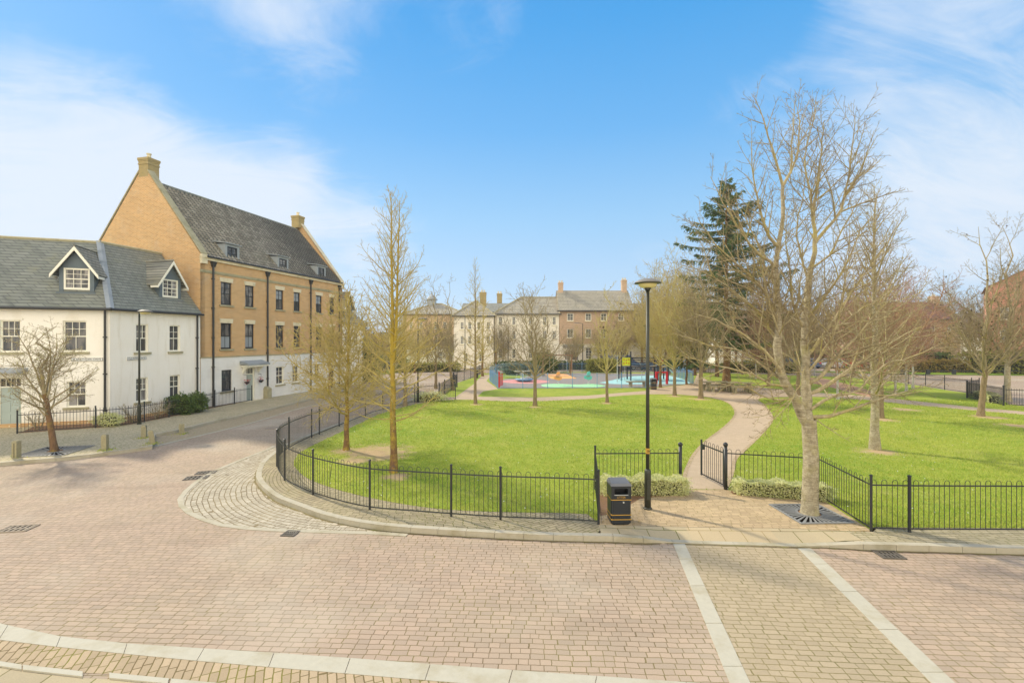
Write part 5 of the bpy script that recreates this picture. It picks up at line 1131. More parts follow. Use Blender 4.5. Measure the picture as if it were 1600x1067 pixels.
# tree grilles
def grille(px, py, s, label, rz, mat='grate'):
    x, y = G(px, py, Z1); t = thing('tree_grille', label, 'tree grille', (x, y, Z1 + .006), rz); b = MB(); h = s / 2
    for a in ((-h, h, -h, -h + .05), (-h, h, h - .05, h), (-h, -h + .05, -h + .05, h - .05), (h - .05, h, -h + .05, h - .05)): b.box(*a, 0, .022)
    b.build('frame', mat, t); b = MB(); r0 = .27; n = 34
    for i in range(n):
        a = 2 * math.pi * (i + .5) / n; d = Vector((math.cos(a), math.sin(a), 0)); r1 = (h - .04) / max(abs(d.x), abs(d.y)); sd_ = Vector((-d.y, d.x, 0)); q0, q1 = sd_ * (math.pi * r0 / n * .55), sd_ * (math.pi * r1 / n * .42); b.hexa([d * r0 - q0, d * r0 + q0, d * r1 + q1, d * r1 - q1] + [v + Vector((0, 0, .012)) for v in (d * r0 - q0, d * r0 + q0, d * r1 + q1, d * r1 - q1)])
    b._lathe([(r0 - .03, .0), (r0 - .03, .024), (r0 + .02, .024), (r0 + .02, 0)], 36, (0, 0, 0)); b.build('slats', mat, t)
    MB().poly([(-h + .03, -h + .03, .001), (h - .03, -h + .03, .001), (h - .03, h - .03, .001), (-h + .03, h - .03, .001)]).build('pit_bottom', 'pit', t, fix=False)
    MB().lathe([(.24, .002), (.2, .03), (.1, .05)], 14).build('pit_soil', 'soil', t)
grille(1265, 802.5, 1.24, 'square cast iron grille round the foot of the big bare tree', R(2))
grille(86, 705, 1.6, 'dark square grille round the leaning tree on the left footway', R(10))
# cottage and house railings
def pl(o, ang, xs, y): return [tuple(Vector((o[0], o[1], Z1)) + Matrix.Rotation(ang, 3, 'Z') @ Vector((x, y, 0))) for x in xs]
R1 = [(*G(a, b, Z1), Z1) for a, b in ((27, 677.5), (70, 674), (117, 671), (165, 667), (201, 663.8), (240, 656.5), (280, 648.5), (316, 641.2))]
fence('house_railing', 'black garden railing along the front of the white cottage', [tuple(p) for p in smoothline(R1, .3)], .92, .115, [0, 2.6, 4.6, 6.1, 7.9, 9.7], hoop=False, bar=.008, prad=.03)
R2 = [(*G(a, b, Z1), Z1) for a, b in ((319, 640.5), (335, 636.8), (358.5, 632.5), (393.5, 626.5))]
fence('house_railing', 'black railing before the brick house ending at the pale green door', R2, .95, .115, [1.0, 2.6, 4.72], hoop=False, bar=.008, prad=.035)
for i in (0,):
    p, q = Vector(R1[-1]), Vector(R2[0])
MB_ = MB(); P_ = [Vector((a, b, 0)) for a, b, c in R2]; Q_ = [Vector((CX, CY, 0)) + Matrix.Rotation(A0, 3, 'Z') @ Vector((x, -.05, 0)) for x in (.3, xm - .75)]
b = MB(); b.prism([P_[0] + Vector((-.1, .1, Z1)), P_[2] + Vector((-.1, .1, Z1)), Q_[1] + Vector((0, 0, Z1)), Q_[0] + Vector((0, 0, Z1))], (0, 0, .02)); struct(b.build('planting_bed', 'soil'))
b = MB(); b.prism([(x - .05, y + .12, Z1) for x, y, z in R1] + [tuple(Vector((CX, CY, Z1)) + Matrix.Rotation(A0, 3, 'Z') @ Vector((x, -.05, 0))) for x in (-.1, U2)] + [tuple(Vector((P1.x, P1.y, Z1)) + Matrix.Rotation(A1, 3, 'Z') @ Vector((x, -.05, 0))) for x in (-.5, -2.9)], (0, 0, .015)); struct(b.build('planting_bed', 'soil'))

# playground ------------------------------------------------------------------
def gp(px, py): x, y = G(px, py, Z1); return (x, y, Z1 + .012)
t = thing('climbing_frame', 'dark climbing frame with lime yellow panel and rope bridge', 'climbing frame', gp(985, 595)); y0 = gp(985, 595)[1]; k = y0 / F
def tx(px): return (px - 985) * k
def tz_(py): return H + (531 - py) * k - Z1
for px, dy, top in ((971, .0, 549), (985.5, 0, 549), (974, 2.0, 552), (987.5, 2.0, 552), (1030, .4, 559), (1046, .4, 556), (1032, 2.0, 559), (1047, 2.0, 558)): MB().box(tx(px) - .06, tx(px) + .06, dy - .06, dy + .06, 0, tz_(top)).build('post', 'dframe', t)
MB().box(tx(971) + .06, tx(985.5) - .06, -.03, .02, tz_(571), tz_(559)).build('play_panel', 'yellow', t)
b = MB()
for i in range(6): b.tube([(tx(974 + (i % 3) * 3.8) + .05, -.05, tz_(562 + (i // 3) * 5 + (i % 2))), (tx(974 + (i % 3) * 3.8) + .05, -.031, tz_(562 + (i // 3) * 5 + (i % 2)))], .06, 8)
b.build('panel_holes', 'red', t)
MB().box(tx(971), tx(987.5), .03, 1.94, tz_(573), tz_(571.5)).build('deck', 'timber2', t); MB().box(tx(1030), tx(1047), .46, 1.94, tz_(575), tz_(573.5)).build('deck', 'timber2', t)
b = MB()
for py in (559.8, 574): b.bar((tx(985.5) + .07, .5, tz_(py)), (tx(1030) - .07, .5, tz_(py)), .08); b.bar((tx(985.5) + .07, 1.6, tz_(py)), (tx(1030) - .07, 1.6, tz_(py)), .08)
b.build('bridge_rail', 'dframe', t); b = MB()
for j in range(3):
    for yy_ in (.5, 1.6): b.tube([(tx(985.5 + 44.5 * i / 12), yy_, tz_(562 + j * 4) - .12 * math.sin(math.pi * i / 12) + .05 * ((i + j) % 2)) for i in range(13)], .025, 5)
b.build('rope_net', 'iron2', t); b = MB()
for i in range(14): b.box(tx(986.5) + i * .2, tx(986.5) + i * .2 + .16, .56, 1.54, tz_(573) - .1 * math.sin(math.pi * i / 13), tz_(573) + .04 - .1 * math.sin(math.pi * i / 13))
b.build('bridge_deck', 'timber2', t)
MB().hexa([(tx(1048), .9, tz_(575)), (tx(1066), .9, .2), (tx(1066), 1.5, .2), (tx(1048), 1.5, tz_(575)), (tx(1048), .9, tz_(574)), (tx(1066), .9, .28), (tx(1066), 1.5, .28), (tx(1048), 1.5, tz_(574))]).build('slide', 'steel', t)
MB().tube([(tx(1035), .4, tz_(566)), (tx(1035), .34, tz_(566))], .25, 12).build('porthole_panel', 'red', t)
b = MB(); b.tube([(tx(978), .5, 0), (tx(978), .5, tz_(571))], .03, 6); b.build('pole', 'steel', t)
t = thing('play_arch', 'red square play arch in front of the climbing frame', 'play arch', gp(1034, 600)); b = MB(); kk = gp(1034, 600)[1] / F
for px in (1025.5, 1042): b.box((px - 1034) * kk - .09, (px - 1034) * kk + .09, -.08, .08, 0, 1.0)
b.build('upright', 'red', t); MB().box((1024 - 1034) * kk, (1043.5 - 1034) * kk, -.09, .09, 1.0, 1.14).build('top_beam', 'red', t)
t = thing('gate_post_panel', 'red self closing gate at the left end of the playground', 'playground gate', gp(781.3, 605.5)); MB().box(-.14, -.02, -.05, .05, 0, 1.35).build('post', 'red', t); b = MB(); b.bar((0, 0, .15), (.22, .9, .15), .05).bar((0, 0, 1.1), (.22, .9, 1.1), .05)
for i in range(9): b.tube([(.22 * i / 8, .9 * i / 8, .15), (.22 * i / 8, .9 * i / 8, 1.1)], .012, 5)
b.build('leaf', 'red', t)
t = thing('roundabout', 'pale blue flat roundabout on the pink surface patch', 'roundabout', gp(819, 596)); MB().lathe([(.5, .02), (.85, .14), (.95, .2), (.95, .24), (.3, .3), (.05, .31)], 28).build('platform', 'blue', t, True); MB().lathe([(.6, .285), (.1, .32)], 24).build('disc', 'steel', t, True)
b = MB()
for i in range(4): a = i * math.pi / 2 + .4; b.tube([(math.cos(a) * .2, math.sin(a) * .2, .3), (math.cos(a) * .3, math.sin(a) * .3, .75), (math.cos(a) * .8, math.sin(a) * .8, .75), (math.cos(a) * .88, math.sin(a) * .88, .24)], .02, 6)
b.build('handrails', 'steel', t)
def springer(px, py, label, mat, s=1.0):
    t = thing('spring_rocker', label, 'spring rocker', gp(px, py)); b = MB(); b.tube([(.1 * math.cos(a), .1 * math.sin(a), .02 + .035 * a / 1.3) for a in np.arange(0, 18, .6)], .014, 5); b.build('spring', 'steel', t)
    b = MB(); b.prism([(-.38, -.06, .55), (-.42, -.06, .75), (-.2, -.06, .82), (-.1, -.06, 1.15), (.12, -.06, 1.22), (.2, -.06, 1.0), (.12, -.06, .82), (.34, -.06, .74), (.3, -.06, .5), (0, -.06, .42)], (0, .12, 0)); b.build('animal_panel', mat, t)
    MB().box(-.22, .12, -.16, .16, .74, .79).build('seat', 'timber2', t); MB().bar((.1, -.25, 1.02), (.1, .25, 1.02), .03).build('handle', 'steel', t)
springer(872, 602, 'orange spring rocker standing on the mint patch', 'orange'); springer(919.5, 601, 'teal spring rocker on the right end of the mint patch', 'teal')
t = thing('swing', 'dark framed swing over the orange surface patch', 'swing', gp(872, 588)); kk = gp(872, 588)[1] / F; xl, xr = -1.65, 1.55
b = MB()
for x in (xl, xr):
    for s_ in (-1, 1): b.tube([(x + s_ * .0 - .1, s_ * .9, 0), (x, 0, 2.35)], .05, 8)
b.build('leg', 'wood', t); MB().tube([(xl - .1, 0, 2.35), (xr + .1, 0, 2.35)], .055, 8).build('top_beam', 'wood', t)
for x in (-.75, .75):
    MB().box(x - .22, x + .22, -.09, .09, .5, .54).build('seat', 'tyre', t); MB().tube([(x - .2, 0, .54), (x - .2, 0, 2.32)], .012, 4).tube([(x + .2, 0, .54), (x + .2, 0, 2.32)], .012, 4).build('chains', 'steel', t)
t = thing('see_saw', 'pale see-saw standing at the back left of the playground', 'see-saw', gp(817, 589.5)); MB().bar((-.9, 0, .62), (.95, 0, .7), .09).build('beam', 'steel', t); MB().box(-.12, .12, -.12, .12, 0, .6).build('pivot_post', 'steel', t); MB().bar((-.6, 0, .66), (-.6, 0, .95), .03).bar((.6, 0, .68), (.6, 0, .98), .03).build('handles', 'steel', t); MB().box(-1.0, -.72, -.14, .14, .66, .7).build('seat', 'wframe', t); MB().box(.74, 1.02, -.14, .14, .72, .76).build('seat', 'wframe', t)
t = thing('play_post', 'white pole with a small crossbar beside the climbing frame', 'pole', gp(964.5, 597)); MB().tube([(0, 0, 0), (0, 0, 2.6)], .035, 8).bar((-.25, 0, 2.55), (.4, 0, 2.55), .05).build('pole', 'steel', t)
t = thing('talk_tube', 'small cone topped play tube near the bench', 'play tube', gp(1003, 594)); MB().tube([(0, 0, 0), (0, 0, .95)], .035, 8).build('pole', 'steel', t); MB().lathe([(.05, .95), (.14, 1.2)], 12).build('funnel', 'iron2', t)
# benches and picnic tables
t = thing('park_bench', 'grey slab bench between the playground fence and the lawn path', 'bench', (*G(996, 605, Z1), Z1), R(8)); b = MB(); [b.box(-.95, .95, -.24 + i * .165, -.24 + i * .165 + .15, .44, .52) for i in range(3)]; b.build('seat', 'timber2', t)
for x in (-.62, .62): MB().box(x - .09, x + .09, -.2, .2, 0, .44).build('leg', 'timber2', t)
for px, py, lab, rz in ((1119, 611, 'left of two heavy timber picnic tables on the paved circle', 5), (1157, 613, 'right of two heavy timber picnic tables on the paved circle', -6)):
    t = thing('picnic_table', lab, 'picnic table', (*G(px, py, Z1), Z1), R(rz), 'timber picnic tables'); b = MB(); [b.box(-.95, .95, -.36 + i * .185, -.36 + i * .185 + .17, .70, .77) for i in range(4)]; b.build('table_top', 'timber', t)
    for s_ in (-1, 1):
        MB().box(-.95, .95, s_ * .72 - .16, s_ * .72 + .16, .42, .49).build('bench_seat', 'timber', t)
        MB().box(s_ * .62 - .08, s_ * .62 + .08, -.25, .25, 0, .70).build('leg', 'timber', t); MB().box(s_ * .62 - .06, s_ * .62 + .06, -.84, -.60, 0, .42).build('seat_leg', 'timber', t); MB().box(s_ * .62 - .06, s_ * .62 + .06, .60, .84, 0, .42).build('seat_leg', 'timber', t)
# knee rail on the right verge
t = thing('knee_rail', 'low black knee rail on stubby posts along the far right verge', 'knee rail', (47, 57.4, .05), R(-2.6)); b = MB(); b.bar((0, 0, .42), (34, 0, .42), .07); b.build('rail', 'dframe', t)
for i in range(12): MB().box(i * 3.0 + .1, i * 3.0 + .5, -.09, .09, 0, .56).build('post', 'dframe', t)
t = thing('bench_frame', 'dark wooden bench on the pale path beyond the right verge', 'bench', (54, 63.8, .02)); MB().box(-1.6, 1.6, -.2, .25, .5, .58).build('seat', 'dframe', t); b = MB()
for x in (-1.5, 0, 1.5): b.box(x - .07, x + .07, -.15, .2, 0, .5)
b.build('legs', 'dframe', t); MB().box(-1.6, 1.6, .25, .32, .75, .95).build('backrest', 'dframe', t)

# ================================================================== VEHICLES
def car(name, label, cat, x, y, rz, colr, kind='hatch'):
    t = thing(name, label, cat, (x, y, 0), rz); pm = paint(colr[0], colr[1])
    if kind == 'van': Lc, Wd, Ht, prof, gl_ = 4.9, 1.9, 2.05, [(-2.45, .35), (-2.45, 1.95), (-2.3, 2.05), (1.1, 2.05), (1.75, 1.25), (2.35, 1.0), (2.45, .6), (2.4, .35)], [(.55, 1.85), (1.05, 1.85), (1.6, 1.25), (.55, 1.25)]
    else: Lc, Wd, Ht, prof, gl_ = 4.1, 1.72, 1.46, [(-2.05, .3), (-2.08, .75), (-1.95, 1.0), (-1.6, 1.38), (-1.2, 1.46), (.1, 1.45), (.95, 1.0), (1.8, .84), (2.03, .62), (2.03, .3)], [(-1.62, .97), (-1.42, 1.32), (-1.1, 1.38), (.05, 1.37), (.72, .97)]
    hw = Wd / 2; b = MB(); n = len(prof); o = 0
    def wy(z): return hw if z < .95 else hw - (z - .95) * .28
    for s_ in (1, -1): b.v += [(x_, s_ * wy(z), z) for x_, z in prof]
    b.f += [tuple(range(n)), tuple(range(2 * n - 1, n - 1, -1))] + [(i, (i + 1) % n, n + (i + 1) % n, n + i) for i in range(n)]
    b.build('body', pm, t)
    for s_ in (1, -1): MB().poly([(x_, s_ * (wy(z) + .006), z) for x_, z in gl_]).build('side_window', 'glass', t, fix=False)
    if kind == 'van': f = [(1.16, 1.98), (1.72, 1.3)]; r_ = None
    else: f = [(.2, 1.40), (.9, 1.04)]; r_ = [(-1.93, 1.04), (-1.63, 1.36)]
    def scr(q, nm, dx_): MB().poly([(q[0][0] + dx_, -(wy(q[0][1]) - .1), q[0][1] + .01), (q[0][0] + dx_, wy(q[0][1]) - .1, q[0][1] + .01), (q[1][0] + dx_, wy(q[1][1]) - .08, q[1][1] + .01), (q[1][0] + dx_, -(wy(q[1][1]) - .08), q[1][1] + .01)]).build(nm, 'glass', t, fix=False)
    scr(f, 'windscreen', .03)
    if r_: scr(r_, 'rear_window', -.03)
    for wx in (-Lc * .31, Lc * .31):
        for s_ in (1, -1):
            w_ = MB(); w_.tube([(wx, s_ * (hw - .2), .31), (wx, s_ * (hw + .012), .31)], .31, 16); o = w_.build('wheel', 'tyre', t); MB().tube([(wx, s_ * (hw + .013), .31), (wx, s_ * (hw + .02), .31)], .19, 12).build('rim', 'rim', o)
    for s_ in (1, -1):
        MB().box(Lc / 2 - .12, Lc / 2 - .0, s_ * hw * .72 - .16, s_ * hw * .72 + .16, .62, .76).build('headlight', 'steel', t); MB().box(-Lc / 2 - .02, -Lc / 2 + .08, s_ * hw * .78 - .12, s_ * hw * .78 + .12, .75, .95).build('tail_light', 'red', t)
    return t
P_dk, P_bl, P_si, P_wh, P_rd = ('charcoal_paint', rgb(52, 54, 60)), ('blue_car_paint', rgb(60, 92, 140)), ('silver_paint', rgb(176, 180, 184)), ('white_car_paint', rgb(232, 232, 232)), ('red_car_paint', rgb(170, 40, 40))
P_pb = ('pale_blue_paint', rgb(120, 160, 205))
car('parked_van', 'blue van parked before the brown brick house', 'van', 15.4, 67, R(4), P_bl, 'van'); car('parked_car', 'blue car parked right of the blue van', 'car', 20.3, 66.6, R(178), P_bl); car('parked_car', 'silver blue car parked behind the low conifer boughs', 'car', 25.6, 67, R(2), P_pb)
car('parked_car', 'dark car parked on the left verge beyond the tall tree', 'car', -15.5, 62, R(20), P_dk); car('parked_car', 'black car parked beside the left hedge beyond the leaning lamp', 'car', -19, 58, R(24), P_dk)
for i, (px, Y, c, lab) in enumerate(((1232, 72, P_dk, 'dark car behind the left stem of the big bare tree'), (1262, 71, P_bl, 'blue car glimpsed between the two stems of the big tree'), (1296, 70, P_si, 'silver car parked right of the big tree stems'), (1322, 70, P_rd, 'red car in the parked row right of the big tree'), (1350, 69, P_dk, 'dark car second from the right in the parked row'), (1383, 69, P_si, 'silver car at the right end of the parked row'))):
    car('parked_car', lab, 'car', (px - 800) * Y / F, Y, R(82 + 5 * i), c).__setitem__('group', 'cars parked in a row beyond the right lawn')
car('parked_car', 'white car parked in front of the red roofed house', 'car', 62, 78, R(5), P_wh)

# ================================================================== TREES AND SHRUBS
class TB:
    """collects tapering branches and meshes them in bulk"""
    def __init__(s, seed): s.r = random.Random(seed); s.t = []; s.c = []; s.tips = []
    def put(s, pts, rad, sides, trunk=False): (s.t if trunk else s.c).append((pts, rad, sides))
    def mesh(s, lst, name, mat, parent):
        groups = {}
        for p, r, n in lst: groups.setdefault((len(p), n), []).append((p, r))
        VV, QQ, off = [], [], 0
        for (k, n), L_ in groups.items():
            P = np.array([[tuple(q) for q in p] for p, r in L_]); Rr = np.array([r for p, r in L_]); T = np.empty_like(P)
            T[:, 1:-1] = P[:, 2:] - P[:, :-2]; T[:, 0] = P[:, 1] - P[:, 0]; T[:, -1] = P[:, -1] - P[:, -2]; T /= np.linalg.norm(T, axis=2, keepdims=True) + 1e-9
            ref = np.where(np.abs(T[:, :1, 2:3]) > .6, np.array([1., 0, 0]), np.array([0, 0, 1.])); ref = np.broadcast_to(ref, T.shape)
            U = np.cross(T, ref); U /= np.linalg.norm(U, axis=2, keepdims=True) + 1e-9; Vv = np.cross(T, U); a = 2 * np.pi * np.arange(n) / n
            ring = P[:, :, None, :] + (U[:, :, None, :] * np.cos(a)[None, None, :, None] + Vv[:, :, None, :] * np.sin(a)[None, None, :, None]) * Rr[:, :, None, None]
            m = len(L_); VV.append(ring.reshape(-1, 3)); base_ = (np.arange(m) * k * n)[:, None, None] + (np.arange(k - 1) * n)[None, :, None] + np.arange(n)[None, None, :]
            nx = (np.arange(m) * k * n)[:, None, None] + (np.arange(k - 1) * n)[None, :, None] + ((np.arange(n) + 1) % n)[None, None, :]
            QQ.append((np.stack([base_, nx, nx + n, base_ + n], -1).reshape(-1, 4) + off)); off += m * k * n
        return npmesh(name, np.concatenate(VV), np.concatenate(QQ), mat, parent, smooth=True)
    def grow(s, p, d, L_, r, lvl, P):
        """one branch and, recursively, its children"""
        rd = s.r; k = P['seg'][lvl]; pts = [p.copy()]; d = d.normalized(); jit, up = P['jit'][lvl], P['up'][lvl]; q = p.copy()
        for i in range(k):
            d = (d + Vector((rd.gauss(0, jit), rd.gauss(0, jit), rd.gauss(0, jit) + up))).normalized(); q = q + d * (L_ / k); pts.append(q.copy())
        rt = P['tip'] if lvl == P['max'] else max(P['tip'], r * .25); rad = [r + (rt - r) * (i / k) ** .9 for i in range(k + 1)]
        s.put(pts, rad, P['sides'][lvl]); s.kids(pts, rad, L_, lvl, P); return pts
    def kids(s, pts, rad, L_, lvl, P, t0=None):
        rd = s.r
        if lvl >= P['max']:
            s.tips.append((pts[-1], (pts[-1] - pts[-2]).normalized())); return
        n = P['num'][lvl]; n = int(n * L_ + rd.random()) if isinstance(n, float) else n; k = len(pts) - 1; t0 = P['t0'][lvl] if t0 is None else t0; az = rd.random() * 6.28
        for j in range(n):
            t = t0 + (1 - t0) * ((j + rd.random() * .8) / max(1, n)); f = min(t * k, k - 1e-4); i = int(f); pos = pts[i].lerp(pts[i + 1], f - i); ax = (pts[i + 1] - pts[i]).normalized(); az += 2.4 + rd.gauss(0, .5)
            u = ax.orthogonal().normalized(); v = ax.cross(u); ang = R(P['ang'][lvl] * rd.uniform(.75, 1.25)); side = u * math.cos(az) + v * math.sin(az); nd = ax * math.cos(ang) + side * math.sin(ang)
            Lc = L_ * P['ratio'][lvl] * (1 - P['fall'] * (t - t0) / (1 - t0 + 1e-6)) * rd.uniform(.6, 1.15); rp = rad[i] + (rad[i + 1] - rad[i]) * (f - i)
            s.grow(pos, nd, Lc, max(P['tip'], min(rp * .75, P['rr'] * Lc)), lvl + 1, P)
TW = dict(seg=[8, 6, 4, 3, 3], jit=[.04, .10, .14, .18, .2], up=[0, .06, .08, .08, .06], sides=[8, 6, 4, 3, 3], num=[0, 5.0, 6.0, 7.0, 0], t0=[.3, .15, .1, .1, .1], ang=[55, 48, 45, 42, 40], ratio=[.4, .42, .45, .5, .5], fall=.55, rr=.013, tip=.0028, max=4)
def PR(**k): d = dict(TW); d.update(k); return d
def leaves(name, mat, parent, cen, size, seed, dirs=None, asp=.5, droop=0.0):
    rs_ = np.random.RandomState(seed); n = len(cen); c = np.asarray(cen, float); a = rs_.randn(n, 3); a[:, 2] = a[:, 2] * .6 - droop; a /= np.linalg.norm(a, axis=1, keepdims=True); b_ = np.cross(a, rs_.randn(n, 3)); b_ /= np.linalg.norm(b_, axis=1, keepdims=True) + 1e-9
    s_ = (size * (.6 + .8 * rs_.rand(n)))[:, None] if np.isscalar(size) else size[:, None]
    V = np.stack([c - a * s_, c + b_ * s_ * asp, c + a * s_, c - b_ * s_ * asp], 1).reshape(-1, 3); return npmesh(name, V, np.arange(4 * n).reshape(-1, 4), mat, parent)
def tree(name, label, x, y, z, tb, bm, tm, group=None, cat='tree', rz=0):
    t = thing(name, label, cat, (x, y, z), rz, group)
    if tb.t: tb.mesh(tb.t, 'trunk', bm, t)
    thick = [q for q in tb.c if q[2] > 3]; thin = [q for q in tb.c if q[2] <= 3]
    if thick: tb.mesh(thick, 'crown', tm, t)
    if thin: tb.mesh(thin, 'twigs', {'twig_yellow': 'fine_yellow', 'twig_pale': 'fine_yellow', 'twig_red': 'fine_red'}.get(tm, 'fine_grey'), t)
    return t
def flare(r, h, lean=(0, 0), k=8, top=None, wob=.02, rd=None):
    rd = rd or random.Random(1); pts, rad = [], []
    for i in range(k + 1):
        f = i / k; pts.append(Vector((lean[0] * f + rd.gauss(0, wob) * (0 < i < k), lean[1] * f + rd.gauss(0, wob) * (0 < i < k), h * f - (.05 if i == 0 else 0)))); rad.append((r * (1 - f) + (top or r * .1) * f) * (1 + .35 * math.exp(-f * h / .18)))
    return pts, rad
def upright(seed, h, r, nb, spread, low, P=None, twin=False, ang=(95, 35), prof=.75):
    """single leader, many side branches, longest low down"""
    tb = TB(seed); rd = tb.r; P = P or PR(max=3); lead = [(0, 0, 1.0)]
    pts, rad = flare(r, h, (rd.uniform(-.15, .15), rd.uniform(-.1, .1)), 14, .008, .015, rd); tb.put(pts, rad, 9, True)
    axes = [(pts, rad, 1.0, 0.0)]
    if twin:
        i0 = int(14 * .42); p0 = pts[i0]; q = [p0 + Vector((.05 * min(1, j / 2) + .16 * (j / 8) ** .7, .05 * (j / 8), (h * .97 - p0.z) * j / 8)) for j in range(9)]; rq = [rad[i0] * .75 * (1 - j / 8) + .008 for j in range(9)]; tb.put(q, rq, 7, True); axes.append((q, rq, .5, .42))
    for pa, ra, wgt, st in axes:
        k = len(pa) - 1; n = int(nb * wgt); az = rd.random() * 6
        for j in range(n):
            f = j / n if st else low / h + (1 - low / h) * (j + rd.random() * .5) / n
            f = min(f, .985); g = min(f * k, k - 1e-4); i = int(g); pos = pa[i].lerp(pa[i + 1], g - i); hh = pos.z / h; az += 2.4 + rd.gauss(0, .3)
            el = ang[0] + (ang[1] - ang[0]) * min(1, max(0, (hh - low / h) / (1 - low / h))) ** .6; el = R(el * rd.uniform(.88, 1.1)); d = Vector((math.cos(az) * math.sin(el), math.sin(az) * math.sin(el), math.cos(el)))
            rel = (hh - low / h) / (1 - low / h); Lc = spread * (max(0, 1 - rel) ** prof * .95 + .12) * rd.uniform(.7, 1.15)
            tb.grow(pos, d, Lc, min(ra[i] * .55, .012 * Lc + .004), 1, P)
    return tb
def spreading(seed, h, r, fork, nl, spread, P=None, lean=(0, 0), elev=(60, 20), low_f=.82):
    """short trunk, then ascending limbs, as street trees"""
    tb = TB(seed); rd = tb.r; P = P or PR(max=4); pts, rad = flare(r, fork, lean, 7, r * .72, .012, rd); tb.put(pts, rad, 10, True); top = pts[-1]; az = rd.random() * 6
    # leader
    ld = [top + Vector((rd.gauss(0, .03) * j, rd.gauss(0, .03) * j, (h - fork) * j / 8)) for j in range(9)]; lr = [r * .6 * (1 - j / 8) + .008 for j in range(9)]; tb.put(ld, lr, 7); tb.kids(ld, lr, (h - fork) * .8, 0, PR(**{**P, 'num': [nl, *P['num'][1:]], 't0': [.05, *P['t0'][1:]], 'ang': [45, *P['ang'][1:]], 'ratio': [.55, *P['ratio'][1:]]}))
    for j in range(nl):
        az += 2.4 + rd.gauss(0, .3); f = j / max(1, nl - 1); el = R(elev[0] + (elev[1] - elev[0]) * f); d = Vector((math.cos(az) * math.sin(el), math.sin(az) * math.sin(el), math.cos(el))); g_ = (low_f + (1 - low_f) * f) * (len(pts) - 1) - 1e-3; p = pts[int(g_)].lerp(pts[int(g_) + 1], g_ - int(g_))
        Lc = spread / max(.45, math.sin(el)) * rd.uniform(.8, 1.05); Lc = min(Lc, (h - fork) * 1.02); tb.grow(p, d, Lc, r * .42 * rd.uniform(.7, 1), 1, P)
    return tb

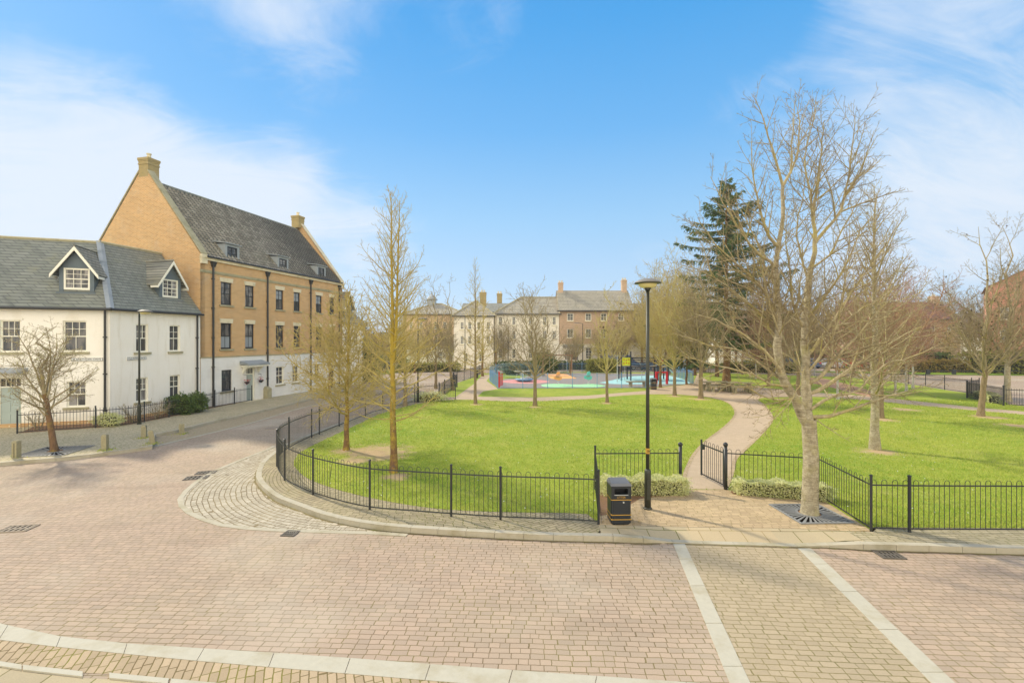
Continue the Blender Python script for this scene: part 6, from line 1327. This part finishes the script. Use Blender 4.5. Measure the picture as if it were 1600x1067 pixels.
# ---- the big tree in the grille, its limbs laid out from the photograph
hx, hy = G(1265, 803, Z1)
def HP(px, py, dy=0.0): v = at(px, py, hy + dy); return v - Vector((hx, hy, Z1))
def hero():
    tb = TB(11); rd = tb.r; P = PR(num=[0, 4.4, 7.2, 7.0, 0], t0=[.2, .10, .06, .08, .1], ratio=[.4, .5, .46, .42, .5], ang=[50, 42, 46, 50, 40], tip=.0036, rr=.0150, max=4, up=[0, .10, .10, .07, .05], jit=[.04, .07, .10, .16, .2])
    def limb(pts, r0, r1, depth, trunk=False, kids=True, lvl=1, t0=.12, sides=8, klen=None):
        low = pts[-1][1] > 430 and not trunk
        k = len(pts); L3 = [HP(p[0], p[1], depth[0] + (depth[1] - depth[0]) * i / (k - 1)) for i, p in enumerate(pts)]; q = smoothline(L3, .22); n = len(q); rad = [r0 + (r1 - r0) * (i / (n - 1)) ** .85 for i in range(n)]
        wob = [p + Vector((rd.gauss(0, .008), rd.gauss(0, .02), rd.gauss(0, .008))) if 0 < i < n - 1 else p for i, p in enumerate(q)]; tb.put(wob, rad, sides, trunk)
        if kids:
            L_ = sum((b_ - a).length for a, b_ in zip(q, q[1:])); tb.kids(wob, rad, klen or min(L_, 3.2), lvl, PR(**{**P, 'num': [0, float((3.6 if low else 5.8) * L_ / (klen or min(L_, 3.2))), *P['num'][2:]]}), t0)
        return wob
    k = 14; tr = []; 
    base_ = [HP(1265, 806), HP(1266, 760), HP(1267, 715), HP(1265, 680), HP(1264, 655)]; q = smoothline(base_, .12); n = len(q); tb.put([Vector((p.x, p.y, p.z)) for p in q], [(.178 - .026 * i / (n - 1)) * (1 + .28 * math.exp(-i * .12 / .14)) for i in range(n)], 14, True)
    limb([(1264, 668), (1254, 650), (1243, 625), (1228, 600), (1219, 578), (1216, 540), (1215, 480), (1213, 440), (1211, 419)], .112, .066, (0, .0), True, t0=.5, sides=12)
    limb([(1264, 662), (1262, 640), (1261, 609), (1259, 575), (1257, 540), (1259, 480), (1264, 440), (1267, 419)], .122, .062, (0, .35), True, t0=.45, sides=12)
    limb([(1211, 419), (1216, 386), (1221, 340), (1223, 291)], .06, .038, (0, .05), True, t0=.2)
    limb([(1267, 419), (1271, 395), (1273.5, 379), (1271, 345), (1276, 300), (1280, 265), (1284, 235), (1287, 190)], .056, .008, (.35, .3), t0=.15)
    limb([(1223, 291), (1217, 270), (1210, 245), (1200, 215), (1194, 188), (1180, 155)], .034, .006, (.05, -.2)); limb([(1223, 291), (1235, 268), (1246, 245), (1248, 215), (1250, 190), (1248, 160)], .034, .006, (.05, .3)); limb([(1235, 268), (1238, 225), (1241, 185), (1243, 150)], .022, .005, (.1, -.3))
    limb([(1216, 386), (1203, 370), (1195, 356), (1187, 325), (1180, 294), (1176, 260), (1174, 226)], .04, .006, (0, -.5)); limb([(1211, 419), (1190, 400), (1172, 380), (1152, 352), (1138, 330), (1122, 300), (1110, 276)], .042, .006, (0, -.3))
    limb([(1273.5, 379), (1290, 360), (1306, 343), (1318, 310), (1325, 280), (1329, 245), (1334, 215), (1336, 180)], .042, .006, (.35, .0)); limb([(1318, 310), (1335, 285), (1350, 255), (1358, 230), (1366, 204)], .026, .005, (.15, -.3)); limb([(1325, 290), (1345, 275), (1362, 262), (1375, 252)], .02, .005, (.15, .5))
    limb([(1271, 345), (1266, 300), (1258, 262), (1262, 225), (1272, 190), (1277, 160)], .03, .005, (.35, .6)); limb([(1267, 419), (1295, 400), (1316, 360), (1335, 325), (1352, 300)], .03, .006, (.4, .9)); limb([(1264, 440), (1250, 400), (1245, 350), (1254, 310), (1260, 270)], .03, .006, (.35, 1.0))
    # low and middle limbs
    limb([(1268, 652), (1295, 650), (1315, 645), (1340, 637), (1359, 628), (1390, 618), (1420, 610), (1455, 600)], .05, .007, (0, -1.0)); limb([(1262, 615), (1278, 610), (1300, 596), (1330, 575), (1365, 552), (1400, 530), (1440, 510)], .055, .008, (.1, .5)); limb([(1261, 600), (1282, 590), (1305, 560), (1335, 530), (1365, 495), (1395, 465), (1420, 440)], .05, .008, (.1, -.8))
    limb([(1258, 560), (1275, 540), (1300, 505), (1325, 465), (1350, 430), (1378, 395), (1390, 370)], .045, .007, (.2, .4)); limb([(1259, 500), (1285, 470), (1310, 430), (1330, 395), (1345, 360), (1370, 330)], .04, .006, (.3, -.6)); limb([(1266, 640), (1300, 620), (1340, 610), (1380, 570), (1420, 560), (1465, 540)], .04, .006, (0, 1.2))
    limb([(1222, 588), (1205, 560), (1180, 535), (1150, 515), (1118, 500), (1085, 490)], .045, .007, (0, -.6)); limb([(1216, 540), (1195, 500), (1165, 470), (1135, 445), (1100, 425), (1065, 415)], .042, .007, (0, .5)); limb([(1215, 490), (1190, 450), (1160, 420), (1130, 395), (1105, 365), (1090, 340)], .038, .006, (0, -.7))
    limb([(1230, 603), (1205, 600), (1175, 585), (1140, 575), (1105, 568), (1065, 555)], .032, .006, (-.1, -1.1)); limb([(1225, 595), (1190, 570), (1150, 545), (1110, 540), (1080, 528), (1050, 520)], .036, .006, (.1, .9)); limb([(1243, 622), (1215, 625), (1190, 618), (1165, 600), (1140, 596)], .022, .005, (0, -.8)); limb([(1240, 618), (1215, 640), (1190, 650), (1160, 652)], .014, .004, (0, -.9))
    limb([(1214, 450), (1195, 420), (1185, 380), (1165, 345), (1150, 320)], .032, .006, (0, .9)); limb([(1259, 520), (1240, 480), (1235, 430), (1228, 380), (1230, 330)], .034, .006, (.3, -.8)); limb([(1262, 580), (1290, 545), (1310, 500), (1318, 450), (1330, 400)], .034, .006, (.1, -1.2)); limb([(1216, 520), (1200, 470), (1190, 420), (1175, 390)], .03, .006, (0, -1.1)); limb([(1262, 560), (1250, 600), (1225, 640), (1200, 660)], .014, .004, (.2, -1.0))
    limb([(1268, 650), (1290, 665), (1310, 680), (1330, 690)], .014, .004, (0, -.5)); limb([(1262, 600), (1240, 560), (1200, 540), (1160, 500), (1120, 470), (1080, 450)], .03, .006, (.2, 1.6)); limb([(1258, 540), (1300, 520), (1350, 480), (1400, 470), (1445, 455)], .034, .006, (.3, 1.6))
    return tb
ht = tree('bare_tree', 'big pale barked bare tree forking low, standing in the square iron grille', hx, hy, Z1, hero(), 'bark_hero', 'twig_hero')

# ---- near left pair on the lawn
x, y = G(615, 738, Z1); tb = upright(21, 8.65, .112, 84, 1.95, 1.45, PR(max=4, rr=.0095, num=[0, 5.5, 6.0, 5.5, 0], ratio=[.4, .42, .45, .5, .5], up=[0, .08, .08, .06, .05], tip=.0034, t0=[.3, .2, .15, .1, .1]), twin=True, ang=(94, 32), prof=.6); tree('bare_tree', 'tall slender yellow twigged tree nearest the curved railing', x, y, Z1, tb, 'bark_lichen', 'twig_yellow')
x, y = G(541, 703, Z1); tb = upright(22, 5.9, .10, 62, 2.9, 1.3, PR(max=4, rr=.0145, num=[0, 5.4, 6.4, 6.0, 0], ratio=[.4, .48, .48, .5, .5], up=[0, .07, .05, .03, .03], tip=.0058, jit=[.04, .1, .16, .2, .22]), ang=(86, 30)); t5 = tree('bare_tree', 'short dense crowned yellowish tree behind the tall slender one', x, y, Z1, tb, 'bark_lichen', 'twig_yellow')
leaves('buds', 'bud', t5, [p + d * .01 for p, d in tb.tips][::2], .016, 4)
# ---- tree on the left footway, leaning, with young leaves
x, y = G(86, 706, Z1); P = PR(max=4, num=[0, 6.5, 8.0, 8.0, 0], up=[0, .06, .06, .05, .04], ratio=[.4, .5, .5, .5, .5], tip=.0035); tb = spreading(34, 4.6, .105, 2.1, 13, 1.5, P, lean=(-.42, .05), elev=(74, 18), low_f=.6); tl = tree('leafing_tree', 'small leaning tree with young pale leaves in front of the white cottage', x, y, Z1, tb, 'bark_brown', 'twig_tan')
rr = random.Random(9); leaves('young_leaves', 'bud', tl, [p + d * rr.uniform(-.12, .03) for p, d in tb.tips for _ in range(2)], .021, 5)

# ---- unique mid distance trees: (px, py, kind, args, bark, twig, label)
dense = lambda **k: PR(max=4, **k)
MID = [
 (743, 631, 'u', (41, 9.2, .10, 62, 1.9, 1.9), 'bark_grey', 'twig_yellow', 'narrow tall tree with short level branches left of the playground'),
 (836, 634, 's', (42, 7.2, .13, 2.0, 9, 2.7), 'bark_grey', 'twig_tan', 'round crowned bare tree on the lawn in front of the roundabout'),
 (948.5, 629, 's', (43, 7.7, .10, 2.2, 8, 2.0), 'bark_grey', 'twig_pale', 'pale slender tree on the lawn left of the lamp post'),
 (1054, 618, 's', (44, 10.8, .13, 2.3, 10, 2.9), 'bark_grey', 'twig_pale', 'pale lime twigged tree just right of the lamp post'),
 (1095, 622.5, 's', (45, 11.0, .16, 2.5, 10, 3.0), 'bark_grey', 'twig_tan', 'stout grey trunked tree at the left edge of the winding path'),
 (1032, 605.5, 's', (46, 9.4, .12, 2.2, 11, 3.3), 'bark_brown', 'twig_yellow', 'brown stemmed yellow crowned tree beside the distant litter bin'),
 (1367, 702, 'u', (47, 9.9, .155, 62, 3.0, 2.0), 'bark_hero', 'twig_hero', 'tall bare tree alone on the right lawn nearest the railing'),
 (1376, 653, 's', (48, 8.2, .14, 2.4, 10, 3.0), 'bark_grey', 'twig_red', 'reddish twigged tree just behind the lone lawn tree'),
 (1532, 650, 's', (49, 10.2, .15, 2.5, 9, 2.7), 'bark_grey', 'twig_tan', 'curving stemmed tree before the dark railings on the right'),
 (1574, 626, 's', (50, 12.0, .19, 2.8, 9, 3.1), 'bark_hero', 'twig_tan', 'thick pale trunked tree behind the dark railings on the right'),
 (633, 634, 's', (51, 7.8, .12, 2.1, 9, 2.3), 'bark_grey', 'twig_yellow', 'grey tree by the left road railing behind the tall slender tree'),
 (681, 606, 's', (52, 9.7, .13, 2.3, 9, 2.4), 'bark_grey', 'twig_tan', 'upright tree by the far left park gate'),
 (708, 610, 's', (53, 8.8, .14, 2.2, 8, 2.0), 'bark_grey', 'twig_tan', 'leaning grey tree just right of the far left gate'),
 (754, 588, 's', (54, 8.4, .14, 2.6, 7, 1.8), 'bark_brown', 'twig_yellow', 'straight tree on the grass strip left of the red playground gate'),
 (775, 583, 's', (55, 8.0, .14, 2.6, 7, 2.2), 'bark_brown', 'twig_tan', 'brown trunk tree rising behind the red playground gate'),
 (515, 617, 's', (56, 5.4, .10, 1.8, 7, 1.9), 'bark_brown', 'twig_yellow', 'small tree on the footway beyond the brick house'),
 (1201, 604, 's', (57, 10.2, .13, 2.2, 10, 3.2), 'bark_grey', 'twig_red', 'purplish tree behind the winding path left of the big tree'),
 (1247, 617.5, 's', (58, 10.2, .15, 2.2, 10, 3.2), 'bark_grey', 'twig_tan', 'grey tree hidden behind the right stem of the big tree'),
]
bx_ = {}
for px, py, kd, a, bm, tm, lab in MID:
    x, y = G(px, py, Z1)
    if kd == 'u': tb = upright(a[0], a[1], a[2], a[3], a[4], a[5], PR(max=4, num=[0, 5.5, 7.0, 7.0, 0], tip=.0028 + y * .00009, t0=[.3, .15, .1, .1, .1]), ang=(88 if px < 1000 else 66, 30))
    else: tb = spreading(a[0], a[1], a[2], a[3], a[4], a[5], PR(max=4, rr=.015, num=[0, 4.4, 5.4, 5.0, 0], tip=.0036 + y * .00009, up=[0, .11, .11, .09, .06]), lean=((.25, 0) if px == 1532 else ((-.3, 0) if px == 708 else (0, 0))), elev=(66, 20))
    bx_[px] = tree('bare_tree', lab, x, y, Z1, tb, bm, tm)
    if px in (948.5, 1532): r_ = random.Random(px); leaves('seed_cones', 'cone', bx_[px], [p for p, d in tb.tips if r_.random() < (.10 if px == 948.5 else .16) and p.z > 3.2], .05 if px > 1000 else .06, 6, asp=.6)['kind'] = 'stuff'
# birches
tb1 = spreading(61, 8.4, .085, 2.0, 9, 1.6, PR(max=3, num=[0, 4.5, 7.0, 0], up=[0, .02, -.04, -.08], tip=.005), elev=(48, 15)); x, y = G(1309, 624, Z1)
bi = tree('silver_birch', 'nearest white stemmed birch right of the big tree', x, y, Z1, tb1, 'birch', 'twig_red', 'silver birches')
for px, py, lab, s_ in ((1399, 615, 'left of three white birch stems on the right lawn', 1.0), (1416, 611.5, 'middle of three white birch stems on the right lawn', 1.05), (1426.5, 606.5, 'right of three white birch stems on the right lawn', 1.08), (1273, 587, 'thin white birch between the stems of the big tree', .9), (1181, 592, 'white birch stem left of the big tree', .9)): dup(bi, (*G(px, py, Z1), Z1), RNG.random() * 6, lab, s_)
# background trees, three sources then copies
srcs = []
for sd_, h_, bm, tm, P_ in ((71, 8.5, 'bark_brown', 'twig_yellow', 2.6), (72, 9.0, 'bark_grey', 'twig_tan', 2.8), (73, 8.0, 'bark_grey', 'twig_red', 3.0), (74, 7.5, 'bark_brown', 'twig_pale', 2.4)):
    srcs.append((spreading(sd_, h_, .13, 2.2, 8, P_, PR(max=4, num=[0, 4.4, 5.5, 5.0, 0], tip=.0075, up=[0, .11, .11, .09, .06]), elev=(56, 18)), bm, tm, h_))
FARS = [(560, 596, 1, .85, 'bare tree beyond the junction at the end of the left footway'), (590, 577, 2, .8, 'bare tree on the left verge near the distant street lamp'), (612, 574, 1, .75, 'bare tree on the verge right behind the tall slender tree'), (655, 574, 0, .8, 'yellowish tree on the verge before the peach building'), (705, 574, 1, .8, 'bare tree across the road before the pointed roof house'),
 (640, 566, 1, .95, 'bare tree standing beside the peach brick building'), (800, 567, 1, .7, 'small tree in front of the cream house windows'), (852, 584, 3, .62, 'thin tree by the left swing leg'), (890, 583, 1, .62, 'thin tree by the right swing leg'), (908, 572, 1, .7, 'thin tree before the arched window'), (935, 575, 3, .85, 'tree before the blue door'), (958, 577, 1, .8, 'tree left of the yellow play panel'),
 (1003, 577, 0, 1.30, 'yellow crowned tree behind the rope bridge'), (1022, 580, 3, 1.38, 'pale twigged tree behind the red play arch'), (1045, 586, 0, 1.45, 'yellow tree behind the right end of the climbing frame'), (1065, 578, 1, 1.50, 'high crowned tree behind the conifer boughs'), (1100, 582, 1, 1.45, 'tall bare tree left of the dark conifer'), (1160, 587, 2, .85, 'reddish tree right of the picnic tables'), (1212, 582, 1, .95, 'tree beyond the lawn left of the big tree stem'), (1294, 581, 1, 1.0, 'brown trunked tree beyond the worn path'), (1334, 588, 2, 1.05, 'reddish crowned tree beyond the right lawn'),
 (1380, 577, 2, 1.35, 'reddish tree behind the birch stems'), (1352, 574, 1, 1.35, 'tan crowned tree behind the parked row'), (1420, 570, 2, 1.40, 'reddish tree behind the orange hedge'), (1450, 566, 1, 1.35, 'tan tree before the red roofed house'), (1480, 574, 3, .85, 'pale tree right of the orange hedge'), (1515, 570, 1, 1.15, 'tree before the low pale roofed terrace'), (1548, 573, 2, 1.25, 'tree at the left corner of the red brick house'), (1590, 570, 1, 1.30, 'tree in front of the red brick house'), (1240, 572, 3, 1.0, 'pale tree before the white terrace'), (1140, 575, 3, 1.30, 'pale twigged tree behind the conifer'), (1270, 568, 0, 1.0, 'yellowish tree behind the blue car'),
 (626, 566, 1, .9, 'grey tree left of the peach building'), (668, 577, 3, .85, 'pale tree on the verge in line with the roof cupola'), (690, 569, 1, 1.0, 'tan tree on the verge right of the roof cupola'), (730, 573, 0, .85, 'yellowish tree across the road left of the pointed roof'), (768, 569, 1, .85, 'tan tree between the two cream houses'), (822, 571, 3, .75, 'pale tree behind the blue grey shrubs'), (872, 572, 1, .8, 'tan tree at the corner of the brown brick house'), (980, 574, 1, .95, 'tan tree behind the yellow play panel'),
 (1012, 572, 1, 1.35, 'tan tree behind the rope bridge before the terrace'), (1085, 588, 3, 1.40, 'pale tree at the right corner of the playground'), (1120, 590, 0, 1.40, 'yellow twigged tree screening the conifer'), (1150, 580, 1, 1.20, 'tan tree right behind the conifer trunk'), (1185, 578, 3, .95, 'pale tree beyond the left birch'), (1225, 588, 1, .9, 'tan tree left of the right stem of the big tree'), (1310, 574, 1, 1.25, 'tan tree behind the nearest birch'), (1405, 580, 3, 1.25, 'pale twigged tree behind the three birches'),
 (648, 583, 3, .8, 'pale tree on the road edge right of the slim black lamp post'), (664, 569, 1, 1.05, 'tall tan tree screening the roof cupola'), (720, 568, 3, .95, 'pale tree in front of the peach end wall'), (745, 571, 1, .9, 'tan tree in front of the pointed roof'), (786, 575, 1, .8, 'tan tree behind the red playground gate'), (812, 569, 0, .85, 'yellowish tree before the cream hipped house'), (845, 570, 1, .9, 'tan tree before the right end of the cream house'), (900, 576, 3, .85, 'pale tree before the first floor windows of the brown house'), (925, 571, 0, .85, 'yellowish tree left of the blue door'), (948, 570, 1, .95, 'tan tree right of the blue door'), (970, 580, 0, .85, 'yellowish tree behind the white crossbar pole'), (1040, 573, 1, 1.40, 'tall tan tree behind the play frame and lamp post')]
made = {}
for px, py, k, s_, lab in FARS:
    if px > 990: s_ *= 1.18
    x, y = G(px, py, 0)
    if k not in made: q = srcs[k]; made[k] = tree('bare_tree', lab, x, y, 0, q[0], q[1], q[2], 'bare trees in the background', rz=RNG.random() * 6); made[k].scale = (s_,) * 3
    else: dup(made[k], (x, y, 0), RNG.random() * 6, lab, s_)

# ---- dark conifer
def conifer(seed, h, spread, low, name, label, x, y, nb=120, skip=0):
    rd = random.Random(seed); rs_ = np.random.RandomState(seed); tb = TB(seed); pts, rad = flare(.30 * h / 18, h, (0, 0), 12, .02, .02, rd); tb.put(pts, rad, 9, True); cen, ax = [], []
    az = 0
    for j in range(nb):
        f = (j + rd.random() * .6) / nb; z = low + (h - low) * f ** .92; az += 2.4 + rd.gauss(0, .35); Lc = spread * (1 - f) ** .62 * rd.choice((.3, .5, .75, .95, 1.1, 1.3)) * rd.uniform(.8, 1.1) + .2; d = Vector((math.cos(az), math.sin(az), .34 - .2 * (1 - f) + rd.gauss(0, .12))); p = Vector((0, 0, z)); k = 6; q = [p.copy()]; e = d.normalized()
        for i in range(k): e = (e + Vector((rd.gauss(0, .04), rd.gauss(0, .04), -.10 + .05 * i))).normalized(); q.append(q[-1] + e * Lc / k)
        tb.put(q, [.05 * (1 - i / k) * (Lc / 5) + .012 for i in range(k + 1)], 4)
        m = int(Lc * 26)
        for i in range(m):
            t = .12 + .88 * rd.random(); g = t * k - 1e-3; a = q[int(g)].lerp(q[int(g) + 1], g - int(g)); side = Vector((-e.y, e.x, 0)).normalized() * rd.choice((-1, 1)); w_ = (.25 + .55 * math.sin(math.pi * min(1, t * .9))) * min(1, Lc / 3)
            tip = a + side * w_ * rd.uniform(.3, 1.1) + e * .25 * rd.random() + Vector((0, 0, -.42 * rd.random() - .05)); n_ = 6
            for u in range(n_): c = a.lerp(tip, (u + .5) / n_); cen.append((c.x + rd.gauss(0, .03), c.y + rd.gauss(0, .03), c.z - .05 * rd.random() - .03)); ax.append((tip - a).normalized())
    t = thing(name, label, 'conifer', (x, y, Z1)); tb.mesh(tb.t, 'trunk', 'bark_brown', t); tb.mesh(tb.c, 'branches', 'twig_tan', t)
    c = np.array(cen); A = np.array([tuple(a) for a in ax]) + rs_.randn(len(c), 3) * .35; A /= np.linalg.norm(A, axis=1, keepdims=True); B_ = np.cross(A, rs_.randn(len(c), 3)); B_ /= np.linalg.norm(B_, axis=1, keepdims=True) + 1e-9; s_ = (.08 + .07 * rs_.rand(len(c)))[:, None]
    V = np.stack([c - A * s_, c + B_ * s_ * .3, c + A * s_ + np.array([0, 0, -.03]), c - B_ * s_ * .3], 1).reshape(-1, 3); npmesh('foliage', V, np.arange(len(V)).reshape(-1, 4), 'conif', t); return t
x, y = G(1135, 600, Z1); conifer(85, 18.9, 6.0, 3.4, 'conifer', 'tall dark evergreen conifer rising behind the picnic tables', x, y, 128)
x, y = G(1073, 601, Z1); conifer(82, 5.6, 2.1, 1.7, 'conifer', 'small low green conifer at the right corner of the playground', x, y, 46)

# ---- shrubs and hedges
def shrub(name, label, cat, x, y, z, dims, mat, n, ls, seed, rz=0.0, shape='ell', group=None, core=True, stems=False):
    rs_ = np.random.RandomState(seed); t = thing(name, label, cat, (x, y, z), rz, group); a, b_, c = dims
    if shape == 'box':
        face = rs_.rand(n); p = rs_.rand(n, 3) * 2 - 1; side = rs_.rand(n) < .72; k = rs_.randint(0, 3, n); top = rs_.rand(n) < .38
        for i in range(n):
            if side[i]:
                j = 2 if top[i] else (0 if rs_.rand() < .12 else 1); p[i, j] = 1 if j == 2 else np.sign(p[i, j]); p[i, j] += rs_.randn() * .07
        bump = 1 + .10 * np.sin(p[:, 0] * a * 5 + seed) * np.cos(p[:, 1] * b_ * 4) + .07 * np.sin(p[:, 0] * a * 13 + 2); P_ = np.stack([p[:, 0] * a, p[:, 1] * b_ * bump, (p[:, 2] * .5 + .5) * c * bump], 1); r2 = (np.abs(p[:, 0]) > .93) & (p[:, 2] > .8); P_[r2, 2] *= .9
    else:
        d = rs_.randn(n, 3); d /= np.linalg.norm(d, axis=1, keepdims=True); lump = 1 + .16 * np.sin(d[:, 0] * 7 + seed) * np.sin(d[:, 1] * 6 + 1) + .1 * np.sin(d[:, 2] * 9 + seed * 2); r_ = (.55 + .45 * rs_.rand(n) ** .5) * lump * (1 + .08 * rs_.randn(n)); P_ = d * r_[:, None] * np.array([a, b_, c * .55]); P_[:, 2] += c * .5; P_[:, 2] = np.maximum(P_[:, 2], .03)
    leaves('foliage', mat, t, P_, ls, seed + 1)
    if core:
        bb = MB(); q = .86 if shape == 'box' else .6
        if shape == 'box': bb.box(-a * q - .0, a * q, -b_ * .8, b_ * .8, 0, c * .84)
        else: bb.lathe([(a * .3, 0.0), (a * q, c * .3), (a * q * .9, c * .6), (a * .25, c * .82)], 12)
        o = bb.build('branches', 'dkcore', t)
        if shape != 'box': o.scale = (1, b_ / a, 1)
    else:
        tb = TB(seed); P__ = PR(max=3, num=[0, 5.0, 7.0, 0], up=[0, .03, .03, .03], tip=.005, ratio=[.5, .55, .5, .5])
        for i in range(9): aa = tb.r.random() * 6.28; tb.grow(Vector((math.cos(aa) * .08, math.sin(aa) * .08, 0)), Vector((math.cos(aa) * a, math.sin(aa) * a, c * 1.1)), math.hypot(a, c) * .85, .018, 1, P__)
        tb.mesh(tb.c, 'branches', 'twig_tan', t)
    return t
def hedge_between(p, q, dep, h, lab, mat, n, ls, seed, z=Z1, name='hedge'):
    m = ((p[0] + q[0]) / 2, (p[1] + q[1]) / 2); L_ = math.dist(p, q); return shrub(name, lab, 'hedge', m[0], m[1], z, (L_ / 2, dep / 2, h), mat, n, ls, seed, math.atan2(q[1] - p[1], q[0] - p[0]), 'box')
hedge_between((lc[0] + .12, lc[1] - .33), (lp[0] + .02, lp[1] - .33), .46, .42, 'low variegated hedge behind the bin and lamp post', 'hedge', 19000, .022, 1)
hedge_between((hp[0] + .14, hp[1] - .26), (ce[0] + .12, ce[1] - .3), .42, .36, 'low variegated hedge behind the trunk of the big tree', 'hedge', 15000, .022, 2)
g = G(672, 627, Z1); shrub('shrub', 'low pale shrub by the far left park gate', 'shrub', g[0], g[1], Z1, (1.2, .5, .6), 'hedge', 2600, .04, 3)
hedge_between((32.4, 32.9), (31.0, 30.4), .6, .55, 'low leafy hedge behind the dark railings on the right', 'hedge', 2200, .05, 4)
# cottage garden shrubs
def cg(x_, y_): v = Vector((CX, CY, 0)) + Matrix.Rotation(A0, 3, 'Z') @ Vector((x_, y_, 0)); return v.x, v.y
g = G(160, 668, Z1); shrub('shrub', 'rounded cream flecked shrub behind the cottage railing', 'shrub', g[0], g[1] + .35, Z1, (.68, .4, .62), 'hedge', 2800, .035, 5)
g = G(198, 662, Z1); shrub('shrub', 'bare branching shrub left of the cottage lamp post', 'shrub', g[0], g[1] + .4, Z1, (.6, .4, .95), 'bud', 60, .015, 6, core=False)
g = G(236, 656, Z1); shrub('shrub', 'bare twiggy shrub right of the cottage lamp post', 'shrub', g[0], g[1] + .4, Z1, (.7, .4, .95), 'bud', 60, .015, 7, core=False)
g = G(276, 649, Z1); shrub('shrub', 'dense dark green evergreen shrub under the right cottage window', 'shrub', g[0], g[1] + .35, Z1, (.85, .42, 1.1), 'dkleaf', 4200, .045, 8)
g = G(302, 645, Z1); shrub('shrub', 'rounded green shrub at the right end of the cottage railing', 'shrub', g[0], g[1] + .3, Z1, (.65, .45, 1.05), 'dkleaf', 3200, .045, 9)
g = G(48, 673, Z1); shrub('shrub', 'thin bare shrub beside the cottage door behind the railing', 'shrub', g[0], g[1] + .35, Z1, (.5, .35, .95), 'bud', 60, .015, 10, core=False)
# back of the park
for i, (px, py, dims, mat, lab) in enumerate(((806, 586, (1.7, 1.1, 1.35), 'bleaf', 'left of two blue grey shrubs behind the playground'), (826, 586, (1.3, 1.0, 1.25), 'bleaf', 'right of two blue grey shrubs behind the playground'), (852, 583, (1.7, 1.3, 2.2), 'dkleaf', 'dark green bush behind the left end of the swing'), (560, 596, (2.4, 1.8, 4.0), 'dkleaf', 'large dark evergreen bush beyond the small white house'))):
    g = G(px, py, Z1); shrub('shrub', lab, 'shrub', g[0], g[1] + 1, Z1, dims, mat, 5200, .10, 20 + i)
a_, b2 = G(921, 583, Z1), G(970, 583, Z1); hedge_between((a_[0], 60), (b2[0], 60), 1.4, 1.5, 'golden topped hedge behind the playground surface', 'yleaf', 6500, .09, 30)
hedge_between((-2.5, 66.5), (13.5, 67), 1.0, 1.15, 'long low green hedge before the cream houses', 'dkleaf', 6000, .10, 31, 0)
hedge_between((27.5, 62), (36, 60), 1.6, 1.2, 'green hedge beyond the lawn behind the conifer', 'yleaf', 5000, .10, 32, 0)
hedge_between((50.5, 61.5), (58.5, 61), 1.8, 1.5, 'clipped orange and green hedge on the right verge', 'oleaf', 6000, .10, 33, 0)
hedge_between((57, 72), (66, 72), 2.5, 2.2, 'dark green hedge behind the orange hedge', 'dkleaf', 5000, .13, 34, 0)
hedge_between((58.2, 61.8), (67.5, 53.2), 2.4, 2.5, 'tall green hedge before the red brick house', 'yleaf', 8000, .14, 35, 0)
hedge_between((-15, 61.5), (-7, 63.5), 1.6, 1.1, 'low green hedge on the left verge before the houses', 'yleaf', 5000, .10, 36, 0)
hedge_between((-24, 66), (-15, 68), 2.0, 1.6, 'dark hedge on the left verge behind the parked cars', 'dkleaf', 5000, .12, 37, 0)
hedge_between((38, 76), (60, 80), 2.0, 2.2, 'dark hedge behind the parked row of cars', 'dkleaf', 7000, .13, 38, 0)
# far woodland masses
def wood(label, x0, x1, y, h, n, seed):
    rs_ = np.random.RandomState(seed); X = x0 + (x1 - x0) * rs_.rand(n); Yy = y + rs_.rand(n) * 8; env = h * (.72 + .2 * np.sin(X * .35 + seed) + .12 * np.sin(X * .9)); Z = env * rs_.rand(n) ** .6
    o = leaves('woodland', 'farwood', None, np.stack([X, Yy, Z], 1), .28, seed, asp=.35); stuff(o, label, 'woodland'); return o
MAT['farwood'] = leafmat('far_winter_wood', (.20, .18, .09, 1), (.28, .25, .13, 1), (.14, .16, .07, 1), .2, .15)
wood('far off mass of winter trees beyond the left junction', -75, -18, 96, 9, 26000, 1); wood('far off mass of winter trees behind the right hand houses', 30, 150, 112, 9.5, 42000, 2)

# ---- thin air over the whole place
hz = MB().box(-160, 170, -70, 135, -1.2, 24).build('haze', 'binblack'); hz.data.materials.clear(); hm = bpy.data.materials.new('air'); hm.use_nodes = True; hn = hm.node_tree; hn.nodes.clear()
ho = hn.nodes.new('ShaderNodeOutputMaterial'); hv = hn.nodes.new('ShaderNodeVolumePrincipled'); hv.inputs['Color'].default_value = (.93, .95, 1, 1); hv.inputs['Density'].default_value = .0006; hv.inputs['Anisotropy'].default_value = .3
hn.links.new(hv.outputs[0], ho.inputs['Volume']); hz.data.materials.append(hm); stuff(hz, 'thin pale air that softens the far houses and trees', 'haze')
